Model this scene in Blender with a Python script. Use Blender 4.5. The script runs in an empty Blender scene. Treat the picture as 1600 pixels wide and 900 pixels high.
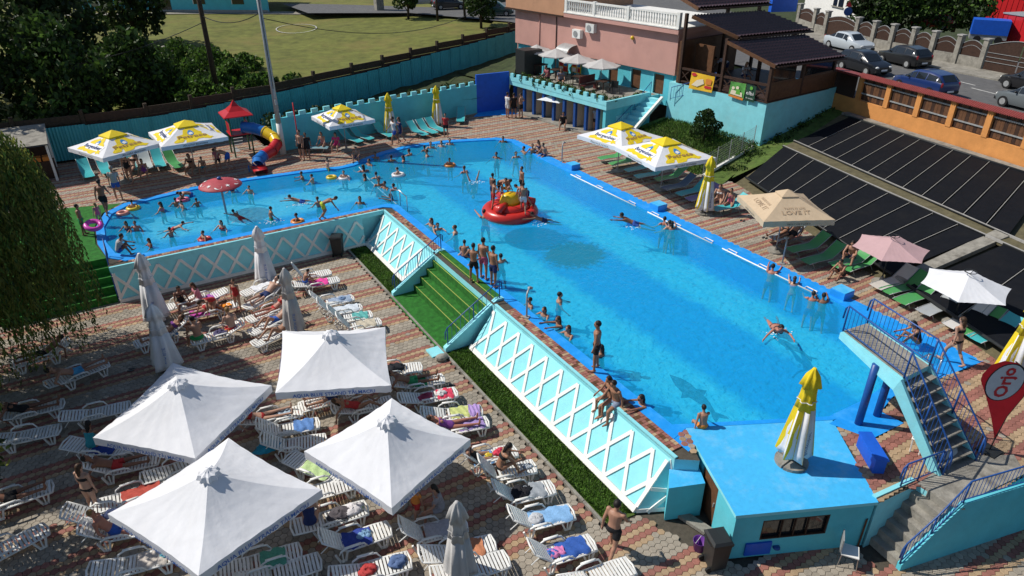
import bpy, bmesh, math, random
from mathutils import Vector, Matrix
from mathutils.geometry import tessellate_polygon
random.seed(7)
sc = bpy.context.scene
COL = sc.collection
R = math.radians
# ---------------------------------------------------------------- camera (drone, looking down at the pool)
FPX, PITCH, YAW, CAMH = 1080.0, R(28.6), R(31.4), 13.2
cam = bpy.data.cameras.new('camera'); camo = bpy.data.objects.new('camera', cam); COL.objects.link(camo)
cam.sensor_width = 36.0; cam.lens = 36.0*FPX/1600; cam.clip_end = 2000; cam.clip_start = .1
camo.location = (0, 0, CAMH); camo.rotation_euler = (math.pi/2-PITCH, 0, -YAW); sc.camera = camo
# ---------------------------------------------------------------- sky, sun, exposure
SUN_AZ, SUN_EL = math.atan2(-.723, .691), R(47.7)
w = bpy.data.worlds.new('World'); sc.world = w; w.use_nodes = True
nt = w.node_tree; bg = nt.nodes['Background']
sky = nt.nodes.new('ShaderNodeTexSky'); sky.sky_type = 'NISHITA'; sky.sun_disc = False
sky.sun_elevation = SUN_EL; sky.sun_rotation = SUN_AZ; sky.altitude = 400; sky.air_density = 1.0; sky.dust_density = .6
nt.links.new(sky.outputs[0], bg.inputs[0]); bg.inputs[1].default_value = 0.075
sl = bpy.data.lights.new('sun', 'SUN'); sl.energy = 4.0; sl.angle = R(.53); sl.color = (1, .945, .86)
so = bpy.data.objects.new('sun', sl); COL.objects.link(so); so.location = (-20, 20, 40)
so.rotation_euler = (math.pi/2-SUN_EL, 0, math.pi-SUN_AZ)
sc.view_settings.view_transform = 'Standard'; sc.view_settings.look = 'None'
sc.view_settings.exposure = 0.22; sc.view_settings.gamma = 1
sc.view_settings.use_curve_mapping = False
# ---------------------------------------------------------------- survey: a sight line of the photograph met with a level
ct, st, cyw, syw = math.cos(PITCH), math.sin(PITCH), math.cos(YAW), math.sin(YAW)
def ray(px, py):
    u, v = px-800, py-450
    f = FPX*ct-v*st
    return u*cyw+f*syw, -u*syw+f*cyw, -(FPX*st+v*ct)
def at(px, py, z=0.):
    x, y, d = ray(px, py); t = (z-CAMH)/d
    return Vector((x*t, y*t, z))
def zat(px, py, X, Y):
    x, y, d = ray(px, py); return CAMH+d*math.hypot(X, Y)/math.hypot(x, y)
def proj(x, y, z):
    r = x*cyw-y*syw; f = x*syw+y*cyw; d = CAMH-z; zc = f*ct+d*st
    return 800+FPX*r/zc, 450+FPX*(d*ct-f*st)/zc, zc
# ---------------------------------------------------------------- materials
MATS = {}
def mat(name, col, rough=.6, var=.12, scale=6., bump=0., bscale=None, spec=.35, metal=0., obj=False, island=0., orand=0., dirt=0., dscale=.8, dcol=None, trans=0., coat=0.):
    if name in MATS: return MATS[name]
    m = bpy.data.materials.new(name); m.use_nodes = True; MATS[name] = m
    t = m.node_tree; N = t.nodes; L = t.links; b = N['Principled BSDF']
    b.inputs['Roughness'].default_value = rough; b.inputs['Metallic'].default_value = metal
    b.inputs['Specular IOR Level'].default_value = spec
    if coat: b.inputs['Coat Weight'].default_value = coat; b.inputs['Coat Roughness'].default_value = .08
    tc = N.new('ShaderNodeNewGeometry')
    if obj:
        oi = N.new('ShaderNodeObjectInfo'); csrc = oi.outputs['Color']
    else:
        rgb = N.new('ShaderNodeRGB'); rgb.outputs[0].default_value = (*col, 1); csrc = rgb.outputs[0]
    def mul(src, fac):
        mx = N.new('ShaderNodeMix'); mx.data_type = 'RGBA'; mx.blend_type = 'MULTIPLY'; mx.inputs[0].default_value = 1
        L.new(src, mx.inputs[6]); L.new(fac, mx.inputs[7]); return mx.outputs[2]
    def rng(src, lo, hi, a=0., b_=1.):
        mr = N.new('ShaderNodeMapRange'); mr.inputs[1].default_value = a; mr.inputs[2].default_value = b_
        mr.inputs[3].default_value = lo; mr.inputs[4].default_value = hi; L.new(src, mr.inputs[0]); return mr.outputs[0]
    if var:
        n = N.new('ShaderNodeTexNoise'); n.inputs['Scale'].default_value = scale; n.inputs['Detail'].default_value = 5
        n.inputs['Roughness'].default_value = .65
        L.new(tc.outputs['Position'], n.inputs['Vector'])
        csrc = mul(csrc, rng(n.outputs[0], 1-var*1.6, 1+var*1.6, .25, .75))
    if island:
        csrc = mul(csrc, rng(tc.outputs['Random Per Island'], 1-island, 1+island))
    if orand:
        oi2 = N.new('ShaderNodeObjectInfo'); csrc = mul(csrc, rng(oi2.outputs['Random'], 1-orand, 1+orand*.3))
    if dirt:
        n2 = N.new('ShaderNodeTexNoise'); n2.inputs['Scale'].default_value = dscale; n2.inputs['Detail'].default_value = 8
        n2.inputs['Roughness'].default_value = .7; L.new(tc.outputs['Position'], n2.inputs['Vector'])
        mx = N.new('ShaderNodeMix'); mx.data_type = 'RGBA'; L.new(rng(n2.outputs[0], 0, dirt, .5, .68), mx.inputs[0])
        L.new(csrc, mx.inputs[6]); mx.inputs[7].default_value = (*(dcol or (.12, .1, .08)), 1); csrc = mx.outputs[2]
    L.new(csrc, b.inputs['Base Color'])
    if trans:
        tr = N.new('ShaderNodeBsdfTranslucent'); L.new(csrc, tr.inputs[0]); ms = N.new('ShaderNodeMixShader'); ms.inputs[0].default_value = trans
        L.new(b.outputs[0], ms.inputs[1]); L.new(tr.outputs[0], ms.inputs[2]); L.new(ms.outputs[0], N['Material Output'].inputs[0])
    if bump:
        n3 = N.new('ShaderNodeTexNoise'); n3.inputs['Scale'].default_value = bscale or scale*3; n3.inputs['Detail'].default_value = 4
        L.new(tc.outputs['Position'], n3.inputs['Vector'])
        bp = N.new('ShaderNodeBump'); bp.inputs['Strength'].default_value = bump; bp.inputs['Distance'].default_value = .03
        L.new(n3.outputs[0], bp.inputs['Height']); L.new(bp.outputs[0], b.inputs['Normal'])
    return m
def M(n): return MATS[n]
mat('pool_blue', (.010, .29, .80), .5, .08, 3, .1, spec=.4, dirt=.35, dcol=(.10, .42, .75), dscale=1.5)
mat('roof_blue', (.05, .43, .80), .6, .07, 6, .25, 30, spec=.35, dirt=.5, dcol=(.26, .57, .78), dscale=1.0)
mat('blue_dark', (.01, .10, .55), .5, .08, 3)
mat('turq', (.25, .68, .75), .65, .07, 2, .15, 25, dirt=.25, dcol=(.35, .6, .62), dscale=1.3)
mat('turq_wall', (.10, .52, .62), .7, .07, 1.6, .2, 25, dirt=.3, dcol=(.16, .45, .5), dscale=.7)
mat('turq_sheet', (.07, .40, .46), .55, .1, 1.2, .1, dirt=.25, dcol=(.05, .22, .25), dscale=.6)
mat('white_paint', (.78, .77, .73), .6, .06, 4, .1, dirt=.2, dcol=(.5, .48, .44))
mat('white_plastic', (.80, .80, .77), .4, .05, 8, spec=.45, orand=.12, dirt=.3, dcol=(.52, .5, .46), dscale=3)
mat('white_cloth', (.76, .77, .80), .8, .04, .9, .55, 3.2, trans=.10, dirt=.12, dcol=(.5, .49, .46), dscale=1.3)
mat('grey_cloth', (.46, .45, .44), .85, .06, 3, .3, 9)
mat('grey', (.33, .32, .30), .8, .12, 5, .3, island=.14, dirt=.3, dscale=.5, dcol=(.16, .145, .12))
mat('paver_grey', (.325, .285, .23), .85, .10, 9, .35, 60, island=.17, dirt=.5, dscale=.45, dcol=(.165, .15, .12))
mat('paver_red', (.29, .122, .095), .85, .10, 9, .35, 60, island=.18, dirt=.35, dscale=.45, dcol=(.15, .10, .08))
mat('paver_yellow', (.38, .27, .165), .85, .10, 9, .35, 60, island=.16, dirt=.35, dscale=.45, dcol=(.19, .13, .08))
mat('sand', (.075, .065, .05), .95, .2, 8, .3)
mat('concrete', (.27, .255, .22), .85, .2, 3, .4, 25, dirt=.75, dcol=(.10, .09, .075), dscale=1.7)
mat('asphalt', (.11, .11, .112), .9, .15, 2, .3, 50, dirt=.4, dcol=(.17, .165, .15), dscale=.25)
mat('dirt', (.115, .10, .055), .95, .25, 3, .5)
mat('lawn', (.075, .125, .022), .9, .3, 3., .7, 22, dirt=.6, dcol=(.15, .15, .045), dscale=.35)
mat('meadow', (.125, .135, .027), .95, .28, .9, .7, 9, dirt=.8, dcol=(.19, .155, .045), dscale=.16)
mat('soil_green', (.035, .05, .016), .95, .35, 1.5, .8, 8, dirt=.5, dcol=(.075, .065, .04), dscale=.6)
mat('carpet', (.022, .145, .018), .95, .3, 5, .6, 60, dirt=.3, dcol=(.02, .12, .02), dscale=1.4)
mat('rail_blue', (.012, .07, .27), .4, .08, 8, spec=.5)
mat('steel', (.55, .55, .55), .3, .05, 8, metal=.9)
mat('galv', (.36, .37, .37), .5, .12, 6, metal=.3)
mat('black_plastic', (.022, .024, .025), .45, .1, 6)
mat('dark_panel', (.007, .008, .011), .7, .14, 5, .25, 40, spec=.12, dirt=.35, dcol=(.020, .019, .018), dscale=.7)
mat('wood_dark', (.045, .022, .014), .6, .25, 7, .3, 20)
mat('wood_brown', (.12, .055, .026), .6, .2, 5, .3, 18)
mat('roof_tile', (.060, .036, .043), .4, .15, 3, .1, spec=.5)
mat('roof_red', (.23, .05, .045), .5, .12, 4)
mat('orange_wall', (.62, .27, .08), .8, .10, 1.5, .5, 30, dirt=.3, dcol=(.5, .2, .06), dscale=.9)
mat('pink_wall', (.55, .30, .255), .85, .06, 1.2, .5, 30, dirt=.25, dcol=(.45, .25, .2), dscale=.6)
mat('peach_wall', (.50, .27, .16), .85, .07, 1.2, .5, 30)
mat('glass_dark', (.012, .016, .02), .08, 0, spec=.8)
mat('tyre', (.012, .012, .013), .8, .1, 10)
mat('yellow_cloth', (.82, .62, .02), .75, .05, 3, .2, 8, trans=.1)
mat('beige_cloth', (.56, .43, .29), .8, .05, 3, .2, 7, trans=.08)
mat('red_plastic', (.50, .02, .025), .3, .06, 3, spec=.5)
mat('yellow_plastic', (.75, .50, .01), .3, .06, 3, spec=.5)
mat('navy_print', (.015, .04, .16), .8, 0); mat('blue_print', (.04, .15, .48), .8, 0); mat('emblem_blue', (.03, .22, .55), .7, 0)
mat('brown_print', (.30, .17, .08), .8, 0); mat('beige_print', (.40, .29, .19), .8, 0)
mat('black_print', (.02, .02, .022), .8, 0); mat('white_print', (.8, .8, .8), .8, 0)
mat('eye_dark', (.02, .014, .012), .4, 0)
mat('paint_obj', (1, 1, 1), .35, .04, 6, spec=.5, obj=True)
mat('car_paint', (1, 1, 1), .28, .02, 3, spec=.6, coat=.6, obj=True)
mat('cloth_obj', (1, 1, 1), .85, .14, 14, .4, 40, obj=True)
mat('skin_obj', (1, 1, 1), .5, .06, 9, spec=.35, obj=True)
mat('hair_obj', (1, 1, 1), .6, .2, 30, obj=True)
mat('bark', (.055, .04, .028), .95, .25, 6, .8, 14)
def leafmat(name, c, tr=.3):
    return mat(name, c, .55, .3, 1.3, spec=.25, island=.35, trans=tr)
leafmat('leaf_dark', (.020, .038, .011)); leafmat('leaf_mid', (.036, .072, .016)); leafmat('leaf_bright', (.085, .16, .028)); leafmat('leaf_willow', (.16, .18, .04), .55)
leafmat('grass_blade', (.11, .22, .03)); leafmat('grass_dry', (.20, .19, .06))
# ---------------------------------------------------------------- mesh builder
class B:
    def __init__(s): s.v = []; s.f = []; s.mi = []; s.ms = []; s.o = Vector((0, 0, 0))
    def idx(s, m):
        if m not in s.ms: s.ms.append(m)
        return s.ms.index(m)
    def add(s, vs, fs, m):
        k = len(s.v); i = s.idx(m)
        s.v += [tuple(v) for v in vs]
        for f in fs: s.f.append([k+a for a in f]); s.mi.append(i)
        return s
    def box(s, c, d, m, rz=0., rot=None):
        c = Vector(c); h = [x/2 for x in d]; mt = rot or Matrix.Rotation(rz, 3, 'Z')
        vs = [c+mt@Vector((x*h[0], y*h[1], z*h[2])) for x in (-1, 1) for y in (-1, 1) for z in (-1, 1)]
        return s.add(vs, [(0, 1, 3, 2), (4, 6, 7, 5), (0, 4, 5, 1), (2, 3, 7, 6), (0, 2, 6, 4), (1, 5, 7, 3)], m)
    def bar(s, a, b, wd, ht, m, up=(0, 0, 1)):          # rectangular beam from a to b
        a, b = Vector(a), Vector(b); x = (b-a).normalized(); u = Vector(up)
        y = u.cross(x)
        if y.length < 1e-4: y = Vector((0, 1, 0)).cross(x)
        y.normalize(); z = x.cross(y)
        rot = Matrix((x, y, z)).transposed()
        return s.box((a+b)/2, ((b-a).length, wd, ht), m, rot=rot)
    def tube(s, pts, r, m, n=6, caps=True):
        pts = [Vector(p) for p in pts]; rs = r if isinstance(r, (list, tuple)) else [r]*len(pts)
        vs = []; prev = None
        for i, p in enumerate(pts):
            t = (pts[min(i+1, len(pts)-1)]-pts[max(i-1, 0)]).normalized()
            if prev is None: a = t.orthogonal().normalized()
            else: a = (prev-t*prev.dot(t)).normalized()
            prev = a; b = t.cross(a)
            for k in range(n):
                g = 2*math.pi*k/n; vs.append(p+(a*math.cos(g)+b*math.sin(g))*rs[i])
        fs = []
        for i in range(len(pts)-1):
            for k in range(n):
                k2 = (k+1) % n; fs.append((i*n+k, i*n+k2, (i+1)*n+k2, (i+1)*n+k))
        if caps: fs += [tuple(range(n))[::-1], tuple((len(pts)-1)*n+k for k in range(n))]
        return s.add(vs, fs, m)
    def loft(s, rings, m, cap=True):
        n = len(rings[0]); vs = [v for r in rings for v in r]; fs = []
        for i in range(len(rings)-1):
            for k in range(n):
                k2 = (k+1) % n; fs.append((i*n+k, i*n+k2, (i+1)*n+k2, (i+1)*n+k))
        if cap: fs += [tuple(range(n))[::-1], tuple((len(rings)-1)*n+k for k in range(n))]
        return s.add(vs, fs, m)
    def lathe(s, prof, m, n=12, c=(0, 0, 0)):
        c = Vector(c)
        return s.loft([[c+Vector((r*math.cos(2*math.pi*k/n), r*math.sin(2*math.pi*k/n), z)) for k in range(n)] for r, z in prof], m)
    def ball(s, c, r, m, n=8, k=6, rot=None):
        c = Vector(c); r = r if isinstance(r, (tuple, list)) else (r, r, r); vs = []; rot = rot or Matrix.Identity(3)
        for i in range(1, k):
            a = math.pi*i/k
            for j in range(n):
                g = 2*math.pi*j/n; vs.append(c+rot@Vector((r[0]*math.sin(a)*math.cos(g), r[1]*math.sin(a)*math.sin(g), r[2]*math.cos(a))))
        fs = [(i*n+j, (i+1)*n+j, (i+1)*n+(j+1) % n, i*n+(j+1) % n) for i in range(k-2) for j in range(n)]
        vs += [c+rot@Vector((0, 0, r[2])), c-rot@Vector((0, 0, r[2]))]; T = len(vs)-2
        fs += [(T, j, (j+1) % n) for j in range(n)]+[(T+1, (k-2)*n+(j+1) % n, (k-2)*n+j) for j in range(n)]
        return s.add(vs, fs, m)
    def poly(s, pts, m, holes=()):                       # flat polygon, holes allowed
        loops = [[Vector(p) for p in pts]]+[[Vector(p) for p in h] for h in holes]
        tr = tessellate_polygon(loops); vs = [v for l in loops for v in l]
        out = []
        for t in tr:
            a, b, c = (vs[i] for i in t)
            out.append(t if (b-a).cross(c-a).z >= 0 else t[::-1])
        return s.add(vs, out, m)
    def prism(s, pts, z0, z1, m, side=None):             # extruded polygon
        if sum(a[0]*b[1]-b[0]*a[1] for a, b in zip(pts, list(pts[1:])+[pts[0]])) < 0: pts = pts[::-1]
        s.poly([(p[0], p[1], z1) for p in pts], m)
        n = len(pts); vs = [(p[0], p[1], z) for z in (z0, z1) for p in pts]
        return s.add(vs, [(k, (k+1) % n, n+(k+1) % n, n+k) for k in range(n)], side or m)
    def build(s, name, parent=None, smooth=False, rel=None):
        if not s.v: s.add([(0, 0, 0), (.001, 0, 0), (0, .001, 0)], [(0, 1, 2)], 'concrete')
        me = bpy.data.meshes.new(name); o_ = rel if rel is not None else (0, 0, 0)
        me.from_pydata([(x-o_[0], y-o_[1], z-o_[2]) for x, y, z in s.v], [], s.f)
        for m in s.ms: me.materials.append(MATS[m])
        me.polygons.foreach_set('material_index', s.mi)
        if smooth: me.polygons.foreach_set('use_smooth', [True]*len(s.f))
        me.update()
        o = bpy.data.objects.new(name, me); COL.objects.link(o)
        if parent is not None: o.parent = parent
        return o
def autosmooth(o, ang=40):
    me = o.data; bm = bmesh.new(); bm.from_mesh(me)
    for e in bm.edges:
        e.smooth = len(e.link_faces) == 2 and e.calc_face_angle(0) < R(ang)
    for f in bm.faces: f.smooth = True
    bm.to_mesh(me); bm.free(); return o
def tag(o, label=None, cat=None, group=None, kind=None):
    if label: o['label'] = label
    if cat: o['category'] = cat
    if group: o['group'] = group
    if kind: o['kind'] = kind
    return o
def thing(name, label, cat, loc=(0, 0, 0), rz=0., group=None):
    o = bpy.data.objects.new(name, None); COL.objects.link(o); o.location = loc; o.rotation_euler = (0, 0, rz)
    o.empty_display_size = .2
    return tag(o, label, cat, group)
def link(name, me, parent=None, loc=(0, 0, 0), rz=0., color=None):
    o = bpy.data.objects.new(name, me); COL.objects.link(o); o.location = loc; o.rotation_euler = (0, 0, rz)
    if parent is not None: o.parent = parent
    if color: o.color = (*color, 1)
    return o
def struct(o): o['kind'] = 'structure'; return o
def copy_tree(o, parent=None):
    c = o.copy(); COL.objects.link(c)
    if parent is not None: c.parent = parent
    for ch in list(o.children): copy_tree(ch, c)
    return c
WS = bpy.data.scenes.new('workshop')                     # scratch scene in which text and modifiers are turned into meshes
def baked(o):
    for c in list(o.users_collection): c.objects.unlink(o)
    WS.collection.objects.link(o); vl = WS.view_layers[0]; vl.update(); dg = vl.depsgraph
    me = bpy.data.meshes.new_from_object(o.evaluated_get(dg)); bpy.data.objects.remove(o); return me
TXT = {}
def text_mesh(body, size, matname, extrude=.0, bold=0.):
    key = (body, size, matname)
    if key in TXT: return TXT[key]
    cu = bpy.data.curves.new('lettering', 'FONT'); cu.body = body; cu.size = size; cu.align_x = 'CENTER'; cu.align_y = 'CENTER'
    cu.extrude = extrude; cu.resolution_u = 2; cu.offset = bold
    me = baked(bpy.data.objects.new('tmp_text', cu)); bpy.data.curves.remove(cu)
    me.name = 'lettering'; me.materials.clear(); me.materials.append(MATS[matname]); TXT[key] = me
    return me
def lettering(body, size, matname, origin, xdir, ydir, parent, name='lettering', bold=0., fit=None):
    me = text_mesh(body, size, matname, 0., bold); o = link(name, me, parent)
    x = Vector(xdir).normalized(); y = Vector(ydir); y = (y-x*y.dot(x)).normalized(); z = x.cross(y); s = 1.
    if fit:
        wd = max(v.co.x for v in me.vertices)-min(v.co.x for v in me.vertices); s = fit/wd
    mt = Matrix((x*s, y*(s if s < 1 else 1), z)).transposed().to_4x4(); mt.translation = Vector(origin)+z*.006
    o.matrix_local = mt
    return o
L0 = -1.6      # level of the near plaza; the pool deck is level 0
# ================================================================ ground, pool, paving
def band_mat(name, base, light, axis, ivs, limit=None, stain=None):
    m = bpy.data.materials.new(name); m.use_nodes = True; MATS[name] = m
    t = m.node_tree; N = t.nodes; L = t.links; b = N['Principled BSDF']; b.inputs['Roughness'].default_value = .6
    g = N.new('ShaderNodeNewGeometry'); sp = N.new('ShaderNodeSeparateXYZ'); L.new(g.outputs['Position'], sp.inputs[0])
    nz = N.new('ShaderNodeTexNoise'); nz.inputs['Scale'].default_value = 1.6; nz.inputs['Detail'].default_value = 4; L.new(g.outputs['Position'], nz.inputs['Vector'])
    def ma(op, a, b_, c=None):
        n = N.new('ShaderNodeMath'); n.operation = op
        for i, x in enumerate((a, b_, c)):
            if x is None: continue
            if isinstance(x, (int, float)): n.inputs[i].default_value = x
            else: L.new(x, n.inputs[i])
        return n.outputs[0]
    def ss(x, a, b_):
        n = N.new('ShaderNodeMapRange'); n.interpolation_type = 'SMOOTHSTEP'; n.inputs[1].default_value = a; n.inputs[2].default_value = b_
        L.new(x, n.inputs[0]); return n.outputs[0]
    def box(x, lo, hi, s=.42): return ma('MULTIPLY', ss(x, lo-s, lo+s), ma('SUBTRACT', 1, ss(x, hi-s, hi+s)))
    wob = ma('MULTIPLY', ma('SUBTRACT', nz.outputs[0], .5), .9)
    x = ma('ADD', sp.outputs[axis], wob); y = ma('ADD', sp.outputs[1-axis], wob); fac = None
    for lo, hi in ivs:
        k = box(x, lo, hi); fac = k if fac is None else ma('MAXIMUM', fac, k)
    if limit: fac = ma('MULTIPLY', fac, box(y, *limit))
    n2 = N.new('ShaderNodeTexNoise'); n2.inputs['Scale'].default_value = 5; n2.inputs['Detail'].default_value = 6; L.new(g.outputs['Position'], n2.inputs['Vector'])
    mx = N.new('ShaderNodeMix'); mx.data_type = 'RGBA'; L.new(fac, mx.inputs[0]); mx.inputs[6].default_value = (*base, 1); mx.inputs[7].default_value = (*light, 1)
    src = mx.outputs[2]
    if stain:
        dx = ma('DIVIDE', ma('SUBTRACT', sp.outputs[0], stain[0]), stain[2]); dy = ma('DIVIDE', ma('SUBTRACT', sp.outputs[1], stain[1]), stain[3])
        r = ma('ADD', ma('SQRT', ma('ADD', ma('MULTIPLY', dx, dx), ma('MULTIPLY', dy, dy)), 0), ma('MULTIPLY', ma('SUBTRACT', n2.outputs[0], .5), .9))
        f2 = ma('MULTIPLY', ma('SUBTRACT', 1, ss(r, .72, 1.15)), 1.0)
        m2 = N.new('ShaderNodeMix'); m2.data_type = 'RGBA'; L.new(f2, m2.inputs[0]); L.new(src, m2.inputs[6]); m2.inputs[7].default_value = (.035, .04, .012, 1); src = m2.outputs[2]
    mr = N.new('ShaderNodeMapRange'); mr.inputs[1].default_value = .3; mr.inputs[2].default_value = .7; mr.inputs[3].default_value = .86; mr.inputs[4].default_value = 1.12; L.new(n2.outputs[0], mr.inputs[0])
    m3 = N.new('ShaderNodeMix'); m3.data_type = 'RGBA'; m3.blend_type = 'MULTIPLY'; m3.inputs[0].default_value = 1; L.new(src, m3.inputs[6]); L.new(mr.outputs[0], m3.inputs[7])
    L.new(m3.outputs[2], b.inputs['Base Color'])
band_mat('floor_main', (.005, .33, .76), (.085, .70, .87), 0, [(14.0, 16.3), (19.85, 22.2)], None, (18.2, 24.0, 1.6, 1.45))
band_mat('floor_kid', (.006, .30, .78), (.24, .72, .85), 1, [(34.6, 37.7)], (.9, 14.5))
def water_mat():
    m = bpy.data.materials.new('water'); m.use_nodes = True; MATS['water'] = m
    t = m.node_tree; N = t.nodes; L = t.links; N.remove(N['Principled BSDF'])
    g = N.new('ShaderNodeNewGeometry'); a = N.new('ShaderNodeTexNoise'); a.inputs['Scale'].default_value = 3.4; a.inputs['Detail'].default_value = 4; a.inputs['Distortion'].default_value = .6
    b = N.new('ShaderNodeTexNoise'); b.inputs['Scale'].default_value = 9; b.inputs['Detail'].default_value = 3
    L.new(g.outputs['Position'], a.inputs['Vector']); L.new(g.outputs['Position'], b.inputs['Vector'])
    ad = N.new('ShaderNodeMath'); ad.operation = 'MULTIPLY_ADD'; L.new(b.outputs[0], ad.inputs[0]); ad.inputs[1].default_value = .35; L.new(a.outputs[0], ad.inputs[2])
    bp = N.new('ShaderNodeBump'); bp.inputs['Strength'].default_value = .5; bp.inputs['Distance'].default_value = .07; L.new(ad.outputs[0], bp.inputs['Height'])
    fr = N.new('ShaderNodeFresnel'); fr.inputs['IOR'].default_value = 1.33; L.new(bp.outputs[0], fr.inputs['Normal'])
    gl = N.new('ShaderNodeBsdfGlossy'); gl.inputs['Roughness'].default_value = .06; L.new(bp.outputs[0], gl.inputs['Normal'])
    tr = N.new('ShaderNodeBsdfTransparent')
    lw = N.new('ShaderNodeMapRange'); lw.inputs[1].default_value = .42; lw.inputs[2].default_value = .88; L.new(ad.outputs[0], lw.inputs[0])
    mc = N.new('ShaderNodeMix'); mc.data_type = 'RGBA'; L.new(lw.outputs[0], mc.inputs[0]); mc.inputs[6].default_value = (.50, .84, .95, 1); mc.inputs[7].default_value = (.90, .99, 1, 1)  # ripple highlights painted into the water tint, paler where the wave noise is high
    L.new(mc.outputs[2], tr.inputs[0])
    ms = N.new('ShaderNodeMixShader'); L.new(fr.outputs[0], ms.inputs[0]); L.new(tr.outputs[0], ms.inputs[1]); L.new(gl.outputs[0], ms.inputs[2])
    df = N.new('ShaderNodeBsdfDiffuse'); df.inputs[0].default_value = (.014, .50, .86, 1); L.new(bp.outputs[0], df.inputs['Normal'])
    m0 = N.new('ShaderNodeMixShader'); m0.inputs[0].default_value = .38; L.new(tr.outputs[0], m0.inputs[1]); L.new(df.outputs[0], m0.inputs[2]); L.new(m0.outputs[0], ms.inputs[1])
    L.new(ms.outputs[0], N['Material Output'].inputs[0])
water_mat()
WATER_Z = -.06
# water edge W and outer coping edge O, point for point
WO = [((12.27, 11.1), (11.87, 10.6)), ((12.27, 31.3), (11.87, 31.1)), ((11.9, 31.75), (11.5, 31.42)), ((-.05, 31.85), (-.3, 31.42)),
      ((-.6, 32.5), (-.95, 32.2)), ((-.85, 34), (-1.2, 34)), ((-.8, 36), (-1.15, 36.1)), ((-.35, 37.6), (-.65, 37.9)), ((.5, 38.5), (.3, 38.85)), ((3.7, 39.15), (3.6, 39.55)),
      ((6.5, 39.15), (6.5, 39.55)), ((9.5, 38.8), (9.55, 39.2)), ((11.6, 38.35), (11.8, 38.75)), ((12.5, 38.45), (12.7, 38.95)), ((13.6, 39.0), (13.4, 39.4)), ((15.1, 39.75), (14.95, 40.15)), ((17, 40.1), (17, 40.55)),
      ((19.5, 39.75), (19.65, 40.2)), ((22.3, 38.65), (22.6, 39.05)), ((23.0, 37.7), (23.5, 37.9)), ((22.75, 34.2), (23.4, 34.4)), ((22.75, 8.75), (23.4, 8.1)),
      ((16.5, 8.95), (16.45, 8.77)), ((12.75, 10.85), (12.5, 10.77))]
W = [p[0] for p in WO]; O = [p[1] for p in WO]
def inside(x, y, poly):
    r = False; n = len(poly)
    for i in range(n):
        x1, y1 = poly[i][:2]; x2, y2 = poly[(i+1) % n][:2]
        if (y1 > y) != (y2 > y) and x < (x2-x1)*(y-y1)/(y2-y1)+x1: r = not r
    return r
b = B(); b.poly([(-400, -300, -1.78), (500, -300, -1.78), (500, 600, -1.78), (-400, 600, -1.78)], 'soil_green'); struct(b.build('ground'))
b = B(); b.poly([(-16, -2, -1.655), (26, -2, -1.655), (18.9, 4.6, -1.655), (14.5, 7, -1.655), (13, 10, -1.655), (10.3, 10.5, -1.655), (10.3, 31.2, -1.655), (-16, 31.2, -1.655)], 'sand'); plaza = struct(b.build('plaza'))
HUT = [Vector(p) for p in ((12.5, 10.78, 0), (16.45, 8.78, 0), (14.64, 6.09, 0), (11.2, 7.66, 0))]
DECK = [(-14, 32.4), (-.98, 32.4), (-.98, 31.2), (11.35, 31.2), (11.35, 10.0), (11.9, 9.6), (12.5, 10.78), (16.45, 8.78), (14.64, 6.09), (16.1, 5.95), (16.15, 4.95), (18.9, 4.62), (23, 0), (24.5, 0), (26.6, 10), (29.6, 24), (28.6, 30), (30.2, 35.4), (28.6, 35.6), (28.0, 45.6), (9, 45.2), (9, 49.5), (-14, 49.5)]
b = B(); b.poly([(x, y, -.045) for x, y in DECK], 'sand', [[(x, y, -.045) for x, y in O]])
n = len(DECK)
b.add([(x, y, z) for z in (-1.78, -.045) for x, y in DECK], [(k, (k+1) % n, n+(k+1) % n, n+k) for k in range(n)], 'turq')
deck = struct(b.build('deck'))
# pool shell
n = len(W); b = B()
b.add([(x, y, 0) for x, y in W]+[(x, y, 0) for x, y in O], [(k, n+k, n+(k+1) % n, (k+1) % n) for k in range(n)], 'pool_blue')
b.add([(x, y, 0) for x, y in W]+[(x, y, -1.32) for x, y in W], [(k, (k+1) % n, n+(k+1) % n, n+k) for k in range(n)], 'pool_blue')
b.add([(x, y, 0) for x, y in O]+[(x, y, -.1) for x, y in O], [(k, n+k, n+(k+1) % n, (k+1) % n) for k in range(n)], 'pool_blue')
coping = struct(b.build('pool_coping'))
b = B(); b.poly([(x, y, -1.3) for x, y in ((12.2, 8), (24, 8), (24, 41), (12.2, 41))], 'floor_main')
b.poly([(x, y, -.7) for x, y in ((-.92, 31.3), (12.55, 31.3), (12.55, 39.5), (-.92, 39.5))], 'floor_kid')
b.box((12.5, 35.2, -1.005), (.1, 8.8, .6), 'pool_blue'); struct(b.build('pool_floor'))
b = B(); b.poly([(x, y, WATER_Z) for x, y in W], 'water'); struct(b.build('water'))
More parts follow.
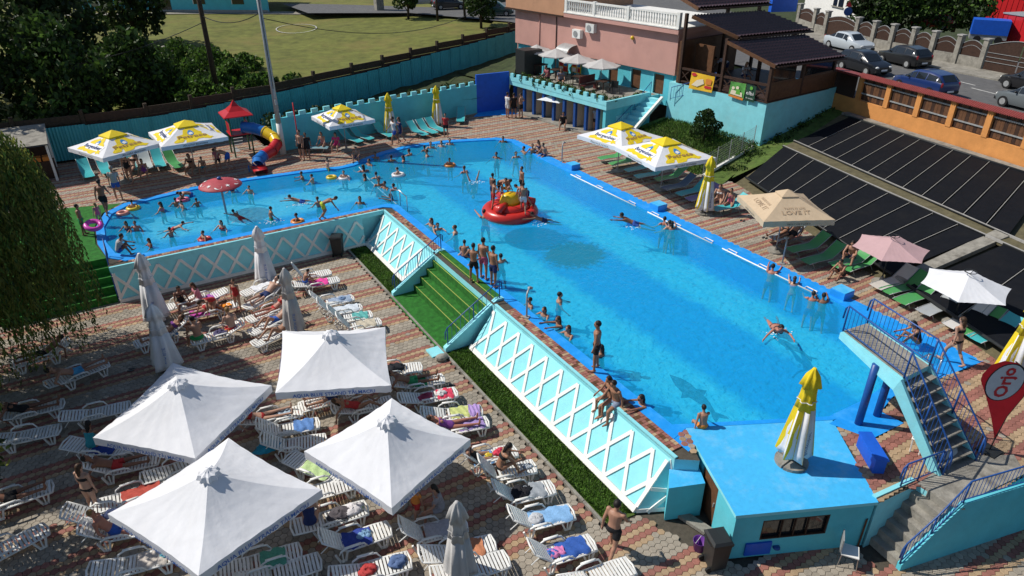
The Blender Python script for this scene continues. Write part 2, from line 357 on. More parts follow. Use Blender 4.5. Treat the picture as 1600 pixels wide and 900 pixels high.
# painted dolphins on the pool floor
mat('dolphin_paint', (.03, .19, .30), .6, .5, 5)
DOL = [(-1.25, .0), (-.9, .22), (-.55, .3), (-.25, .28), (-.05, .52), (.12, .27), (.5, .2), (.9, .05), (1.2, .22), (1.35, .2), (1.15, -.02), (1.3, -.26), (1.1, -.22), (.85, -.08), (.45, -.1), (0, -.2), (-.1, -.45), (-.3, -.24), (-.7, -.2), (-1.0, -.1)]
for (p0, p1, lab) in (((1046, 585), (1128, 655), 'dark painted dolphin figure on the pool floor near the sitting child'), ((1208, 527), (1272, 562), 'dark painted dolphin figure on the pool floor near the diving platform'), ):
    a, c = at(*p0, -1.294), at(*p1, -1.294); d = (c-a); ang = math.atan2(d.y, d.x); s = d.length/2.5; mid = (a+c)/2
    b = B(); b.poly([(mid.x+s*(x*math.cos(ang)-y*math.sin(ang)), mid.y+s*(x*math.sin(ang)+y*math.cos(ang)), -1.294) for x, y in DOL], 'dolphin_paint')
    o = b.build('painted_dolphin', rel=mid); o.location = mid; tag(o, lab, 'painting')
# ---------------------------------------------------------------- interlocking pavers
HX, HY = .2, .173
def row_mat(r, style):
    if style == 0: k = r % 8; return 'paver_grey' if k > 3 else ('paver_yellow' if k % 2 == 0 else 'paver_red')
    if style == 1: return 'paver_red' if r % 4 < 2 else 'paver_yellow'
    k = r % 9; return 'paver_grey' if k in (3, 4, 5, 8) else ('paver_red' if k % 2 == 0 else 'paver_yellow')
def hexv(cx, cy, z, g=.006, th=.03):
    out = []
    R0 = HX/math.sqrt(3)
    for rr, zz in ((R0-g, z-th), (R0-g, z-.006), (R0-g-.010, z)):
        for k in range(6):
            a = math.pi/6+k*math.pi/3; out.append((cx+rr*math.cos(a), cy+rr*math.sin(a), zz))
    return out
HF = [(k, (k+1) % 6, 6+(k+1) % 6, 6+k) for k in range(6)]+[(6+k, 6+(k+1) % 6, 12+(k+1) % 6, 12+k) for k in range(6)]+[(12, 13, 14, 15, 16, 17)]
def pave(x0, x1, y0, y1, z, test, style, single=None, far=False):
    b = B(); singles = []; rnd = random.Random(3)
    for r in range(int((y0-13.41)/HY)-1, int((y1-13.41)/HY)+2):
        y = 13.41+r*HY
        if not y0 < y < y1: continue
        m = row_mat(r, style(0, y) if callable(style) else style)
        i0 = int(x0/HX); i1 = int(x1/HX)+1
        for i in range(i0, i1):
            x = i*HX+(HX/2 if r % 2 else 0)
            if not test(x, y): continue
            px, py, zc = proj(x, y, z)
            if zc < 1 or not (-60 < px < 1660 and py < 945): continue
            mm = m
            if rnd.random() < .02: mm = 'paver_grey'
            dz = rnd.uniform(-.004, .003)
            if single and single(px, py): singles.append((zc, x, y, dz, mm)); continue

            b.add(hexv(x, y, z+dz), HF, mm)
    return b, singles
def plaza_ok(x, y): return x < 9.12 or (y < 10.0 and x < 10.3+(10-y)*.3) or y < 7.2 or (y < 7.7 and x < 11.4)
FREE = [(905, 830, 1085, 900), (760, 690, 800, 730), (880, 745, 950, 830), (150, 820, 215, 900), (20, 800, 140, 860), (690, 600, 760, 660)]
b, S = pave(-15, 19, 1.5, 31.1, L0, lambda x, y: plaza_ok(x, y) and not (x > 14.3 and y > 4.75+(18.8-x)*.13), 0, lambda px, py: any(a < px < c and q < py < d for a, q, c, d in FREE[:5]))
S.sort(); keep = S[:300]
for zc, x, y, dz, mm in S[300:]: b.add(hexv(x, y, L0+dz), HF, mm)
tag(b.build('pavers', plaza), kind='stuff')
PM = {}
for zc, x, y, dz, mm in keep:
    if mm not in PM:
        q = B(); q.add(hexv(0, 0, 0), HF, mm); o = q.build('paver', plaza); PM[mm] = o.data; o.location = (x, y, L0+dz)
    else: link('paver', PM[mm], plaza, (x, y, L0+dz))
Oin = O
def deck_ok(x, y):
    return inside(x, y, DECK) and not inside(x, y, Oin) and not (x < 12 and y < 31.5) and not (-5.2 < x < -.6 and y < 38.3) and not inside(x, y, BLUE)
b = B(); b.poly([(11.86, 10.0, -.012), (12.5, 10.2, -.012), (12.55, 10.72, -.012), (12.3, 11.0, -.012), (11.86, 11.0, -.012)], 'pool_blue'); struct(b.build('painted_corner'))
BLUE = [tuple(at(*p, 0)[:2]) for p in ((1296, 662), (1362, 686), (1412, 661), (1376, 643), (1445, 560), (1400, 590))]
b, _ = pave(-9, 30, 2, 48, 0, deck_ok, lambda x, y: 1 if y < 9.5 else 2)
tag(b.build('pavers', deck), kind='stuff')
b = B(); b.poly([(x, y, .004) for x, y in BLUE], 'pool_blue'); struct(b.build('painted_apron'))
# raised rims of the pool: brick strip and turquoise lip (rows of small bricks)
def rim(name, p0, p1, width, step=.12, label=None):
    a, c = Vector((*p0, 0)), Vector((*p1, 0)); d = (c-a); ln = d.length; d.normalize(); q = Vector((-d.y, d.x, 0)); b = B(); rnd = random.Random(len(name)+int(ln*10))
    nw = max(1, int(width/.12)); nl = int(ln/step)
    for i in range(nl):
        for j in range(nw):
            ctr = a+d*(i+.5)*step+q*(j+.5)*width/nw
            b.box((ctr.x, ctr.y, -.02+rnd.uniform(-.003, .003)), (step-.012, width/nw-.012, .05), rnd.choice(['paver_red', 'paver_red', 'paver_red', 'paver_yellow', 'wood_brown']), math.atan2(d.y, d.x))
    return b
ledge = thing('raised_ledge', 'raised pool rim with brick strip along the near long side', 'ledge', (11.6, 20, 0))
b = rim('a', (11.86, 10.25), (11.86, 19.3), .40); tag(b.build('bricks', ledge, rel=(11.6, 20, 0)), kind='stuff')
b = rim('b', (11.86, 25.4), (11.86, 30.6), .40); tag(b.build('bricks', ledge, rel=(11.6, 20, 0)), kind='stuff')
for y0, y1 in ((10.0, 19.9), (25.3, 31.05)):
    B().box((11.41, (y0+y1)/2, -.075), (.10, y1-y0, .16), 'turq').build('lip', ledge, rel=(11.6, 20, 0)); B().box((11.66, (y0+y1)/2, -.09), (.40, y1-y0, .07), 'sand').build('bedding', ledge, rel=(11.6, 20, 0))
ledge2 = thing('raised_ledge', 'raised rim with brick strip along the front of the paddling pool', 'ledge', (5, 31.3, 0))
b = rim("c", (-.2, 31.10), (11.3, 31.10), .30); tag(b.build("bricks", ledge2, rel=(5, 31.3, 0)), kind="stuff")
B().box((5.2, 31.05, -.10), (12.3, .10, .22), 'turq').build('lip', ledge2, rel=(5, 31.3, 0)); B().box((5.4, 31.25, -.09), (11.8, .34, .06), 'sand').build('bedding', ledge2, rel=(5, 31.3, 0))
# ================================================================ embankment with painted lattice
def ploc_(o): return Vector(o.location)
def rail_run(parent, pts, h, postn=None, bars=.13, r=.022, mid=True, m='rail_blue', barr=.008, rel=None, hoops=False):
    """handrail over base points pts; posts, lower rail and thin bars"""
    pts = [Vector(p) for p in pts]; up = Vector((0, 0, h)); rel = rel or (0, 0, 0)
    top = [p+up for p in pts]
    if hoops:
        d0 = (pts[1]-pts[0]).normalized(); d1 = (pts[-1]-pts[-2]).normalized()
        top = [pts[0]-d0*.12+up*.45, pts[0]-d0*.10+up*.85]+top+[pts[-1]+d1*.10+up*.85, pts[-1]+d1*.12+up*.45]
    B().tube(top, r, m, 6).build('handrail', parent, True, rel)
    if mid: B().tube([p+up*.14 for p in pts], r*.7, m, 5).build('lower_rail', parent, True, rel)
    for i, p in enumerate(pts): B().tube([p, p+up], r, m, 6).build('post', parent, True, rel)
    b = B(); 
    for a, c in zip(pts[:-1], pts[1:]):
        k = int((c-a).length/bars)
        for j in range(1, k):
            q = a+(c-a)*j/k; b.tube([q+up*.14, q+up], barr, m, 4, False)
    tag(b.build('bars', parent, False, rel), kind='stuff')
def railing(label, pts, h, loc=None, **kw):
    loc = Vector(pts[0]) if loc is None else Vector(loc)
    t = thing('railing', label, 'railing', loc); rail_run(t, pts, h, rel=loc, **kw); return t
def lattice(label, fpt, u0, u1, peaks, step, loc, ends):
    """fpt(u, s, out): point on the slope; s 0 top, 1 bottom"""
    t = thing('embankment_wall', label, 'wall', loc); n = 24
    b = B(); us = [u0+(u1-u0)*i/n for i in range(n+1)]
    b.add([fpt(u, s, 0) for s in (0, 1) for u in us], [(i, i+1, n+2+i, n+1+i) for i in range(n)], 'turq'); b.build('slope_face', t, rel=loc)
    B().loft([[fpt(u, .9, .0), fpt(u, .9, .09), fpt(u, 1.0, .09), fpt(u, 1.0, 0)] for u in us], 'white_paint').build('base_band', t, rel=loc)
    def beam(ua, sa, ub, sb):
        a, c = Vector(fpt(ua, sa, .02)), Vector(fpt(ub, sb, .02)); nrm = Vector(fpt(ua, sa, 1))-Vector(fpt(ua, sa, 0))
        B().bar(a, c, .115, .05, 'white_paint', nrm).build('beam', t, rel=loc)
    for k in peaks:
        for sg in (-1, 1):
            ua, ub, sa, sb = k, k+sg*step, .06, .93
            lo, hi = min(u0, u1)+.03, max(u0, u1)-.03
            if not lo <= ua <= hi:
                lim = lo if ua < lo else hi
                if not (lo < ub < hi): continue
                f = (lim-ua)/(ub-ua); sa = sa+(sb-sa)*f; ua = lim
            if not lo <= ub <= hi:
                lim = lo if ub < lo else hi; f = (lim-ua)/(ub-ua); sb = sa+(sb-sa)*f; ub = lim
            if abs(sb-sa) > .05: beam(ua, sa+.0, ub, sb)
    for u in ends: beam(u, .05, u, .92)
def f_main(u, s, o):
    x0, z0, x1, z1 = 11.36, -.15, 10.22, -1.60; return Vector((x0+(x1-x0)*s-o*.79, u, z0+(z1-z0)*s+o*.62))
def f_kid(u, s, o): return Vector((u, 31.0-.14*s-o*.995, -.2-1.4*s+o*.09))
lattice('turquoise sloping pool bank with white lattice, long stretch beside the grass strip', f_main, 10.15, 19.85, [9.86+.9*k for k in range(12)], .9, Vector((10.3, 15, L0)), (10.2,))
lattice('turquoise sloping pool bank with white lattice between green steps and the paddling pool', f_main, 25.35, 30.95, [24.5+.9*k for k in range(9)], .9, Vector((10.3, 28, L0)), ())
lattice('turquoise paddling pool front wall with white lattice of diamonds', f_kid, -.93, 10.2, [-.95+.9*k for k in range(14)], .9, Vector((4.6, 30.9, L0)), (-.87,))
ew = thing('embankment_wall', 'turquoise corner face with white frame at the near end of the bank', 'wall', Vector((11.2, 10, L0))); T1, T2, Q2, Q1 = Vector((11.36, 10.15, -.15)), Vector((12.0, 9.95, -.2)), Vector((11.28, 9.62, -1.6)), Vector((10.22, 10.15, -1.6))
b = B(); b.add([T1, Q1, Q2, T2], [(0, 1, 2, 3)], 'turq'); b.build('slope_face', ew, rel=ploc_(ew)); nr_ = (Q1-T1).cross(T2-T1).normalized(); up_ = nr_*.015
for p_, q_ in ((Q1.lerp(T1, .04), Q2.lerp(T2, .04)), (T2, Q2), (T1.lerp(T2, .05), T1.lerp(Q2, .62)), (T1.lerp(Q1, .55), T1.lerp(Q2, .62)), (T1.lerp(Q2, .62), T2.lerp(Q2, .7)), (T1.lerp(Q2, .62), Q1.lerp(Q2, .3))): B().bar(p_+up_, q_+up_, .11, .05, 'white_paint', nr_).build('beam', ew, rel=ploc_(ew))
# grass strip with kerb
b = B(); b.poly([(9.32, 10.2, -1.62), (10.3, 10.1, -1.62), (10.3, 20, -1.62), (9.32, 20, -1.62)], 'lawn'); b.poly([(9.32, 25.3, -1.62), (10.3, 25.3, -1.62), (10.3, 31.1, -1.62), (9.32, 31.1, -1.62)], 'lawn'); struct(b.build('lawn_strip'))
def blades(name, area, dens, h, mats, z, wd=.02, seed=1, lean=.6):
    rnd = random.Random(seed); b = B()
    x0, x1, y0, y1 = area
    for _ in range(int((x1-x0)*(y1-y0)*dens)):
        x, y = rnd.uniform(x0, x1), rnd.uniform(y0, y1); a = rnd.uniform(0, 6.28); hh = h*rnd.uniform(.5, 1.2)
        dx, dy = math.cos(a)*wd, math.sin(a)*wd; lx, ly = rnd.uniform(-lean, lean)*hh, rnd.uniform(-lean, lean)*hh
        zz = z(x, y) if callable(z) else z
        if zz is None: continue
        b.add([(x-dx, y-dy, zz), (x+dx, y+dy, zz), (x+lx, y+ly, zz+hh)], [(0, 1, 2)], rnd.choice(mats))
    return b
for i, (y0, y1, lab) in enumerate(((10.25, 19.95, 'thick green grass strip along the long lattice bank'), (25.35, 31.0, 'thick green grass strip beside the litter bin and upper lattice bank'))):
    b = blades('grass', (9.36, 10.28, y0, y1), 3200 if i == 0 else 2200, .09, ['grass_blade', 'grass_blade', 'leaf_bright', 'leaf_mid'], -1.62, .03, i, 1.1); tag(b.build('grass'), lab, 'grass', kind='stuff')
for k in range(22):
    y = 10.3+k*.95
    if y < 31: 
        o = B().box((0, 0, 0), (.09, .93, .10), 'concrete').build('kerb_stone') if k == 0 else link('kerb_stone', o.data)
        o.location = (9.24, y+.45 if k else 10.75, -1.6); o['kind'] = 'structure'
# ---------------------------------------------------------------- green carpeted steps
def flight(label, p0, run, width_dir, width, n, z0, z1, m, name='steps', side=None, cat='steps', nose=None):
    p0 = Vector((*p0, 0)); run = Vector((*run, 0)); wd = Vector((*width_dir, 0)).normalized()*width; loc = p0.copy(); loc.z = z0
    t = thing(name, label, cat, loc); st_ = run/n; rise = (z1-z0)/n
    for i in range(n):
        a = p0+st_*i; c = a+st_*(1.0 if i < n-1 else 1.0)
        z = z0+rise*(i+1); pts = [a, a+wd, c+wd, c]
        b = B(); b.prism([(p.x, p.y) for p in pts], z0-.02 if i == 0 else z-rise-.1, z, m); b.build('step', t, rel=loc)
        if nose:
            q = st_.normalized(); b = B(); a2 = a+q*.02; b.bar((a2.x, a2.y, z+.004), (a2.x+wd.x, a2.y+wd.y, z+.004), .022, .012, nose); b.build('nosing', t, rel=loc)
    return t
mat('nosing', (.42, .45, .10), .7, .1)
t = flight('green carpeted steps with blue handrails up to the pool', (10.28, 20.35), (1.62, 0), (0, 1), 4.85, 5, L0, .012, 'carpet', nose='nosing')
b = B(); b.box((9.72, 22.75, -1.585), (1.14, 4.9, .03), 'carpet'); b.build('carpet', t, rel=t.location)
for y, lab in ((20.18, 'blue'), (25.28, 'blue')):
    b = B(); pts = [(9.3, -1.6), (11.9, -1.6), (11.9, .03), (11.6, .06), (9.3, -1.42)]
    v = [(x, y+dy, z) for dy in (-.1, .1) for x, z in pts]; m_ = len(pts)
    b.add(v, [tuple(range(m_)), tuple(range(m_, 2*m_))[::-1]]+[(k, m_+k, m_+(k+1) % m_, (k+1) % m_) for k in range(m_)], 'turq'); b.build('side_wall', t, rel=t.location)
railing('dark blue handrail on the near side of the green carpeted steps', [(9.45, 20.18, -1.35), (10.6, 20.18, -.65), (11.75, 20.18, .03)], .75, bars=.2, mid=True, hoops=True)
railing('dark blue handrail on the far side of the green carpeted steps', [(9.45, 25.28, -1.35), (10.6, 25.28, -.65), (11.75, 25.28, .03)], .75, bars=.13, hoops=True)
t = flight('green carpeted steps left of the paddling pool, half under the willow', (-5.2, 30.95), (0, 1.45), (1, 0), 4.2, 5, L0, .012, 'carpet', nose=None)
b = B(); b.poly([(-5.3, 32.3, .006), (-1.0, 32.3, .006), (-1.28, 34, .006), (-1.22, 36.1, .006), (-.72, 37.95, .006), (.2, 38.9, .006), (-2.2, 39.6, .006), (-5.3, 39.2, .006)], 'carpet'); struct(b.build('artificial_turf'))
railing('dark blue handrail at the corner of the paddling pool lattice wall', [(-.95, 30.9, -1.55), (-.95, 31.6, -.55), (-.9, 32.3, .05)], .8, bars=.13)
# ---------------------------------------------------------------- hut below deck level, with blue roof terrace
def wall_seg(b, p, q, z0, z1, th, m, openings=()):
    """upright wall p->q with rectangular openings (u0,u1,z0,z1)"""
    p, q = Vector((p[0], p[1], 0)), Vector((q[0], q[1], 0)); d = (q-p); L_ = d.length; d.normalize(); nr = Vector((-d.y, d.x, 0))
    us = sorted({0, L_}|{u for o in openings for u in o[:2]})
    for a, c in zip(us[:-1], us[1:]):
        mid = (a+c)/2; cuts = [o for o in openings if o[0] < mid < o[1]]
        spans = [(z0, z1)]
        for o in cuts:
            new = []
            for s0, s1 in spans:
                if o[2] > s0: new.append((s0, min(o[2], s1)))
                if o[3] < s1: new.append((max(o[3], s0), s1))
            spans = new
        for s0, s1 in spans:
            if s1-s0 > .01: 
                ctr = p+d*(a+c)/2+nr*th/2; b.box((ctr.x, ctr.y, (s0+s1)/2), (c-a, th, s1-s0), m, math.atan2(d.y, d.x))
    return d, nr
A_, B_, FR, FL = HUT
hut = thing('hut', 'turquoise hut with blue painted flat roof at the pool end', 'hut', Vector((13.5, 8.2, L0))); hl = hut.location
b = B(); b.prism([(p.x, p.y) for p in (A_, FL, FR, B_)], -.10, .0, 'roof_blue', 'turq'); b.build('roof', hut, rel=hl)
ins = lambda p, k=.06: p+(Vector((13.7, 8.35, 0))-p).normalized()*k
a, c, d, e = ins(FL), ins(FR), ins(B_), ins(A_)
b = B(); wall_seg(b, a, c, L0, -.1, .12, 'turq_wall', [(.75, 2.55, -1.0, -.32)]); b.build('front_wall', hut, rel=hl)
b = B(); wall_seg(b, c, d, L0, -.1, .12, 'turq_wall'); b.build('side_wall', hut, rel=hl)
b = B(); wall_seg(b, e, a, L0, -.1, .12, 'turq_wall', [(1.25, 2.25, L0, -.2)]); b.build('side_wall', hut, rel=hl)
fd = (c-a).normalized(); fn = Vector((-fd.y, fd.x, 0))
wn = B(); q = a+fd*1.65+fn*.09; wn.box((q.x, q.y, -.66), (1.8, .02, .68), 'glass_dark', math.atan2(fd.y, fd.x)); wo = wn.build('window', hut, rel=hl)
b = B()
for zz in (-.985, -.335): q = a+fd*1.65+fn*.03; b.box((q.x, q.y, zz), (1.8, .06, .035), 'wood_dark', math.atan2(fd.y, fd.x))
for u in (.77, 1.3, 1.65, 2.0, 2.53): q = a+fd*u+fn*.03; b.box((q.x, q.y, -.66), (.03, .05, .62), 'wood_dark', math.atan2(fd.y, fd.x))
b.build('window_frame', wo, rel=hl)
ld = (a-e).normalized(); ln = Vector((-ld.y, ld.x, 0)); q = e+ld*1.75+ln*.06
b = B(); b.box((q.x, q.y, -.9), (.96, .04, 1.38), 'wood_brown', math.atan2(ld.y, ld.x)); o = b.build('door', hut, rel=hl)
q2 = q-ln*.03+ld*.36; B().box((q2.x, q2.y, -.9), (.03, .05, .14), 'galv', math.atan2(ld.y, ld.x)).build('door_handle', o, rel=hl)
# blue vent grille hanging on the front wall, lamp
q = a+fd*.75-fn*.03; B().box((q.x, q.y, -1.28), (.7, .05, .42), 'blue_dark', math.atan2(fd.y, fd.x)).build('vent_panel', hut, rel=hl)
q = a+fd*1.25-fn*.05; B().lathe([(.10, 0), (.10, .03), (.02, .05)], 'rail_blue', 10, (q.x, q.y, -1.3)).build('lamp', hut, True, rel=hl)
# low block between lattice bank and hut
blk = [(11.36, 9.95), (11.95, 9.6), (12.1, 10.5), (11.4, 10.4)]
k1, k2, k3, k4 = [tuple(at(*p, -.42)[:2]) for p in ((1045, 763), (1102, 755), (1085, 712), (1046, 715))]
b = B(); b.prism([k1, k2, k3, k4], -1.62, -.42, 'roof_blue', 'turq_wall'); tag(b.build('low_block'), 'small turquoise block with blue top at the end of the lattice bank', 'block')
b = B(); p = at(1062, 800, L0); b.box((p.x-.05, p.y-.1, -1.55), (.3, 2.3, .1), 'concrete', R(12)); tag(b.build('door_kerb'), 'concrete threshold strip beside the hut door', 'kerb')
# ---------------------------------------------------------------- diving tower
PZ = 2.2; P = [at(*p, PZ) for p in ((1317, 517), (1355, 505), (1452, 571), (1412, 591))]
dv = thing('diving_platform', 'concrete diving platform with turquoise beams and blue railings over the pool', 'diving platform', Vector((17.3, 7.4, 0))); dl = dv.location
b = B(); b.prism([(p.x, p.y) for p in P], PZ-.16, PZ, 'concrete', 'turq'); b.build('platform', dv, rel=dl)
SB = [at(*p, 0) for p in ((1478, 748), (1537, 722))]
SB[0] = Vector((16.95, 5.78, 0)); SB[1] = Vector((18.25, 5.62, 0))
T3, T2 = P[3], P[2]; ns = 9
for sgn, (tp, bt, ed) in enumerate(((T3, SB[0], P[0]), (T2, SB[1], P[1]))):
    b = B(); off = (T2-T3).normalized()*(-.02 if sgn == 0 else .02)
    t1 = Vector((tp.x, tp.y, PZ))+off; b1 = Vector((bt.x, bt.y, 0))+off; e1 = Vector((ed.x, ed.y, PZ))+off
    w_ = (T2-T3).normalized()*.1*(1 if sgn else -1); ring = [e1+Vector((0, 0, -.02)), t1+Vector((0, 0, -.02)), b1+Vector((0, 0, .02)), b1+Vector((0, .32, 0)), t1+Vector((0, .12, -.42)), e1+Vector((0, 0, -.22))]
    b.add(ring+[r+w_ for r in ring], [tuple(range(6)), tuple(range(6, 12))[::-1]]+[(k, 6+k, 6+(k+1) % 6, (k+1) % 6) for k in range(6)], 'turq'); b.build('beam', dv, rel=dl)
for i in range(ns):
    f = (i+.55)/ns; pa = T3+(SB[0]-T3)*f; pb = T2+(SB[1]-T2)*f; z = PZ*(1-(i+1)/ns)+.02; d = Vector((0, .17, 0))
    b = B(); b.prism([(q.x, q.y) for q in (pa-d, pb-d, pb+d, pa+d)], z-.05, z, 'concrete'); b.build('step', dv, rel=dl)
    b = B(); b.prism([(q.x, q.y) for q in (pa+d*.75, pb+d*.75, pb+d*.9, pa+d*.9)], z, z+PZ/ns-.06, 'concrete'); b.build('riser', dv, rel=dl)
for base in ((1341, 662), (1370, 649)):
    p = at(*base, 0); B().tube([(p.x, p.y, 0), (p.x, p.y, PZ-.1)], .11, 'rail_blue', 12).build('column', dv, True, rel=dl)
for n_, (ed, tp, bt) in enumerate(((P[0], T3, SB[0]), (P[1], T2, SB[1]))):
    t = railing('blue diving platform railing on the %s side of the stairs' % ('near' if n_ == 0 else 'far'), [Vector((ed.x, ed.y, PZ)), Vector((tp.x, tp.y, PZ)), (Vector((tp.x, tp.y, PZ))+Vector((bt.x, bt.y, 0)))/2, Vector((bt.x, bt.y, .0))], .85, bars=.14, hoops=True, r=.026)
# landing and the flight down to the near plaza, with its wall
b = B(); b.prism([(16.15, 4.98), (18.9, 4.66), (19.4, 5.2), (18.4, 5.75), (16.9, 5.95), (16.1, 5.95)], -.06, .03, 'concrete'); struct(b.build('landing'))
t = flight('concrete steps from the near plaza up to the diving platform landing', (14.75, 5.25), (1.5, -.2), (.13, 1), .88, 7, L0, .02, 'concrete')
sw = thing('stair_wall', 'turquoise stair wall at the lower right corner', 'wall', Vector((15.5, 5, L0))); b = B()
a, c, e = Vector((14.72, 5.12, 0)), Vector((16.3, 4.86, 0)), Vector((21.5, 3.55, 0)); n_ = Vector((.13, .99, 0))*.12
ring = [(a, L0), (e, L0), (e, .2), (c+(e-c)*.5, .2), (c, .12), (a, L0+.22)]
v = [Vector((p.x, p.y, z)) for p, z in ring]; b.add(v+[q+n_ for q in v], [tuple(range(6)), tuple(range(6, 12))[::-1]]+[(k, 6+k, 6+(k+1) % 6, (k+1) % 6) for k in range(6)], 'turq_wall'); b.build('wall', sw, rel=sw.location)
q = n_/2; t = railing('blue railing on the turquoise stair wall at lower right', [Vector((a.x, a.y, L0+.22))+q, Vector((15.5, 4.99, -.75))+q, Vector((c.x, c.y, .12))+q, Vector((e.x, e.y, .2))+q], .72, bars=.13, hoops=True)
t = railing('short blue railing between the paving and the lower stairs', [Vector((15.6, 6.12, 0)), Vector((16.2, 6.02, 0)), Vector((16.85, 5.9, .02))], .8, bars=.14, hoops=True)
b = B(); wall_seg(b, (14.7, 6.2), (16.15, 6.05), L0, .04, .12, 'turq'); tag(b.build('side_wall'), 'low turquoise wall between hut and lower steps', 'wall')
# blue lidded box on the edge beside the hut
b = B(); p = (B_.lerp(FR, .52))+Vector((.36, -.2, 0)); bx = thing('blue_box', 'dark blue locker standing beside the blue hut roof', 'locker', p, math.atan2((FR-B_).y, (FR-B_).x))
B().box((0, 0, .22), (1.1, .3, .44), 'blue_dark').build('cabinet', bx); B().box((0, 0, .46), (1.16, .36, .05), 'blue_dark').build('lid', bx); B().box((0, .16, .22), (1.0, .02, .34), 'rail_blue').build('door', bx)
# ================================================================ far side: walls, cabins, building, pavilion
class Fr:                                                # local frame of a building: origin, x along the front, y into depth
    def __init__(s, o, x): 
        s.o = Vector((o[0], o[1], 0)); x = Vector((x[0], x[1], 0))-s.o; s.L = x.length; s.x = x.normalized(); s.y = Vector((-s.x.y, s.x.x, 0)); s.a = math.atan2(s.x.y, s.x.x)
    def p(s, u, v, z=0.): q = s.o+s.x*u+s.y*v; return Vector((q.x, q.y, z))
    def box(s, b, u0, u1, v0, v1, z0, z1, m): 
        c = s.p((u0+u1)/2, (v0+v1)/2, (z0+z1)/2); b.box(c, (abs(u1-u0), abs(v1-v0), z1-z0), m, s.a); return b
    def part(s, name, par, u0, u1, v0, v1, z0, z1, m): return s.box(B(), u0, u1, v0, v1, z0, z1, m).build(name, par, rel=ploc(par))
def ploc(o):
    v = Vector(o.location)
    while o.parent: o = o.parent; v += Vector(o.location)
    return v
def cren(label, p, q, z0, z1, th, m, step=.8, mw=.42, mh=.25):
    f = Fr(p, q); t = thing('crenellated_wall', label, 'wall', f.p(f.L/2, 0, z0)); f.part('wall', t, 0, f.L, 0, th, z0, z1, m)
    k = int(f.L/step); me = None
    for i in range(k):
        u = (i+.5)*f.L/k
        if me is None: o = f.part('merlon', t, u-mw/2, u+mw/2, 0, th, z1, z1+mh, 'turq')
        else: f.part('merlon', t, u-mw/2, u+mw/2, 0, th, z1, z1+mh, 'turq')
    return t
cren('long turquoise crenellated wall behind the far sunbeds', (9.3, 43.35), (24.6, 45.3), 0, 2.05, .16, 'turq_wall')
f = Fr((24.6, 45.3), (27.3, 45.1)); t = thing('blue_wall', 'tall bright blue wall section between crenellated wall and cabins', 'wall', f.p(1, 0, 0))
f.part('wall', t, 0, f.L, 0, .16, 0, 2.75, 'blue_dark')
b = B(); b.poly([(23.8, 44.4, .008), (27.4, 43.3, .008), (27.3, 45.1, .008), (24.7, 45.3, .008)], 'pool_blue'); struct(b.build('painted_patch'))
# changing cabins
cf = Fr((27.35, 44.9), (28.65, 35.2)); cb = thing('changing_cabins', 'turquoise changing cabins with blue columns under the cafe terrace', 'building', cf.p(cf.L/2, 2, 0)); CL = cf.L
cf.part('back_wall', cb, 0, CL, 1.6, 1.75, 0, 2.0, 'turq_wall'); cf.part('floor', cb, 0, CL, -.5, 1.6, 0, .1, 'concrete')
mat('cream', (.55, .47, .38), .7, .08)
for i in range(9):
    u = .35+i*1.08
    cf.part('column', cb, u-.10, u+.10, .0, .2, .1, 1.85, 'rail_blue')
    cf.part('partition', cb, u-.03, u+.03, .2, 1.6, .1, 1.85, 'cream')
    if i < 8: 
        d = cf.part('cabin_door', cb, u+.15, u+.95, 1.54, 1.59, .1, 1.75, 'cream' if i % 3 else 'wood_brown'); cf.part('door_handle', d, u+.22, u+.27, 1.50, 1.54, .85, 1.0, 'galv')
cf.part('terrace_slab', cb, -.1, CL+.1, -.1, 5.3, 1.85, 2.15, 'turq'); cf.part('end_wall', cb, CL-.25, CL+.0, .0, 4.4, 0, 1.85, 'turq_wall')
cf.part('end_panel', cb, CL, CL+.03, 1.0, 2.6, .25, 1.3, 'turq')
cf.part('parapet', cb, -.1, CL+.1, -.12, .06, 2.15, 2.42, 'turq'); cf.part('parapet_end', cb, CL-.06, CL+.12, .06, 4.2, 2.15, 2.42, 'turq')
for i in range(14):
    u = .2+i*.7; cf.part('merlon', cb, u-.17, u+.17, -.12, .06, 2.42, 2.68, 'turq')
b = B(); p = [cf.p(-.1, .1, 2.16), cf.p(CL, .1, 2.16), cf.p(CL, 5, 2.16), cf.p(-.1, 5, 2.16)]; b.poly(p, 'concrete'); struct(b.build('terrace_floor'))
# pink building behind the terrace
pf = Fr((31.85, 51.2), (33.85, 34.75)); PB = thing('pink_building', 'pink two storey building with turquoise ground floor and balustraded roof terrace', 'building', pf.p(8, 3, 2.15)); PL = pf.L
doors = [(10.6, 11.5), (12.8, 13.7), (14.9, 15.8)]
b = B(); wall_seg(b, pf.p(0, 0), pf.p(PL, 0), 1.5, 3.62, .2, 'turq_wall', [(u0, u1, 2.15, 3.45) for u0, u1 in doors]); b.build('ground_floor_wall', PB, rel=ploc(PB))
for u0, u1 in doors: 
    d = pf.part('door', PB, u0, u1, .1, .16, 2.15, 3.45, 'wood_brown'); pf.part('door_frame', d, u0-.06, u0, -.02, .05, 2.15, 3.5, 'turq')
pf.part('upper_wall', PB, -.1, PL+.25, -.22, .0, 3.62, 6.25, 'pink_wall'); pf.part('end_wall', PB, PL+.05, PL+.25, 0, 6, 3.62, 6.25, 'pink_wall'); pf.part('end_wall', PB, PL-.1, PL+.05, .2, 6, 1.5, 3.62, 'turq_wall')
pf.part('side_wall', PB, -.1, .1, 0, 6, 2, 6.25, 'pink_wall')
pf.part('cornice', PB, 6.1, PL+.45, -.55, 7, 6.25, 6.55, 'pink_wall'); pf.part('roof_slab', PB, 6.1, PL+.42, -.58, 7, 6.55, 6.62, 'white_paint')
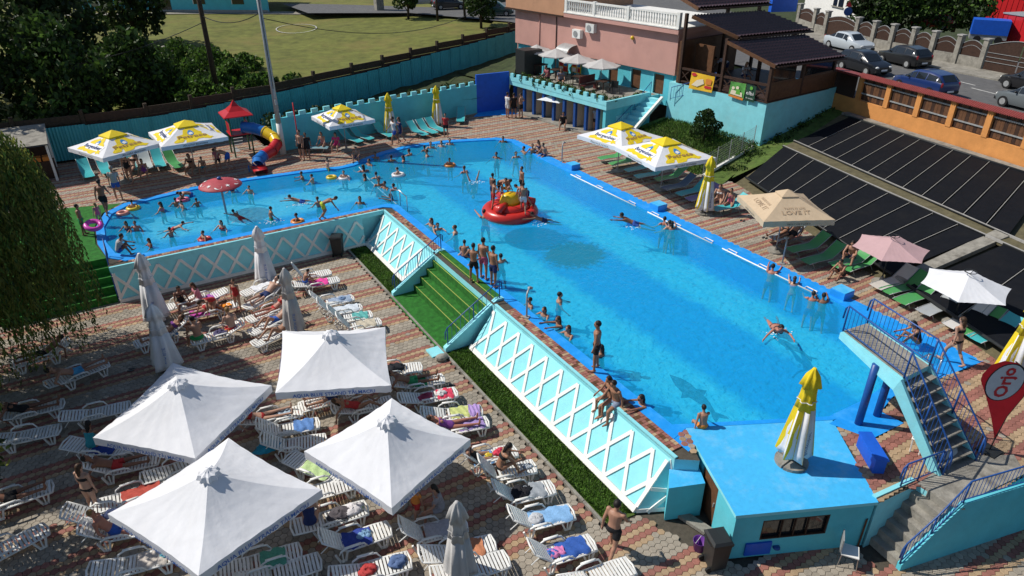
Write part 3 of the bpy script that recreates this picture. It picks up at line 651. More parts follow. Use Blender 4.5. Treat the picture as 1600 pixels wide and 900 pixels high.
pf.part('top_storey', PB, -1.0, 6.05, -.5, 7, 6.25, 9, 'peach_wall'); pf.part('gutter', PB, -1.0, 6.05, -.62, -.5, 6.2, 6.32, 'wood_dark')
pf.part('balustrade_rail', PB, 6.2, PL+.4, -.5, -.32, 7.38, 7.5, 'white_paint'); pf.part('balustrade_plinth', PB, 6.2, PL+.4, -.5, -.32, 6.62, 6.72, 'white_paint')
bal = B().lathe([(.05, 0), (.065, .06), (.04, .14), (.075, .28), (.045, .46), (.05, .56), (.065, .62), (.065, .66)], 'white_paint', 8).build('baluster', PB, True)
k = 46
for i in range(k):
    u = 6.35+i*(PL-6.1)/k; q = pf.p(u, -.41, 6.72)-ploc(PB)
    o = bal if i == 0 else link('baluster', bal.data, PB); o.location = q
for u in (6.25, 9.2, 12.5, PL+.3): pf.part('balustrade_pier', PB, u-.12, u+.12, -.53, -.29, 6.62, 7.56, 'white_paint')
for u, z, m in ((7.1, 4.9, 'white_plastic'), (8.5, 5.45, 'white_plastic')):
    a = pf.part('air_conditioner', PB, u, u+.85, -.55, -.24, z, z+.6, m); b = B(); c = pf.p(u+.36, -.56, z+.3)
    b.tube([c, c-pf.y*.02], .22, 'galv', 14); b.build('fan_grille', a, rel=ploc(PB))
b = B()
for i in range(9):
    a = math.pi*.5*i/8; 
r_ = [[pf.p(6.0+du, -.22-1.0*math.sin(math.pi/2*i/6), 4.35-.5*(1-math.cos(math.pi/2*i/6))) for i in range(7)] for du in (0, 1.35)]
b.add(r_[0]+r_[1], [(i, i+1, 8+i, 7+i) for i in range(6)], 'galv'); b.build('door_canopy', PB, True, ploc(PB))
B().ball(pf.p(12.9, -.3, 5.55), .13, 'yellow_plastic', 10, 8).build('wall_lamp', PB, True, ploc(PB))
for u in (5.0, 3.0): B().tube([pf.p(u, -.26, 2.2), pf.p(u, -.26, 6.2)], .04, 'pink_wall' if u < 4 else 'wood_dark', 6).build('drain_pipe', PB, True, ploc(PB))
# stairs from the deck to the terrace with white kerb
t = flight('turquoise stairs beside the cabins up to the cafe terrace', (29.3, 34.0), (3.6, .75), (-.2, .98), 1.15, 9, 0, 2.15, 'turq', name='stairs', cat='stairs')
b = B(); b.bar((29.3, 33.85, .1), (32.9, 34.6, 2.25), .18, .2, 'white_paint'); tag(b.build('stair_kerb'), 'white sloping kerb of the stairs beside the grass slope', 'kerb')
railing('dark railing along the turquoise stairs beside the cabins', [(29.5, 35.15, .1), (31.3, 35.5, 1.1), (33.0, 35.9, 2.2)], .85, bars=.2, m='rail_blue')
railing('dark railing rising along the turquoise wall to the pavilion', [(32.95, 33.9, 2.2), (33.6, 32.2, 2.9), (34.0, 31.2, 3.5)], .85, bars=.2, m='rail_blue')
# turquoise retaining wall and pavilion
C1 = Vector((34.07, 27.07, 0)); W1 = Vector((33.1, 34.3, 0)); E1 = Vector((41.2, 27.6, 0))
rt = thing('retaining_wall', 'bright turquoise retaining wall under the wooden pavilion', 'wall', Vector((34, 30, .6)))
b = B(); b.prism([(C1.x, C1.y), (W1.x, W1.y), (W1.x+3, W1.y+.4), (E1.x, E1.y+5), (E1.x, E1.y)], .3, 3.32, 'turq'); b.build('wall', rt, rel=ploc(rt))
pv = thing('pavilion', 'dark wooden pavilion with three stepped brown tiled roofs', 'pavilion', Vector((37, 30, 3.3))); pl = ploc(pv); FZ = 3.34
b = B(); b.prism([(34.0, 27.0), (33.3, 33.9), (40.4, 34.9), (41.1, 27.6)], FZ-.05, FZ+.03, 'wood_dark'); b.build('floor', pv, rel=pl)
xw = lambda y: 34.12-(y-27.07)*.115
for y, ht in ((27.15, 5.45), (30.45, 6.5), (33.7, 7.6)):
    for x in (xw(y), 37.3, 40.6):
        B().box((x, y+(x-34)*.08, (FZ+ht)/2), (.18, .18, ht-FZ), 'wood_dark').build('post', pv, rel=pl)
for y0, y1 in ((27.15, 30.45), (30.45, 33.7)):
    a, c = Vector((xw(y0), y0, 0)), Vector((xw(y1), y1, 0)); Z = Vector((0, 0, 1))
    for z, wd in ((FZ+.95, .14), (FZ+.15, .10)): B().bar(a+Z*z, c+Z*z, .10, wd, 'wood_dark').build('rail', pv, rel=pl)
    for k in range(4):
        p, q = a+(c-a)*k/4, a+(c-a)*(k+1)/4
        B().bar(p+Z*(FZ+.18), q+Z*(FZ+.92), .06, .06, 'wood_dark').build('brace', pv, rel=pl); B().bar(p+Z*(FZ+.92)+Vector((.03, 0, 0)), q+Z*(FZ+.18)+Vector((.03, 0, 0)), .06, .06, 'wood_dark').build('brace', pv, rel=pl)
for k in range(26):   # boarded south side
    x = 34.3+k*.26
    B().box((x, 27.12+(x-34)*.075, FZ+.5), (.245, .05, 1.0), 'wood_brown').build('plank', pv, rel=pl)
for x0, x1 in ((34.25, 36.6), (37.4, 40.5)):
    g = B().box(((x0+x1)/2, 27.2+((x0+x1)/2-34)*.075, FZ+1.45), (x1-x0, .02, .85), 'glass_dark', R(4.3)).build('window', pv, rel=pl)
    B().box(((x0+x1)/2, 27.16+((x0+x1)/2-34)*.075, FZ+1.05), (x1-x0, .08, .08), 'wood_brown', R(4.3)).build('window_sill', g, rel=pl)
b = B(); b.box((36.5, 34.4, 4.6), (6.2, .15, 2.6), 'wood_brown', R(8)); b.build('back_wall', pv, rel=pl)
b = B(); b.box((34.9, 33.2, 4.5), (.12, 1.6, 2.3), 'wood_brown'); b.build('screen_panel', pv, rel=pl)
def tiled_roof(par, wl, el, eh, wh, nx, ny, ovh=.12):
    """slab with curved tile columns and stepped rows; wl/el low west/east, wh/eh high"""
    b = B(); n = nx*4; vs = []; rows = []
    nrm = ((el-wl).cross(wh-wl)).normalized(); 
    for j in range(ny*2+1):
        f = (j//2)/ny if j % 2 == 0 else (j//2+1)/ny
        step = .09 if j % 2 == 0 else .0
        for i in range(n+1):
            g = i/n; lo = wl.lerp(el, g); hi = wh.lerp(eh, g); vs.append(lo.lerp(hi, f)+nrm*(.075*abs(math.sin(math.pi*i/4))+step))
    fs = [(j*(n+1)+i, j*(n+1)+i+1, (j+1)*(n+1)+i+1, (j+1)*(n+1)+i) for j in range(ny*2) for i in range(n)]
    b.add(vs, fs, 'roof_tile'); o = b.build('roof', par, True, ploc(par))
    b = B(); d = nrm*-.1; b.loft([[wl, el, eh, wh], [wl+d, el+d, eh+d, wh+d]], 'wood_dark'); b.build('roof_boarding', o, rel=ploc(par))
    dx = (el-wl).normalized()*-.08
    B().bar(wl+dx, wh+dx, .06, .2, 'wood_brown', nrm).build('verge_board', o, rel=ploc(par)); B().tube([wl-nrm*.05+Vector((0, -.08, 0)), el-nrm*.05+Vector((0, -.08, 0))], .06, 'wood_dark', 6).build('gutter', o, True, ploc(par))
V3 = lambda px, py, z: at(px, py, z)
tiled_roof(pv, V3(1213, 104, 5.42), V3(1322, 90, 5.42), V3(1258, 56, 6.25), V3(1138, 66, 6.3), 24, 9)
tiled_roof(pv, V3(1155, 59, 6.55), V3(1270, 48, 6.55), V3(1195, 19, 7.5), V3(1083, 26, 7.5), 24, 9)
tiled_roof(pv, V3(1093, 14, 7.95), V3(1205, 6, 7.95), V3(1150, -30, 8.9), V3(1030, -24, 8.9), 24, 9)
# banners hung on the pavilion rail
def banner(label, pts, mats, texts, loc):
    pass
def quadsurf(b, P4, m, nx=8, ny=5, wav=.02, off=0.):
    """soft cloth patch over four corners (tl,tr,br,bl)"""
    nrm = ((P4[1]-P4[0]).cross(P4[3]-P4[0])).normalized(); vs = []
    for j in range(ny+1):
        for i in range(nx+1):
            g, h = i/nx, j/ny; p = P4[0].lerp(P4[1], g).lerp(P4[3].lerp(P4[2], g), h); vs.append(p+nrm*(wav*math.sin(g*7+h*5)+off))
    b.add(vs, [(j*(nx+1)+i, (j+1)*(nx+1)+i, (j+1)*(nx+1)+i+1, j*(nx+1)+i+1) for j in range(ny) for i in range(nx)], m)
mat('banner_yellow', (.80, .48, .03), .6, .05); mat('banner_green', (.10, .33, .07), .6, .35, 3); mat('banner_dark', (.015, .06, .035), .6, .1); mat('print_red', (.55, .03, .04), .7, 0); mat('print_orange', (.65, .22, .04), .7, 0); mat('print_cream', (.75, .66, .5), .7, 0); mat('print_green', (.12, .4, .05), .7, 0)
def on_wall(px, py, off=-.10):                           # point on the west face of the pavilion rail/wall
    x, y, d = ray(px, py); n_ = Vector((C1-W1).y*1., ) if False else None
    a, c = C1, W1; e = (c-a); nx_, ny_ = e.y, -e.x; L_ = math.hypot(nx_, ny_); nx_, ny_ = nx_/L_, ny_/L_
    t = (nx_*(a.x)+ny_*(a.y)+off*(1 if nx_ > 0 else -1)*-1*-1)/(nx_*x+ny_*y); return Vector((x*t, y*t, CAMH+d*t))
def banner(label, px4, m, marks, words, name='banner'):
    P4 = [on_wall(*p, -.14) for p in px4]; loc = (P4[2]+P4[3])/2; t = thing(name, label, 'banner', loc)
    b = B(); quadsurf(b, P4, m, wav=.012); b.build('sheet', t, True, loc)
    X = (P4[1]-P4[0]); Y = (P4[0]-P4[3]); N_ = X.cross(Y).normalized()
    def pt(u, v, k=.03): return P4[3].lerp(P4[2], u).lerp(P4[0].lerp(P4[1], u), v)+N_*k
    for i, (mm, poly) in enumerate(marks): 
        vs = [pt(u, v, .03+.003*i) for u, v in poly]; B().add(vs, [tuple(range(len(vs)))], mm).build('print', t, rel=loc)
    for (w_, mm, u, v, fit, sz) in words: lettering(w_, sz, mm, pt(u, v, .045)-loc, X, Y, t, fit=fit)
circ = lambda u, v, r, s=1., n=14: [(u+r*math.cos(k*6.283/n), v+s*r*math.sin(k*6.283/n)) for k in range(n)]
banner('yellow banner hung on the pavilion rail', [(1081, 112), (1117, 120), (1112, 145), (1076, 138)], 'banner_yellow', [('print_red', circ(.14, .88, .11, .9)), ('print_cream', [(.1, .25), (.35, .2), (.62, .45), (.55, .72), (.3, .6)]), ('print_red', [(.66, .2), (.95, .2), (.95, .36), (.66, .36)]), ('print_orange', [(.68, .45), (.92, .45), (.92, .78), (.68, .78)])], [])
banner('green and white poster with group of people on the pavilion rail', [(1142, 127), (1166, 131), (1161, 158), (1138, 150)], 'banner_green', [('print_orange', [(.02, .02), (.98, .02), (.98, .16), (.02, .16)]), ('print_cream', [(.1, .2), (.9, .2), (.85, .45), (.15, .5)]), ('print_cream', circ(.25, .62, .1)), ('print_cream', circ(.52, .68, .1)), ('print_green', [(.45, .3), (.75, .3), (.7, .62), (.5, .6)])], [])
banner('dark green poster with white lettering on the pavilion rail', [(1167, 131), (1182, 135), (1178, 160), (1163, 157)], 'banner_dark', [('print_green', circ(.55, .82, .16, .7))], [('elbi', 'white_print', .5, .5, .5, .3), ('de munte', 'white_print', .5, .2, .48, .2)])
# grass slope between deck and retaining wall
def grid_patch(name, c4, m, nx, ny, amp=.05, seed=0, kind='structure'):
    rnd = random.Random(seed); b = B(); vs = []; P = [Vector(p) for p in c4]
    for j in range(ny+1):
        for i in range(nx+1):
            g, h = i/nx, j/ny; p = P[0].lerp(P[1], g).lerp(P[3].lerp(P[2], g), h); vs.append((p.x, p.y, p.z+rnd.uniform(-amp, amp)))
    b.add(vs, [(j*(nx+1)+i, j*(nx+1)+i+1, (j+1)*(nx+1)+i+1, (j+1)*(nx+1)+i) for j in range(ny) for i in range(nx)], m); o = b.build(name, smooth=True); o['kind'] = kind; return o
grid_patch('grass_slope', [(27.8, 24.5, -.12), (29.4, 35.0, -.05), (33.6, 34.4, 1.1), (34.6, 26.8, .75)], 'lawn', 12, 10, .06)
grid_patch('grass_slope', [(29.5, 24.9, .15), (34.4, 27.3, .72), (42.3, 28.6, 2.15), (41.6, 25.2, 2.2)], 'lawn', 10, 6, .05)
def zslope(x, y): return None if not (27.9 < x < 34) else -.1+(x-28.2)*.21
b = blades('g', (28.6, 33.6, 26.6, 34.2), 380, .16, ['grass_blade', 'leaf_mid', 'leaf_mid'], zslope, .025, 5); tag(b.build('grass'), 'tall green grass on the slope under the turquoise retaining wall', 'grass', kind='stuff')
# ---------------------------------------------------------------- solar mats on the bank, orange wall, road
LOW = [V3(1165, 279, .3), V3(1660, 610, .3)]; G1 = [V3(1223, 230, 1.15), V3(1660, 424, 1.15)]; G2 = [V3(1240, 222, 1.2), V3(1660, 408, 1.2)]; TP = [V3(1325, 184, 2.02), V3(1660, 290, 2.02)]
grid_patch('bank', [LOW[0]+Vector((-.6, .3, -.35)), TP[0]+Vector((.6, .8, .02)), TP[1]+Vector((.9, -.5, .0)), LOW[1]+Vector((-.6, -.3, -.35))], 'dirt', 8, 8, 0)
def solar(label, a, c, e, d, n, skip=()):
    """mats between near edge a-c and far edge d-e"""
    t = thing('solar_mat_array', label, 'solar panels', (a+c)/2)
    up = Vector((0, 0, .06)); loc = ploc(t)
    for i in range(n):
        g0, g1 = i/n+.006, (i+1)/n-.006; q = [a.lerp(c, g0)+up, a.lerp(c, g1)+up, d.lerp(e, g1)+up, d.lerp(e, g0)+up]
        if i in skip: continue
        B().loft([[p-up*.6 for p in q], q], 'dark_panel').build('solar_mat', t, rel=loc)
        s0, s1 = a.lerp(c, (i+1)/n)+up*1.15, d.lerp(e, (i+1)/n)+up*1.15
        if i < n-1: B().bar(s0, s1, .025, .015, 'grey').build('joint_strip', t, rel=loc)
    for p, q in ((a, c), (d, e)): B().tube([p+up*1.2, q+up*1.2], .06, 'black_plastic', 6).build('header_pipe', t, True, loc)
# lower array split by the walkway at right
wk0 = .72
sp = lambda P, g: P[0].lerp(P[1], g)
solar('lower array of black solar mats behind the sunbeds', sp(LOW, .0), sp(LOW, .605), sp(G1, .80), G1[0], 10)
solar('upper array of black solar mats below the orange wall', G2[0], sp(G2, .86), sp(TP, .96), TP[0], 12)
solar('black solar mats at the right edge beyond the concrete walkway', sp(LOW, .65), sp(LOW, 1.3), sp(G1, 1.3), sp(G1, .85), 5)
b = B(); q = [sp(LOW, .615), sp(LOW, .64), sp(G2, .86), sp(G2, .82)]; b.loft([[p-Vector((0, 0, .1)) for p in q], [p+Vector((0, 0, .10)) for p in q]], 'concrete'); tag(b.build('walkway'), 'concrete walkway crossing between the black solar mats', 'walkway')
b = B(); b.loft([[p+Vector((0, 0, -.1)) for p in (G1[0], G1[1], G2[1], G2[0])], [p+Vector((0, 0, .02)) for p in (G1[0], G1[1], G2[1], G2[0])]], 'dirt'); struct(b.build('gravel_gap'))
for P_, lab in ((G1, 'lower'), (G2, 'upper')):
    B().bar(P_[0]+Vector((0, 0, .08)), P_[1]+Vector((0, 0, .08)), .07, .10, 'grey').build('kerb')['kind'] = 'structure'
WB = [V3(1330, 176, 2.1), V3(1424, 205, 2.1), V3(1533, 239, 2.1), V3(1660, 281, 2.1)]
ow = thing('orange_wall', 'orange garden wall with wooden panels and red tiled coping', 'wall', WB[1]); ol = ploc(ow)
wd = (WB[3]-WB[0]).normalized(); wfr = Fr(WB[0], WB[3])
wfr.part('base_wall', ow, -.0, wfr.L, 0, .25, 1.9, 2.95, 'orange_wall')
npil = 8; sp_ = 2.15
for i in range(npil):
    u = .2+i*sp_; 
    if u > wfr.L: break
    wfr.part('pillar', ow, u-.16, u+.16, -.03, .28, 2.95, 4.3, 'orange_wall')
    for k in range(9):
        uu = u+.16+(k+.5)*(sp_-.32)/9
        if uu < wfr.L: wfr.part('plank', ow, uu-.095, uu+.095, .12, .15, 3.0, 4.28, 'wood_brown' if k % 3 else 'wood_dark')
    for z in (3.35, 4.0): wfr.part('cross_rail', ow, u+.16, min(u+sp_-.16, wfr.L), .05, .10, z, z+.07, 'galv')
b = B()
for k in range(int(wfr.L/.12)):
    u = k*.12; b.add([wfr.p(u, -.22, 4.30), wfr.p(u+.12, -.22, 4.30), wfr.p(u+.06, -.2, 4.36), wfr.p(u, .13, 4.52), wfr.p(u+.12, .13, 4.52), wfr.p(u+.06, .13, 4.56), wfr.p(u, .45, 4.30), wfr.p(u+.12, .45, 4.30), wfr.p(u+.06, .43, 4.36)], [(0, 2, 5, 3), (2, 1, 4, 5), (3, 5, 8, 6), (5, 4, 7, 8)], 'roof_red')
tag(b.build('coping_tiles', ow, rel=ol), kind='stuff')
# short return of the wall toward the pavilion
wf2 = Fr((41.3, 28.3), WB[0]); t2 = thing('orange_wall', 'short shaded piece of orange wall beside the pavilion', 'wall', wf2.p(1, 0, 2.1))
wf2.part('base_wall', t2, 0, wf2.L, 0, .2, 1.6, 2.95, 'orange_wall'); wf2.part('panel', t2, .3, wf2.L-.2, .06, .12, 2.95, 4.3, 'wood_dark'); wf2.part('coping', t2, 0, wf2.L, -.2, .4, 4.3, 4.42, 'roof_red')
b = B(); b.bar(WB[0]+Vector((-.35, .2, -.02)), WB[3]+Vector((-.35, 0, -.02)), .5, .12, 'concrete'); struct(b.build('concrete_channel'))
# road, pavement
RZ = 3.0
FB = [V3(1246, 40, RZ), V3(1290, 57, RZ), V3(1335, 69, RZ), V3(1427, 90, RZ), V3(1531, 110, RZ), V3(1600, 123, RZ), V3(1700, 142, RZ)]
b = B(); b.poly([(40.2, 8, RZ), (62, 8, RZ), (62, 50, RZ), (75, 80, RZ), (95, 130, RZ), (70, 130, RZ), (55, 85, RZ), (42, 78, RZ), (30, 90, RZ), (24, 95, RZ), (24, 84, RZ), (34, 78, RZ), (40, 66, RZ), (43, 40, RZ), (41.2, 28, RZ)], 'asphalt'); struct(b.build('road'))
b = B(); vs = [p+Vector((-1.7, 0, .0)) for p in FB]; 
b.loft([[p+Vector((-2.4, 0, -.1)), p+Vector((-2.4, 0, .10)), p+Vector((.3, 0, .12)), p+Vector((.3, 0, -.1))] for p in FB], 'concrete'); struct(b.build('pavement'))
mat('road_white', (.45, .45, .43), .8, .2, 5)
for k, (px, py) in enumerate(((1498, 127), (1545, 144), (1455, 112))):
    p = V3(px, py, RZ+.006); b = B(); b.box((0, 0, 0), (.14, 2.6, .004), 'road_white'); o = b.build('lane_marking'); o.location = p; o.rotation_euler.z = R(-14); o['kind'] = 'structure'
# wrought iron fence with concrete posts on the far side of the road
fn_ = thing('street_fence', 'iron panel fence with concrete posts along the far pavement', 'fence', FB[3]); fl = ploc(fn_)
posts = [V3(px, py, RZ+.1) for px, py in ((1246, 40), (1270, 49), (1288, 54), (1335, 66), (1361, 73), (1389, 79), (1421, 85), (1452, 92), (1491, 99), (1531, 107))]
for i, p in enumerate(posts):
    B().box(p+Vector((0, 0, 1.0)), (.38, .38, 2.0), 'concrete', R(-14)).build('post', fn_, rel=fl); B().box(p+Vector((0, 0, 2.04)), (.5, .5, .09), 'grey', R(-14)).build('post_cap', fn_, rel=fl)
    if i < len(posts)-1:
        q = posts[i+1]; d = (q-p); u = d.normalized()
        gate = i == 2
        if not gate: B().bar(p+u*.2+Vector((0, 0, .35)), q-u*.2+Vector((0, 0, .35)), .2, .7, 'concrete').build('base_wall', fn_, rel=fl)
        k = 10; b = B(); z0 = .72 if not gate else .1; tops = []
        for j in range(k+1):
            s = p+u*(.22+(d.length-.44)*j/k); tops.append(s+Vector((0, 0, 1.5+.32*math.sin(math.pi*j/k))))
        zz = Vector((0, 0, z0))
        b.add([Vector((s.x, s.y, p.z+z0)) for s in tops]+tops, [(j, j+1, k+2+j, k+1+j) for j in range(k)], 'wood_dark'); B_ = b.build('iron_panel', fn_, rel=fl)
        b = B(); b.tube(tops, .03, 'galv', 4); b.tube([s-Vector((0, 0, .35)) for s in tops], .02, 'galv', 4); b.build('scroll_rail', B_, rel=fl)
gt = thing('gate', 'wide dark iron gate at the far side of the street', 'gate', V3(1560, 113, RZ)); gl_ = ploc(gt)
p, q = V3(1534, 108, RZ+.1), V3(1640, 128, RZ+.1)
for h in (0, 1):
    a, c = p.lerp(q, h*.5+.01), p.lerp(q, h*.5+.49); k = 8; tops = [a.lerp(c, j/k)+Vector((0, 0, 1.7+.5*math.sin(math.pi*(j/k*.5+h*.5)))) for j in range(k+1)]
    b = B(); b.add([Vector((s.x, s.y, a.z)) for s in tops]+tops, [(j, j+1, k+2+j, k+1+j) for j in range(k)], 'wood_dark'); L_ = b.build('leaf', gt, rel=gl_)
    for zz in (.6, .9, 1.2): B().tube([a+Vector((-.03, 0, zz)), c+Vector((-.03, 0, zz))], .02, 'galv', 4).build('rail', L_, rel=gl_)
    B().tube([s+Vector((-.02, 0, 0)) for s in tops], .03, 'galv', 4).build('top_rail', L_, rel=gl_)
# ================================================================ meadow, fences, trees, far buildings, cars
FEN = [(-14, 48.2, .1), (-4, 48.0, .1), (3, 47.6, .1), (11, 48.6, .45), (17.5, 51.0, .55), (26, 54.0, 1.0), (34.8, 57.0, 1.5), (38, 58.3, 1.7)]
def fen_y(x):
    for a, c in zip(FEN[:-1], FEN[1:]):
        if a[0] <= x <= c[0]: g = (x-a[0])/(c[0]-a[0]); return a[1]+(c[1]-a[1])*g, a[2]+(c[2]-a[2])*g
    e = FEN[0] if x < FEN[0][0] else FEN[-1]; return e[1], e[2]
def field_z(x, y):
    fy, fz = fen_y(x); d = y-fy; base = fz+.75
    z = base+.022*d+.9*(1-math.exp(-max(d, 0)/9.))*max(0, min(1, (18-x)/30.))
    return min(z, 2.75)+.12*math.sin(x*.35)*math.sin(y*.27)*min(1, d/10.)
b = B(); NX, NY = 70, 60; vs = []
for j in range(NY+1):
    for i in range(NX+1):
        x = -60+i*(103/NX); fy, _ = fen_y(x); y = fy+.25+(150-fy)*(j/NY)**1.7; vs.append((x, y, field_z(x, y)))
b.add(vs, [(j*(NX+1)+i, j*(NX+1)+i+1, (j+1)*(NX+1)+i+1, (j+1)*(NX+1)+i) for j in range(NY) for i in range(NX)], 'meadow'); struct(b.build('meadow', smooth=True))
b = B(); b.poly([(40.3, 34, 2.9), (43, 34, 2.9), (43, 62, 2.9), (41, 70, 2.9), (37.5, 66, 2.8), (37.5, 58, 2.7), (40.3, 50, 2.8)], 'meadow'); struct(b.build('verge'))
# bank behind the crenellated wall
for a, c in (((9, 43.6), (17.5, 44.6)), ((17.5, 44.6), (27.5, 45.5))):
    f0, f1 = fen_y(a[0]), fen_y(c[0]); grid_patch('bank', [(a[0], a[1], 1.0), (c[0], c[1], 1.2), (c[0], f1[0], f1[1]+.05), (a[0], f0[0], f0[1]+.05)], 'soil_green', 12, 6, .1, 3)
f1 = fen_y(27.5); f2 = fen_y(37); grid_patch('bank', [(27.5, 45.5, 1.3), (31.7, 51, 2.1), (36, f2[0], f2[1]), (27.5, f1[0], f1[1]+.05)], 'soil_green', 8, 6, .08, 4)
# path and chalk ring on the meadow
def strip(name, pts, wd, m, lift=.05):
    b = B(); vs = []
    for i, p in enumerate(pts):
        p = Vector(p); d = Vector(pts[min(i+1, len(pts)-1)])-Vector(pts[max(i-1, 0)]); q = Vector((-d.y, d.x, 0)).normalized()*wd/2
        for s in (1, -1): e = p+q*s; vs.append((e.x, e.y, field_z(e.x, e.y)+lift))
    b.add(vs, [(2*i, 2*i+1, 2*i+3, 2*i+2) for i in range(len(pts)-1)], m); return b.build(name)
def onf(px, py, z=2.2):
    p = at(px, py, z)
    for _ in range(4): p = at(px, py, field_z(p.x, p.y))
    return p
struct(strip('path', [onf(90+k*26, 24-3*math.sin(k/22*3)) for k in range(23)], 1.6, 'concrete', .07))
c0 = onf(463, 45); struct(strip('chalk_ring', [(c0.x+2.0*math.cos(k*6.2832/28), c0.y+3.0*math.sin(k*6.2832/28), 0) for k in range(29)], .11, 'road_white', .07))
# corrugated sheet fence
cfn = thing('corrugated_fence', 'long turquoise corrugated sheet fence below the meadow', 'fence', Vector((17, 51, .5))); cl_ = ploc(cfn)
pw = 1.22; b = B(); k = 14; prof = [(i*pw/k, .03*(1 if i % 2 else -1)) for i in range(k+1)]
b.add([(x, y, z) for z in (0, 2.0) for x, y in prof], [(i, i+1, k+2+i, k+1+i) for i in range(k)], 'turq_sheet'); sheet = b.build('sheet', cfn); first = True
pts = [Vector(p) for p in FEN]; dist = 0; rnd = random.Random(2)
for a, c in zip(pts[:-1], pts[1:]):
    u = (c-a); n_ = max(1, round(u.length/1.12))
    for i in range(n_):
        p = a+u*(i/n_); 
        if -3.2 < p.x < 37.5:
            o = sheet if first else link('sheet', sheet.data, cfn); first = False
            o.location = p-cl_+Vector((0, 0, rnd.uniform(-.03, .04))); o.rotation_euler.z = math.atan2(u.y, u.x)
bfn = thing('board_fence', 'dark weathered panel fence with posts above the corrugated sheets', 'fence', Vector((17, 51.4, .8))); bl = ploc(bfn)
for a, c in zip(pts[:-1], pts[1:]):
    u = (c-a); n_ = max(1, round(u.length/2.9)); off = Vector((-u.y, u.x, 0)).normalized()*.35
    for i in range(n_):
        p, q = a+u*(i/n_)+off, a+u*((i+1)/n_)+off
        if p.x < -9: continue
        B().box(p+Vector((0, 0, 1.35)), (.2, .2, 2.9), 'bark', math.atan2(u.y, u.x)).build('post', bfn, rel=bl)
        d = (q-p).normalized()*.12; zt = (p.z+q.z)/2
        for k in range(3): B().bar(Vector((p.x, p.y, zt+1.3+k*.5))+d, Vector((q.x, q.y, zt+1.3+k*.5))-d, .06, .47, 'wood_dark' if k < 2 or i % 2 else 'bark').build('board', bfn, rel=bl)
# ---------------------------------------------------------------- plants
def leaf_cloud(b, c, r, n, size, mats, rnd, flat=1., shell=.35):
    for _ in range(n):
        while True:
            d = Vector((rnd.uniform(-1, 1), rnd.uniform(-1, 1), rnd.uniform(-1, 1)))
            if .05 < d.length <= 1: break
        d = d.normalized()*(d.length**shell); p = Vector(c)+Vector((d.x*r[0], d.y*r[1], d.z*r[2]))
        a = Vector((rnd.gauss(0, 1), rnd.gauss(0, 1), rnd.gauss(0, .6))).normalized(); e = a.orthogonal().normalized(); e.rotate(Matrix.Rotation(rnd.uniform(0, 6.28), 3, a)); g = a.cross(e)
        s = size*rnd.uniform(.6, 1.3); m = rnd.choice(mats)
        b.add([p-e*s*.5, p+g*s*.28, p+e*s*.5, p-g*s*.28], [(0, 1, 2, 3)], m)
def tree(label, base, h, rad, n, size, mats, seed, trunk_r=.18, low=.25, clumps=16, cat='tree', group=None, name='tree', flat=.8):
    rnd = random.Random(seed); base = Vector(base); t = thing(name, label, cat, base, 0, group)
    b = B(); b.tube([(0, 0, -.3), (rnd.uniform(-.1, .1)*h*.2, rnd.uniform(-.1, .1)*h*.2, h*.35), (rnd.uniform(-.2, .2), rnd.uniform(-.2, .2), h*.8)], [trunk_r, trunk_r*.75, trunk_r*.2], 'bark', 8); cents = []
    for i in range(clumps):
        a = i*2.399+rnd.uniform(-.3, .3); z = h*(low+(.97-low)*((i+.5)/clumps)); f = math.sin(math.pi*min(1, max(.12, (z/h-low+.18)/(1.08-low)))); rr = rad*f*rnd.uniform(.45, .85)
        c = Vector((rr*math.cos(a), rr*math.sin(a), z)); cents.append(c)
        if h > 2.5: b.tube([(0, 0, max(.2, z-h*.22)), c*.5+Vector((0, 0, (z-h*.08)*.5)), c], [trunk_r*.4, trunk_r*.22, .02], 'bark', 5)
    b.build('trunk', t, True); b = B()
    for c in cents:
        s = rad*rnd.uniform(.34, .55); leaf_cloud(b, c, (s, s, s*flat), n//clumps, size, mats, rnd)
    o = b.build('crown', t); return t
D_, M_, L_ = 'leaf_dark', 'leaf_mid', 'leaf_bright'
def gz(x, y): return field_z(x, y)
TREES = [  # x, y, h, r, label
    (-6.5, 53, 9.5, 3.6, 'tall dark tree at the far left behind the white shed'), (-1.2, 52.5, 6.2, 3.1, 'broad green tree right behind the left yellow parasols'), (-9, 60, 11, 4.2, 'dark tree at the top left corner of the picture'),
    (-1, 63, 9.5, 3.8, 'dark tree standing behind the broad green tree'), (3.2, 54.5, 4.6, 2.5, 'bushy green tree behind the right one of the left yellow parasols'), (5.5, 78, 8, 3.2, 'dark tree at the left end of the meadow path'), (-3, 75, 10, 4.2, 'tall dark tree left of the turquoise far building')]
for i, (x, y, h, r, lab) in enumerate(TREES):
    tree(lab, (x, y, gz(x, y)-.2), h, r, 5200 if y < 60 else 3600, .42 if y < 60 else .55, [D_, D_, M_] if i not in (1, 4) else [D_, M_, M_, L_], 20+i, .2, .12 if i in (1, 4) else .2, 22, group='trees at the left edge of the meadow')
BUSH = [(6.2, 53, 1.7, 1.5), (8.6, 55, 1.5, 1.4), (7.2, 58, 1.7, 1.6), (10.2, 58.5, 1.3, 1.5), (5.5, 61, 2, 1.7), (9.6, 63, 1.6, 1.7), (7.5, 66, 1.9, 1.9), (11.8, 55, 1.0, 1.2), (4.5, 68, 2.2, 2.0), (12, 62, .9, 1.4), (6.8, 50.8, 2.3, 1.7), (10.2, 51.6, 1.7, 1.6), (13.2, 52.2, 1.2, 1.4), (2.6, 58, 3.2, 2.4), (9, 60.5, 2.2, 2.0)]
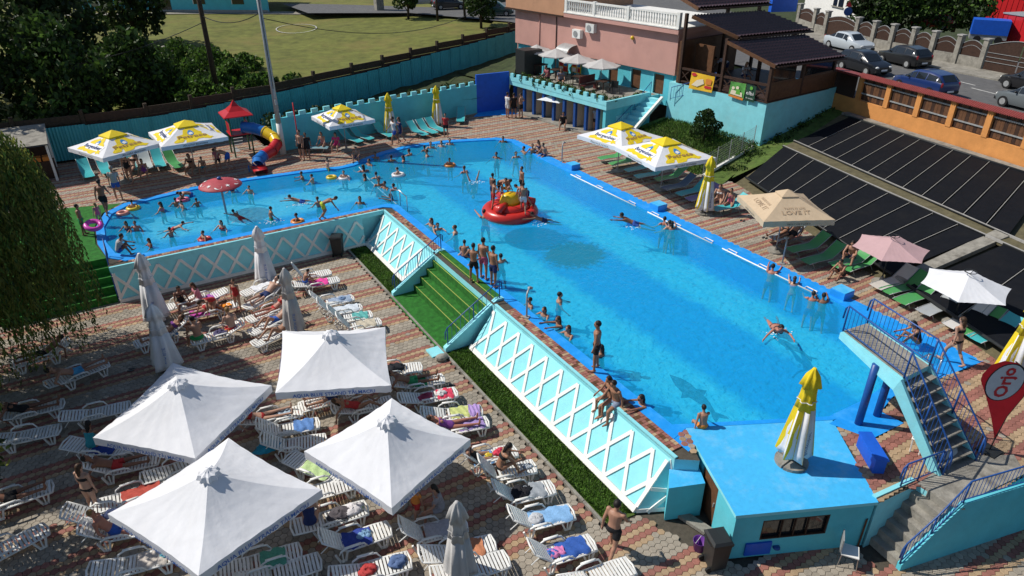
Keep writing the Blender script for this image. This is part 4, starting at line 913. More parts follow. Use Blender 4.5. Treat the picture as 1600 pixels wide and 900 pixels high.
for i, (x, y, h, r) in enumerate(BUSH):
    tree('%s bush on the overgrown bank beside the wooden pole, %s' % (['leafy green', 'rambling green', 'dense green'][i % 3], ['lowest of them', 'right of the lowest', 'mid bank', 'right of the middle', 'left below the stones', 'right of the stones', 'behind the stones', 'lowest at the right end', 'next to the dark trees', 'topmost at the right', 'left of the pole foot', 'right of the pole foot', 'by the concrete pole', 'highest beside the trees', 'right above the pole foot'][i]), (x, y, gz(x, y)-.1), h, r, 1500, .3, [M_, L_, L_, 'grass_blade', D_], 50+i, .05, .1, 9, 'bush', 'bushes on the overgrown bank', 'bush')
for i in range(9):
    rnd = random.Random(i); p = onf(222+i*6+rnd.uniform(-2, 2), 84+(i % 3)*8+rnd.uniform(-2, 2)); b = B(); s = rnd.uniform(.35, .75)
    b.ball((0, 0, s*.25), (s, s*.7, s*.5), 'concrete', 7, 5, Matrix.Rotation(rnd.uniform(0, 3), 3, 'Z')); 
    for k in range(len(b.v)): v = b.v[k]; b.v[k] = tuple(q*rnd.uniform(.8, 1.15) for q in v)
    o = b.build('boulder'); o.location = p+Vector((0, 0, .35)); tag(o, 'pale grey boulder on the overgrown bank, '+['leftmost of the heap', 'second from the left', 'third from the left', 'fourth from the left', 'middle of the heap', 'fourth from the right', 'third from the right', 'second from the right', 'rightmost of the heap'][i], 'boulder', 'boulders heaped on the bank')
CT = [(638, 30, 4.5, 1.5, 'small roadside tree, leftmost of the row at the top of the meadow'), (684, 33, 6, .9, 'bare trunked roadside tree second from left'), (727, 32, 6, .9, 'thin roadside tree third in the row at the top of the meadow'), (752, 44, 4.2, 1.7, 'leafy roadside tree nearest the pink building')]
for i, (px, py, h, r, lab) in enumerate(CT):
    p = onf(px, py); tree(lab, p, h, r, 2400, .34, [D_, M_, M_], 70+i, .16, .3 if i in (0, 3) else .55, 12, group='roadside trees at the top of the meadow')
RT = [(1405, 44, 5.5, 3.6, 'dense tree behind the iron fence above the black car'), (1360, 40, 4.6, 2.4, 'dark green tree behind the iron fence by the road sign'), (1490, 45, 5.8, 3.4, 'bright green tree behind the iron fence by the blue tarpaulin'), (1450, 22, 6, 3.2, 'green tree farther back behind the iron fence')]
for i, (px, py, h, r, lab) in enumerate(RT):
    p = at(px, py, 3.0); tree(lab, p, h, r, 5000, .42, [M_, L_, D_] if i != 1 else [D_, M_], 80+i, .2, .12, 20, group='trees behind the iron fence')
p = at(1100, 217, .8); tree('round dark green shrub in front of the turquoise retaining wall', p, 1.7, .95, 2200, .17, [D_, M_, M_], 91, .06, .15, 12, 'shrub', name='shrub')
rnd = random.Random(5); b = B()
for k in range(60):
    x = rnd.uniform(9.5, 27); y = 43.9+(x-9.3)*.128+rnd.uniform(.5, 2.6); s = rnd.uniform(.3, .7); leaf_cloud(b, (x, y, 1.25+rnd.uniform(0, .2)), (s, s, s*.6), 60, .22, [D_, D_, M_], rnd)
tag(b.build('undergrowth'), 'dark weeds and undergrowth between crenellated wall and corrugated fence', 'undergrowth', kind='stuff')
b = B()
for k in range(130):
    u = rnd.uniform(.2, CL-.1); q = cf.p(u, rnd.uniform(-.05, .8), rnd.uniform(2.3, 2.6)); s = rnd.uniform(.12, .28); leaf_cloud(b, q, (s, s, s), 40, .13, [D_, M_, L_], rnd)
for k in range(12):
    q = cf.p(CL-.2, rnd.uniform(.5, 4), 2.3); s = rnd.uniform(.12, .25); leaf_cloud(b, q, (s, s, s), 36, .13, [D_, M_, L_], rnd)
tag(b.build('creeper'), 'leafy creeper growing behind the cafe terrace parapet', 'plant', kind='stuff')
b = B()
for k in range(80):
    x, y = rnd.uniform(29, 41), 0; x = rnd.uniform(30, 41.5); y = 25.2+(x-30)*.2+rnd.uniform(0, 1.6); s = rnd.uniform(.15, .35); leaf_cloud(b, (x, y, .2+(x-30)*.17), (s, s, s*.5), 30, .14, [D_, M_, L_], rnd)
tag(b.build('weeds'), 'weeds on the grass bank between pavilion wall and solar mats', 'weeds', kind='stuff')
# weeping willow at the left edge
def willow(label, base, h, rad, strands, seed, low, name='willow_tree'):
    rnd = random.Random(seed); t = thing(name, label, 'tree', base); b = B()
    b.tube([(0, 0, -.1), (.1, 0, h*.3), (.0, .1, h*.62)], [.34, .26, .18], 'bark', 10); tops = []
    for i in range(14):
        a = i*2.399; r = rad*rnd.uniform(.35, .8); e = Vector((r*math.cos(a), r*math.sin(a), h*rnd.uniform(.82, 1.0))); tops.append(e)
        b.tube([(0, 0, h*.55), e*.5+Vector((0, 0, h*.42)), e], [.13, .08, .03], 'bark', 6)
    b.build('trunk', t, True)
    B().tube([(0, 0, -.05), (.08, 0, 1.0)], [.37, .325], 'white_paint', 10).build('whitewash', t, True)
    b = B()
    for i in range(strands):
        a = rnd.uniform(0, 6.283); r = rad*math.sqrt(rnd.uniform(.02, 1.)); x, y = r*math.cos(a), r*math.sin(a)
        z = h*(1.02-.26*(r/rad)**2)*rnd.uniform(.9, 1.03); zl = low+rnd.uniform(0, 1)**1.6*(h*.5)-(.9 if rnd.random() < .15 else 0); wx, wy = rnd.uniform(-.06, .06), rnd.uniform(-.06, .06); s = 0
        ox, oy = x*.16, y*.16
        while z > zl:
            z -= rnd.uniform(.085, .125); s += 1; g = rnd.uniform(0, 6.28); l = rnd.uniform(.13, .22); f = 1-math.exp(-s*.1)
            px_, py_ = x+wx*s*.15+ox*f, y+wy*s*.15+oy*f; dx, dy = math.cos(g)*l*.55, math.sin(g)*l*.55; nx_, ny_ = -math.sin(g)*.03, math.cos(g)*.03
            b.add([(px_, py_, z), (px_+dx*.5+nx_, py_+dy*.5+ny_, z-l*.4), (px_+dx, py_+dy, z-l), (px_+dx*.5-nx_, py_+dy*.5-ny_, z-l*.4)], [(0, 1, 2, 3)], rnd.choice(['leaf_willow', 'leaf_willow', 'leaf_willow', L_, M_]))
    b.build('crown', t); return t
willow('large weeping willow with whitewashed trunk at the left edge', Vector((-6.0, 26.6, L0)), 10.6, 3.9, 2300, 3, 2.0)
tree('leafy tree at the lower left edge shading the sunbeds', Vector((-6.6, 17.8, L0)), 6.4, 2.6, 5200, .26, [D_, M_, 'leaf_willow'], 99, .25, .38, 20)
# ---------------------------------------------------------------- poles and wires
p = at(443, 240, 0); pole = thing('lamp_pole', 'tall grey concrete pole beside the water slide', 'pole', p)
B().tube([(0, 0, 0), (0, 0, 12.5)], [.16, .10], 'galv', 8).build('shaft', pole, True); B().tube([(0, 0, 0), (0, 0, 1.9)], [.185, .165], 'white_paint', 8).build('white_base', pole, True)
B().tube([(-.02, -.17, 4), (-.02, -.13, 12.4)], .02, 'black_plastic', 4).build('cable', pole, True); B().box((.0, -.2, 3.2), (.12, .12, .3), 'galv').build('junction_box', pole)
q = Vector((8.06, 53.33, field_z(8.06, 53.33))); pole2 = thing('wooden_pole', 'dark wooden pole on the overgrown bank', 'pole', q); B().tube([(0, 0, -.3), (0, 0, 11)], [.19, .13], 'bark', 8).build('shaft', pole2, True); B().box((0, 0, 10.2), (1.6, .1, .1), 'wood_dark').build('crossarm', pole2)
def wire(label, a, c, sag, n=14):
    a, c = Vector(a), Vector(c); b = B(); b.tube([a.lerp(c, k/n)-Vector((0, 0, sag*4*(k/n)*(1-k/n))) for k in range(n+1)], .028, 'black_plastic', 4); o = b.build('wire', rel=a); o.location = a; tag(o, label, 'wire')
P1, P2 = Vector((p.x, p.y, 0)), Vector((q.x, q.y, 0))
wire('dark wire from the concrete pole to the pink building', P1+Vector((0, 0, 7.9)), (36, 64, 5.0), 1.6); wire('dark wire between concrete pole and wooden pole', P1+Vector((0, 0, 8.2)), P2+Vector((0, 0, 7.0)), .5); wire('thin wire from the wooden pole into the trees', P2+Vector((0, 0, 6.6)), (-4, 53, 4.5), .6)
p = at(470, 245, 0); o = B().tube([(0, 0, 0), (0, 0, 3.3)], .035, 'red_plastic', 6).build('red_post', smooth=True); o.location = p; tag(o, 'slim red post standing behind the paddling pool', 'post')
# ---------------------------------------------------------------- far buildings and yard things
fb = Fr(onf(120, 15), onf(420, 20)); tb = thing('far_building', 'long turquoise building at the top left behind the meadow', 'building', fb.p(8, 0, 2.2)); z0 = 2.2
fb.part('wall', tb, 0, fb.L, 0, .3, z0-1, z0+3.2, 'turq_wall'); fb.part('plinth', tb, 0, fb.L, -.08, 0, z0-1, z0+.45, 'grey')
for k, (u0, u1) in enumerate(((.22, .28), (.42, .50), (.62, .68), (.82, .88))): 
    w_ = fb.part('window' if k != 1 else 'door', tb, u0*fb.L, u1*fb.L, -.04, .0, z0+(1.1 if k != 1 else 0.02), z0+2.3, 'glass_dark'); fb.part('frame', w_, u0*fb.L-.08, u0*fb.L, -.06, .02, z0+(1.1 if k != 1 else .02), z0+2.35, 'white_paint')
fb.part('roof', tb, -.5, fb.L+.5, -.6, 8, z0+3.2, z0+3.4, 'roof_red'); fb.part('pilaster', tb, .12*fb.L, .15*fb.L, -.15, 0, z0-1, z0+3.2, 'white_paint'); fb.part('entrance_steps', tb, .40*fb.L, .53*fb.L, -.9, -.08, z0-.8, z0+.05, 'concrete')
p = onf(593, 20); o = thing('gate_pillar', 'pale square gate pillar at the top of the meadow', 'pillar', p); B().box((0, 0, 1.7), (.9, .9, 3.6), 'concrete').build('shaft', o); B().box((0, 0, 3.55), (1.05, 1.05, .12), 'white_paint').build('cap', o)
wh = Fr(at(1262, 18, 3), at(1335, 36, 3)); t = thing('white_house', 'white house wall with window behind the iron fence', 'house', wh.p(3, 0, 3)); wh.part('wall', t, -1, wh.L, 0, 5, 2.9, 7, 'white_paint'); w_ = wh.part('window', t, wh.L*.52, wh.L*.72, -.05, -.001, 4.2, 5.8, 'glass_dark'); wh.part('frame', w_, wh.L*.61, wh.L*.63, -.08, -.05, 4.2, 5.8, 'white_paint'); wh.part('sill', w_, wh.L*.5, wh.L*.74, -.14, -.0, 4.1, 4.2, 'concrete')
o = B().box((0, 0, .9), (3.2, .6, 1.8), 'blue_dark', R(-20)).build('blue_gate'); o.location = at(1222, 18, 3); tag(o, 'blue metal gate panel behind the pavilion roof', 'gate')
for (a, c, h, m, lab) in (((1556, 64), (1660, 84), 2.3, 'red_plastic', 'large red container by the right edge behind the gate'), ((1535, 36), (1600, 44), 2.6, 'red_plastic', 'farther red container with pale roof at the upper right corner')):
    f_ = Fr(at(*a, 3), at(*c, 3)); t = thing('red_container', lab, 'container', f_.p(f_.L/2, 0, 3)); f_.part('body', t, 0, f_.L, 0, 2.6, 3, 3+h, m); f_.part('roof', t, -.08, f_.L+.08, -.08, 2.7, 3+h, 3.1+h, 'galv')
    for k in range(8): f_.part('rib', t, f_.L*(k+.5)/8-.03, f_.L*(k+.5)/8+.03, -.04, 0, 3.05, 3+h, m)
f_ = Fr(at(1512, 66, 3), at(1570, 70, 3)); t = thing('tarpaulin_trailer', 'blue tarpaulin covered load behind the iron fence', 'trailer', f_.p(1, 0, 3)); f_.part('cover', t, 0, f_.L, 0, 1.8, 3.7, 4.9, 'blue_dark'); f_.part('bed', t, 0, f_.L, .05, 1.75, 3.3, 3.7, 'galv')
for u in (.6, f_.L-.6): B().tube([f_.p(u, -.02, 3.3), f_.p(u, .15, 3.3)], .3, 'tyre', 12).build('wheel', t, rel=ploc(t))
p = at(1315, 58, 3.1); t = thing('road_sign', 'round blue road sign on a white post by the silver car', 'sign', p); B().tube([(0, 0, 0), (0, 0, 2.0)], .06, 'white_paint', 6).build('post', t); sb = B().lathe([(.36, 0), (.36, .03), (.0, .035)], 'rail_blue', 16); o = sb.build('disc', t); o.location = (0, -.08, 2.2); o.rotation_euler = (math.pi/2, 0, R(-40)); o = B().add([(-.3, -.1, 2.6), (.3, -.1, 2.6), (0, -.1, 3.1)], [(0, 1, 2)], 'print_red').build('warning_plate', t); o.rotation_euler.z = R(-40)
# ---------------------------------------------------------------- cars
CARS = {}
def car_proto(kind):
    if kind in CARS: return CARS[kind]
    if kind == 'sedan': Lh = 2.2; S = [(-2.2, .62, .42, .80, .80, .6), (-2.1, .80, .25, .92, .92, .66), (-1.55, .86, .22, .98, 1.0, .62), (-.85, .87, .2, .96, 1.40, .58), (.1, .87, .2, .93, 1.44, .60), (.55, .87, .2, .92, 1.36, .60), (1.15, .86, .2, .90, .92, .66), (1.9, .82, .22, .80, .82, .62), (2.15, .68, .3, .66, .68, .55)]; cab = (2, 6)
    else: Lh = 1.95; S = [(-1.95, .66, .4, .80, .80, .6), (-1.88, .80, .25, .95, .98, .62), (-1.5, .84, .22, .98, 1.36, .58), (-.7, .85, .2, .95, 1.46, .60), (.1, .85, .2, .92, 1.44, .60), (.45, .85, .2, .91, 1.34, .60), (1.05, .84, .2, .88, .90, .64), (1.7, .8, .22, .78, .80, .6), (1.92, .66, .3, .62, .64, .52)]; cab = (1, 6)
    def ring(s):
        x, w_, zb, be, rf, rw = s; h = [(w_*.9, zb), (w_, zb+.2), (w_, be-.12), (w_*.96, be), (rw+(w_*.96-rw)*.25, be+(rf-be)*.8), (rw*.88, rf)]
        return [Vector((x, y, z)) for y, z in h]+[Vector((x, -y, z)) for y, z in h[::-1]]
    rg = [ring(s) for s in S]; b = B(); b.loft(rg, 'car_paint'); body = autosmooth(b.build('body'), 35); parts = {'body': body.data}; COL.objects.unlink(body); bpy.data.objects.remove(body)
    def glass(q, off): 
        b = B(); n_ = (q[1]-q[0]).cross(q[3]-q[0]).normalized(); c = sum(q, Vector())/4
        if n_.dot(c-Vector((0, 0, .9))) < 0: n_ = -n_
        b.add([v.lerp(c, .10)+n_*off for v in q], [(0, 1, 2, 3)], 'glass_dark'); o = b.build('window'); me = o.data; bpy.data.objects.remove(o); return me
    wins = []
    for i in range(cab[0], cab[1]):
        for sd in (1, -1):
            k3, k4 = (3, 4) if sd > 0 else (8, 7)
            if S[i][4]-S[i][3] < .12 and S[i+1][4]-S[i+1][3] < .12: continue
            wins.append(glass([rg[i][k3], rg[i+1][k3], rg[i+1][k4], rg[i][k4]], .012))
    i = cab[1]-1; wins.append(glass([rg[i+1][5], rg[i+1][6], rg[i][6], rg[i][5]], .012)); i = cab[0]; wins.append(glass([rg[i][5], rg[i][6], rg[i+1][6], rg[i+1][5]], .012))
    parts['windows'] = wins
    def one(fn, name): b = B(); fn(b); o = b.build(name, smooth=False); me = o.data; bpy.data.objects.remove(o); return me
    parts['tyre'] = one(lambda b: b.tube([(0, -.1, 0), (0, .1, 0)], .31, 'tyre', 16), 'tyre'); parts['rim'] = one(lambda b: (b.tube([(0, -.105, 0), (0, .105, 0)], .19, 'galv', 10)), 'rim')
    parts['headlight'] = one(lambda b: b.ball((0, 0, 0), (.10, .16, .08), 'white_plastic', 8, 6), 'headlight'); parts['taillight'] = one(lambda b: b.ball((0, 0, 0), (.05, .10, .17), 'red_plastic', 8, 6), 'taillight')
    parts['bumper'] = one(lambda b: b.box((0, 0, 0), (.14, 1.35, .16), 'black_plastic'), 'bumper'); parts['plate'] = one(lambda b: b.box((0, 0, 0), (.02, .5, .11), 'white_print'), 'plate'); parts['mirror'] = one(lambda b: b.ball((0, 0, 0), (.07, .1, .07), 'black_plastic', 6, 5), 'mirror')
    CARS[kind] = (Lh, parts); return CARS[kind]
def car(label, kind, p, rz, col, name='parked_car', sc_=1.):
    Lh, P_ = car_proto(kind); t = thing(name, label, 'car', p, rz, 'cars along the street'); t.scale = (sc_,)*3
    link('body', P_['body'], t, color=col)
    for m in P_['windows']: link('window', m, t)
    for x in (-Lh*.62, Lh*.62):
        for y in (-.78, .78): w_ = link('wheel', P_['tyre'], t, (x, y, .31)); link('rim', P_['rim'], w_)
    for y in (-.55, .55): link('headlight', P_['headlight'], t, (Lh-.09, y, .62)); link('taillight', P_['taillight'], t, (-Lh+.05, y*1.22, .82))
    for x in (-Lh+.02, Lh-.05): link('bumper', P_['bumper'], t, (x, 0, .38)); link('licence_plate', P_['plate'], t, (x+(.08 if x > 0 else -.08), 0, .45))
    for y in (-.9, .9): link('wing_mirror', P_['mirror'], t, (.55, y, .98))
    return t
rd = math.atan2(.97, .235)
car('silver saloon parked by the iron fence, facing the camera', 'sedan', at(1324, 78, RZ), rd+math.pi, (.45, .50, .54))
car('black hatchback parked with its tail towards the camera', 'hatch', at(1409, 101, RZ), rd, (.008, .009, .011))
car('black car half hidden behind the pavilion and wall coping', 'hatch', at(1347, 112, RZ), rd+math.pi, (.008, .010, .014))
car('dark blue hatchback on the road behind the orange wall', 'hatch', at(1441, 144, RZ), rd, (.010, .03, .13))
car('grey car cut by the right edge of the picture', 'hatch', at(1610, 172, RZ), rd, (.13, .15, .16)); car('black car at the right edge behind the grey one', 'hatch', at(1612, 143, RZ), rd, (.01, .01, .012))
car('small red car seen between the trees behind the fence', 'hatch', at(1453, 44, RZ), rd+.6, (.42, .02, .03)); car('white car behind the iron fence beside the trees', 'hatch', at(1368, 40, RZ), rd+.9, (.5, .5, .48))
car('silver car on the road at the top of the picture', 'sedan', at(657, 8, RZ), R(-10), (.42, .44, .47)); car('dark car on the road at the top of the picture', 'hatch', at(702, 14, RZ), R(-14), (.015, .017, .02)); car('green car half hidden by the roadside tree', 'hatch', at(775, 24, RZ), R(-35), (.01, .05, .05))
# ================================================================ parasols
def plate_base(t, z=0., r=.42, m='concrete'):
    for k in range(4):
        a = k*math.pi/2; pts = [(0.04*math.cos(a+math.pi/4), .04*math.sin(a+math.pi/4))]+[(r*math.cos(a+.06+g*(math.pi/2-.12)/5), r*math.sin(a+.06+g*(math.pi/2-.12)/5)) for g in range(6)]
        b = B(); b.prism(pts, z, z+.09, m); b.build('base_slab', t)
def parasol(label, loc, corners, rim, apex, cloth, cap=None, valance=.2, group=None, words=None, logo=False, name='parasol', pole='galv', sag=.10, base=True, tilt=None, ribs=True, capsize=.2, top=None, poleoff=None):
    """corners: list of (x,y) offsets from loc; rim/apex heights above loc.z"""
    t = thing(name, label, 'parasol', loc, 0, group); n = len(corners); C = [Vector((x, y, rim)) for x, y in corners]; ctr = sum(C, Vector())/n; A = Vector((ctr.x, ctr.y, apex))
    if tilt: A += Vector(tilt); 
    if tilt:
        cz = [(c.x*tilt[0]+c.y*tilt[1])*-.0 for c in C]
    def P(i, u, v):                                        # panel i, u -1..1 along the rim, v 0 rim .. 1 apex
        a, c = C[i], C[(i+1) % n]; g = (u+1)/2; p = a.lerp(c, g).lerp(A, v); s = (1-u*u)*(1-v)
        return p+Vector((0, 0, -sag*(math.sin(math.pi*min(1, v*1.0))*.9+.35*s*(1-v))))+(ctr-a.lerp(c, .5)).normalized()*(.06*s*(1-v))*Vector((1, 1, 0)).length/1.41
    b = B(); nu, nv = 20, 14
    wr_ = (.011 if len(corners) == 4 and apex > 3 else .005)
    P0 = P
    def P(i, u, v): return P0(i, u, v)+Vector((0, 0, wr_*(1-v)*(1-abs(u)**6)*(math.sin(u*19+v*9+i*2)+.8*math.sin(u*33-v*17+i)*abs(u)+.5*math.sin(v*31+u*5+i*3))))
    for i in range(n):
        b.add([P(i, -1+2*k/nu, j/nv) for j in range(nv+1) for k in range(nu+1)], [(j*(nu+1)+k, j*(nu+1)+k+1, (j+1)*(nu+1)+k+1, (j+1)*(nu+1)+k) for j in range(nv) for k in range(nu)], cloth)
    cv = b.build('canopy', t, True); autosmooth(cv, 14)
    if valance:
        b = B()
        for i in range(n): 
            r = [P(i, -1+2*k/nu, 0) for k in range(nu+1)]; b.add(r+[p+Vector((0, 0, -valance*(1+.06*math.sin(k*2.1+i)))) for k, p in enumerate(r)], [(k, nu+1+k, nu+2+k, k+1) for k in range(nu)], cloth)
        b.build('valance', cv, True)
    if cap:
        b = B(); k0 = [A.lerp(c, capsize)+Vector((0, 0, .035)) for c in C]; tp = A+Vector((0, 0, .06))
        for i in range(n): b.add([k0[i], k0[(i+1) % n], tp, k0[i]-Vector((0, 0, .09)), k0[(i+1) % n]-Vector((0, 0, .09))], [(0, 1, 2), (3, 4, 1, 0)], cap)
        b.build('vent_cap', cv)
    pb = Vector((poleoff[0], poleoff[1], 0)) if poleoff else Vector((ctr.x, ctr.y, 0))
    B().tube([pb, A-Vector((0, 0, .02))], .028, pole, 8).build('pole', t, True)
    if top: B().ball(A+Vector((0, 0, .05)), .05, top, 8, 6).build('finial', t, True)
    if ribs:
        for i in range(n): B().tube([P(i, -1, v)-Vector((0, 0, .035)) for v in (.97, .75, .5, .25, .02)], .014, pole, 4).build('rib', t, True)
    if base:
        o = bpy.data.objects.new('base', None); 
        bb = B(); bb.lathe([(.36, 0), (.36, .07), (.10, .10), (.05, .3), (0.001, .3)], 'concrete', 14, pb); bb.build('base', t)
    def frame_(i, u, v):
        x = (C[(i+1) % n]-C[i]).normalized(); mid = C[i].lerp(C[(i+1) % n], .5); y = (A-mid).normalized(); return P(i, u, v), x, y, x.cross(y).normalized()
    def blob(i, u0, v0, ru, rv, m, seed, off, nb=26, rough=.35, name_='print'):
        rnd = random.Random(seed); b = B(); ph = [rnd.uniform(0, 6.28) for _ in range(4)]; _, _, _, nn = frame_(i, 0, .5)
        rr = [1+rough*(.5*math.sin(5*a+ph[0])+.35*math.sin(9*a+ph[1])+.4*rnd.uniform(-1, 1)) for a in [k*6.2832/nb for k in range(nb)]]
        vs = [P(i, u0, v0)+nn*off]
        for f in (.33, .66, 1.):
            for k in range(nb): a = k*6.2832/nb; vs.append(P(i, max(-.97, min(.97, u0+ru*f*rr[k]*math.cos(a))), max(.02, min(.97, v0+rv*f*rr[k]*math.sin(a))))+nn*off)
        fs = [(0, 1+k, 1+(k+1) % nb) for k in range(nb)]+[(1+r*nb+k, 1+(r+1)*nb+k, 1+(r+1)*nb+(k+1) % nb, 1+r*nb+(k+1) % nb) for r in (0, 1) for k in range(nb)]
        b.add(vs, fs, m); return b.build(name_, cv)
    if logo:
        for i in range(n):
            blob(i, 0, .38, .62, .35, 'yellow_cloth', 3+i, .012); blob(i, -.5, .14, .17, .09, 'yellow_cloth', 13+i, .012, 14); blob(i, .52, .16, .15, .08, 'yellow_cloth', 23+i, .012, 14)
            blob(i, 0, .47, .17, .12, 'emblem_blue', 1, .020, 20, 0.); blob(i, 0, .435, .115, .06, 'white_print', 2, .026, 9, .3)
            p, x, y, nn = frame_(i, 0, .29)
            if i % 2: B().add([p+nn*.026+x*sx*.85+y*sy*.2 for sx, sy in ((-1, -1), (1, -1), (1, 1), (-1, 1))], [(0, 1, 2, 3)], 'white_print').build('print', cv)
            lettering('Bergenbier' if i % 2 else 'Petrece', .34, 'navy_print' if i % 2 else 'brown_print', p+nn*.03-Vector((0, 0, 0)), x, y, cv, bold=.006, fit=1.5)
            m_ = (C[i]+C[(i+1) % n])/2; out = (m_-ctr); out.z = 0; out.normalize()
            lettering('Alcoolul dauneaza' if i % 2 == 0 else 'Petrece acasa', .15, 'black_print', P(i, 0, 0)+out*.035+Vector((0, 0, -valance*.5)), C[(i+1) % n]-C[i], Vector((0, 0, 1)), cv, fit=1.3)
    if words:
        for i in range(n):
            m_ = (C[i]+C[(i+1) % n])/2; out = m_-ctr; out.z = 0; out.normalize()
            lettering(words[0], .17, words[1], P(i, 0, 0)+out*.045+Vector((0, 0, -valance*.55)), C[(i+1) % n]-C[i], Vector((0, 0, 1)), cv, fit=words[2], bold=.003)
    t['_P'] = 0; del t['_P']
    return t, P, cv, C, A, frame_
def square(c, side, ang): return [(side/2*math.sqrt(2)*math.cos(ang+math.pi/4+k*math.pi/2), side/2*math.sqrt(2)*math.sin(ang+math.pi/4+k*math.pi/2)) for k in range(4)]
def tuft(cv, A, m, seed):                                  # gathered cloth knot on top of the big white parasols
    b = B(); rings = []; nb = 18
    for j, (r, z) in enumerate(((.30, -.10), (.24, .02), (.12, .06), (.06, .10), (.02, .12))):
        rings.append([A+Vector((r*(1+.22*math.sin(k*math.pi))*(1 if k % 2 else .72)*math.cos(k*6.2832/nb), r*(1 if k % 2 else .72)*math.sin(k*6.2832/nb), z)) for k in range(nb)])
    b.loft(rings, m, True); b.build('gathered_cap', cv)
WP = [('large square white parasol with blue lettering, topmost of the four', [(441, 517), (602, 511), (611, 602), (430, 614)]), ('large square white parasol in the willow shade, leftmost of the four', [(145, 684), (305, 716), (424, 602), (270, 567)]),
      ('large square white parasol, nearest of the four at the bottom', [(168, 803), (310, 900), (503, 765), (357, 684)]), ('large white parasol with folded slopes beside the closed grey one', [(475, 705), (612, 794), (735, 686), (612, 622)])]
for lab, q in WP:
    C_ = [at(*p, .55) for p in q]; ctr = sum(C_, Vector())/4; loc = Vector((ctr.x, ctr.y, L0))
    s = sum((C_[i]-C_[(i+1) % 4]).length for i in range(4))/4
    co = [(p.x-ctr.x, p.y-ctr.y) for p in C_]
    if sum(a[0]*c[1]-c[0]*a[1] for a, c in zip(co, co[1:]+co[:1])) < 0: co = co[::-1]
    t, P_, cv, CC, A, fr_ = parasol(lab, loc, co, 2.15, 3.05, 'white_cloth', None, .25, 'large white parasols on the plaza', ('AQUA BLUE STRAND TĂLMACIU', 'blue_print', 2.45), sag=.13)
    tuft(cv, A, 'white_cloth', 1)
def from_corners(N_, L_, R_, z):                         # near, left and right rim corners
    a, c, d = at(*N_, z), at(*L_, z), at(*R_, z); e1, e2 = c-a, d-a; s = (e1.length+e2.length)/2; ang = math.atan2(e2.y, e2.x); ang2 = math.atan2(e1.y, e1.x)-math.pi/2; k = (ang+ang2)/2
    ctr = a+(e1+e2)/2; return Vector((ctr.x, ctr.y, 0)), s, k
BP = [((157, 249), (109, 231), (251, 222), 'open yellow and white parasol, leftmost behind the paddling pool'), ((256, 231), (237, 205), (351, 215), 'open yellow and white parasol left of the water slide'), ((514, 196), (479, 182), (593, 186), 'open yellow and white parasol in front of the crenellated wall'),
      ((972, 234), (907, 211), (1031, 214), 'open yellow and white parasol nearest the cabins on the right deck'), ((1024, 265), (972, 230), (1108, 246), 'open yellow and white parasol nearest the folded yellow one on the right deck')]
for (n0, l0, r0, lab) in BP:
    p, s, k = from_corners(n0, l0, r0, 2.08); parasol(lab, p, square(0, s, k), 2.08, 2.85, 'white_cloth', 'yellow_cloth', .22, 'open yellow and white parasols', None, True, capsize=.30, sag=.06)
p, s, k = from_corners((1199, 345), (1147, 303), (1312, 346), 2.1); t, P_, cv, CC, A, fr_ = parasol('beige square parasol with faint lettering beside the solar mats', p, square(0, s, k), 2.1, 2.85, 'beige_cloth', 'beige_cloth', .25, None, ('TASTE IT LIVE IT LOVE IT', 'black_print', 1.0), capsize=.24, sag=.05)
for i in range(4):
    for k, (wd, v, s) in enumerate((('TASTE IT LIVE', .42, .9), ('LOVE IT', .27, 1.2))): pt, x, y, nn = fr_(i, 0, v); lettering(wd, .3, 'beige_print', pt+nn*.02, x, y, cv, fit=s, bold=.004)
def ngon(n, r, a0=0): return [(r*math.cos(a0+k*6.28318/n), r*math.sin(a0+k*6.28318/n)) for k in range(n)]
mat('pink_cloth', (.55, .36, .37), .8, .05, 2, .2, 6, trans=.1)
for (bp, n, r, m, lab, rim, ap) in (((1376, 442), 6, 1.45, 'pink_cloth', 'faded pink hexagonal parasol on the right deck', 1.55, 1.98), ((1488, 505), 6, 1.5, 'white_cloth', 'white hexagonal parasol on the right deck behind the diving stairs', 1.55, 2.02)):
    p = at(*bp, 0); t, *_r = parasol(lab, p, ngon(n, r, .35), rim, ap, m, None, 0, None, None, pole='black_plastic', sag=.04, tilt=(0, 0, 0)); b = B(); b.tube([(.2*math.cos(k*.6283), .2*math.sin(k*.6283), ap+.10) for k in range(11)], .015, 'black_plastic', 5); b.build('ring', t); 
    for k in range(3): a = k*2.1; B().tube([(.2*math.cos(a), .2*math.sin(a), ap+.1), (0, 0, ap)], .012, 'black_plastic', 4).build('ring_stay', t)
TP_ = [((838, 111), 'small grey terrace parasol, leftmost of four by the pink building'), ((868, 118), 'small grey terrace parasol, second from left'), ((901, 128), 'small grey terrace parasol, third from left'), ((938, 137), 'small grey terrace parasol nearest the turquoise doors')]
for (bp, lab) in TP_:
    p = at(*bp, 2.16); parasol(lab, p, ngon(8, 1.35, .2), 1.55, 2.0, 'grey_cloth', None, .08, 'grey parasols on the cafe terrace', None, sag=.04)
p = at(866, 186, 0); parasol('small white square parasol in front of the changing cabins', p, square(0, 1.9, .4), 1.45, 1.8, 'white_cloth', None, 0, sag=.03)
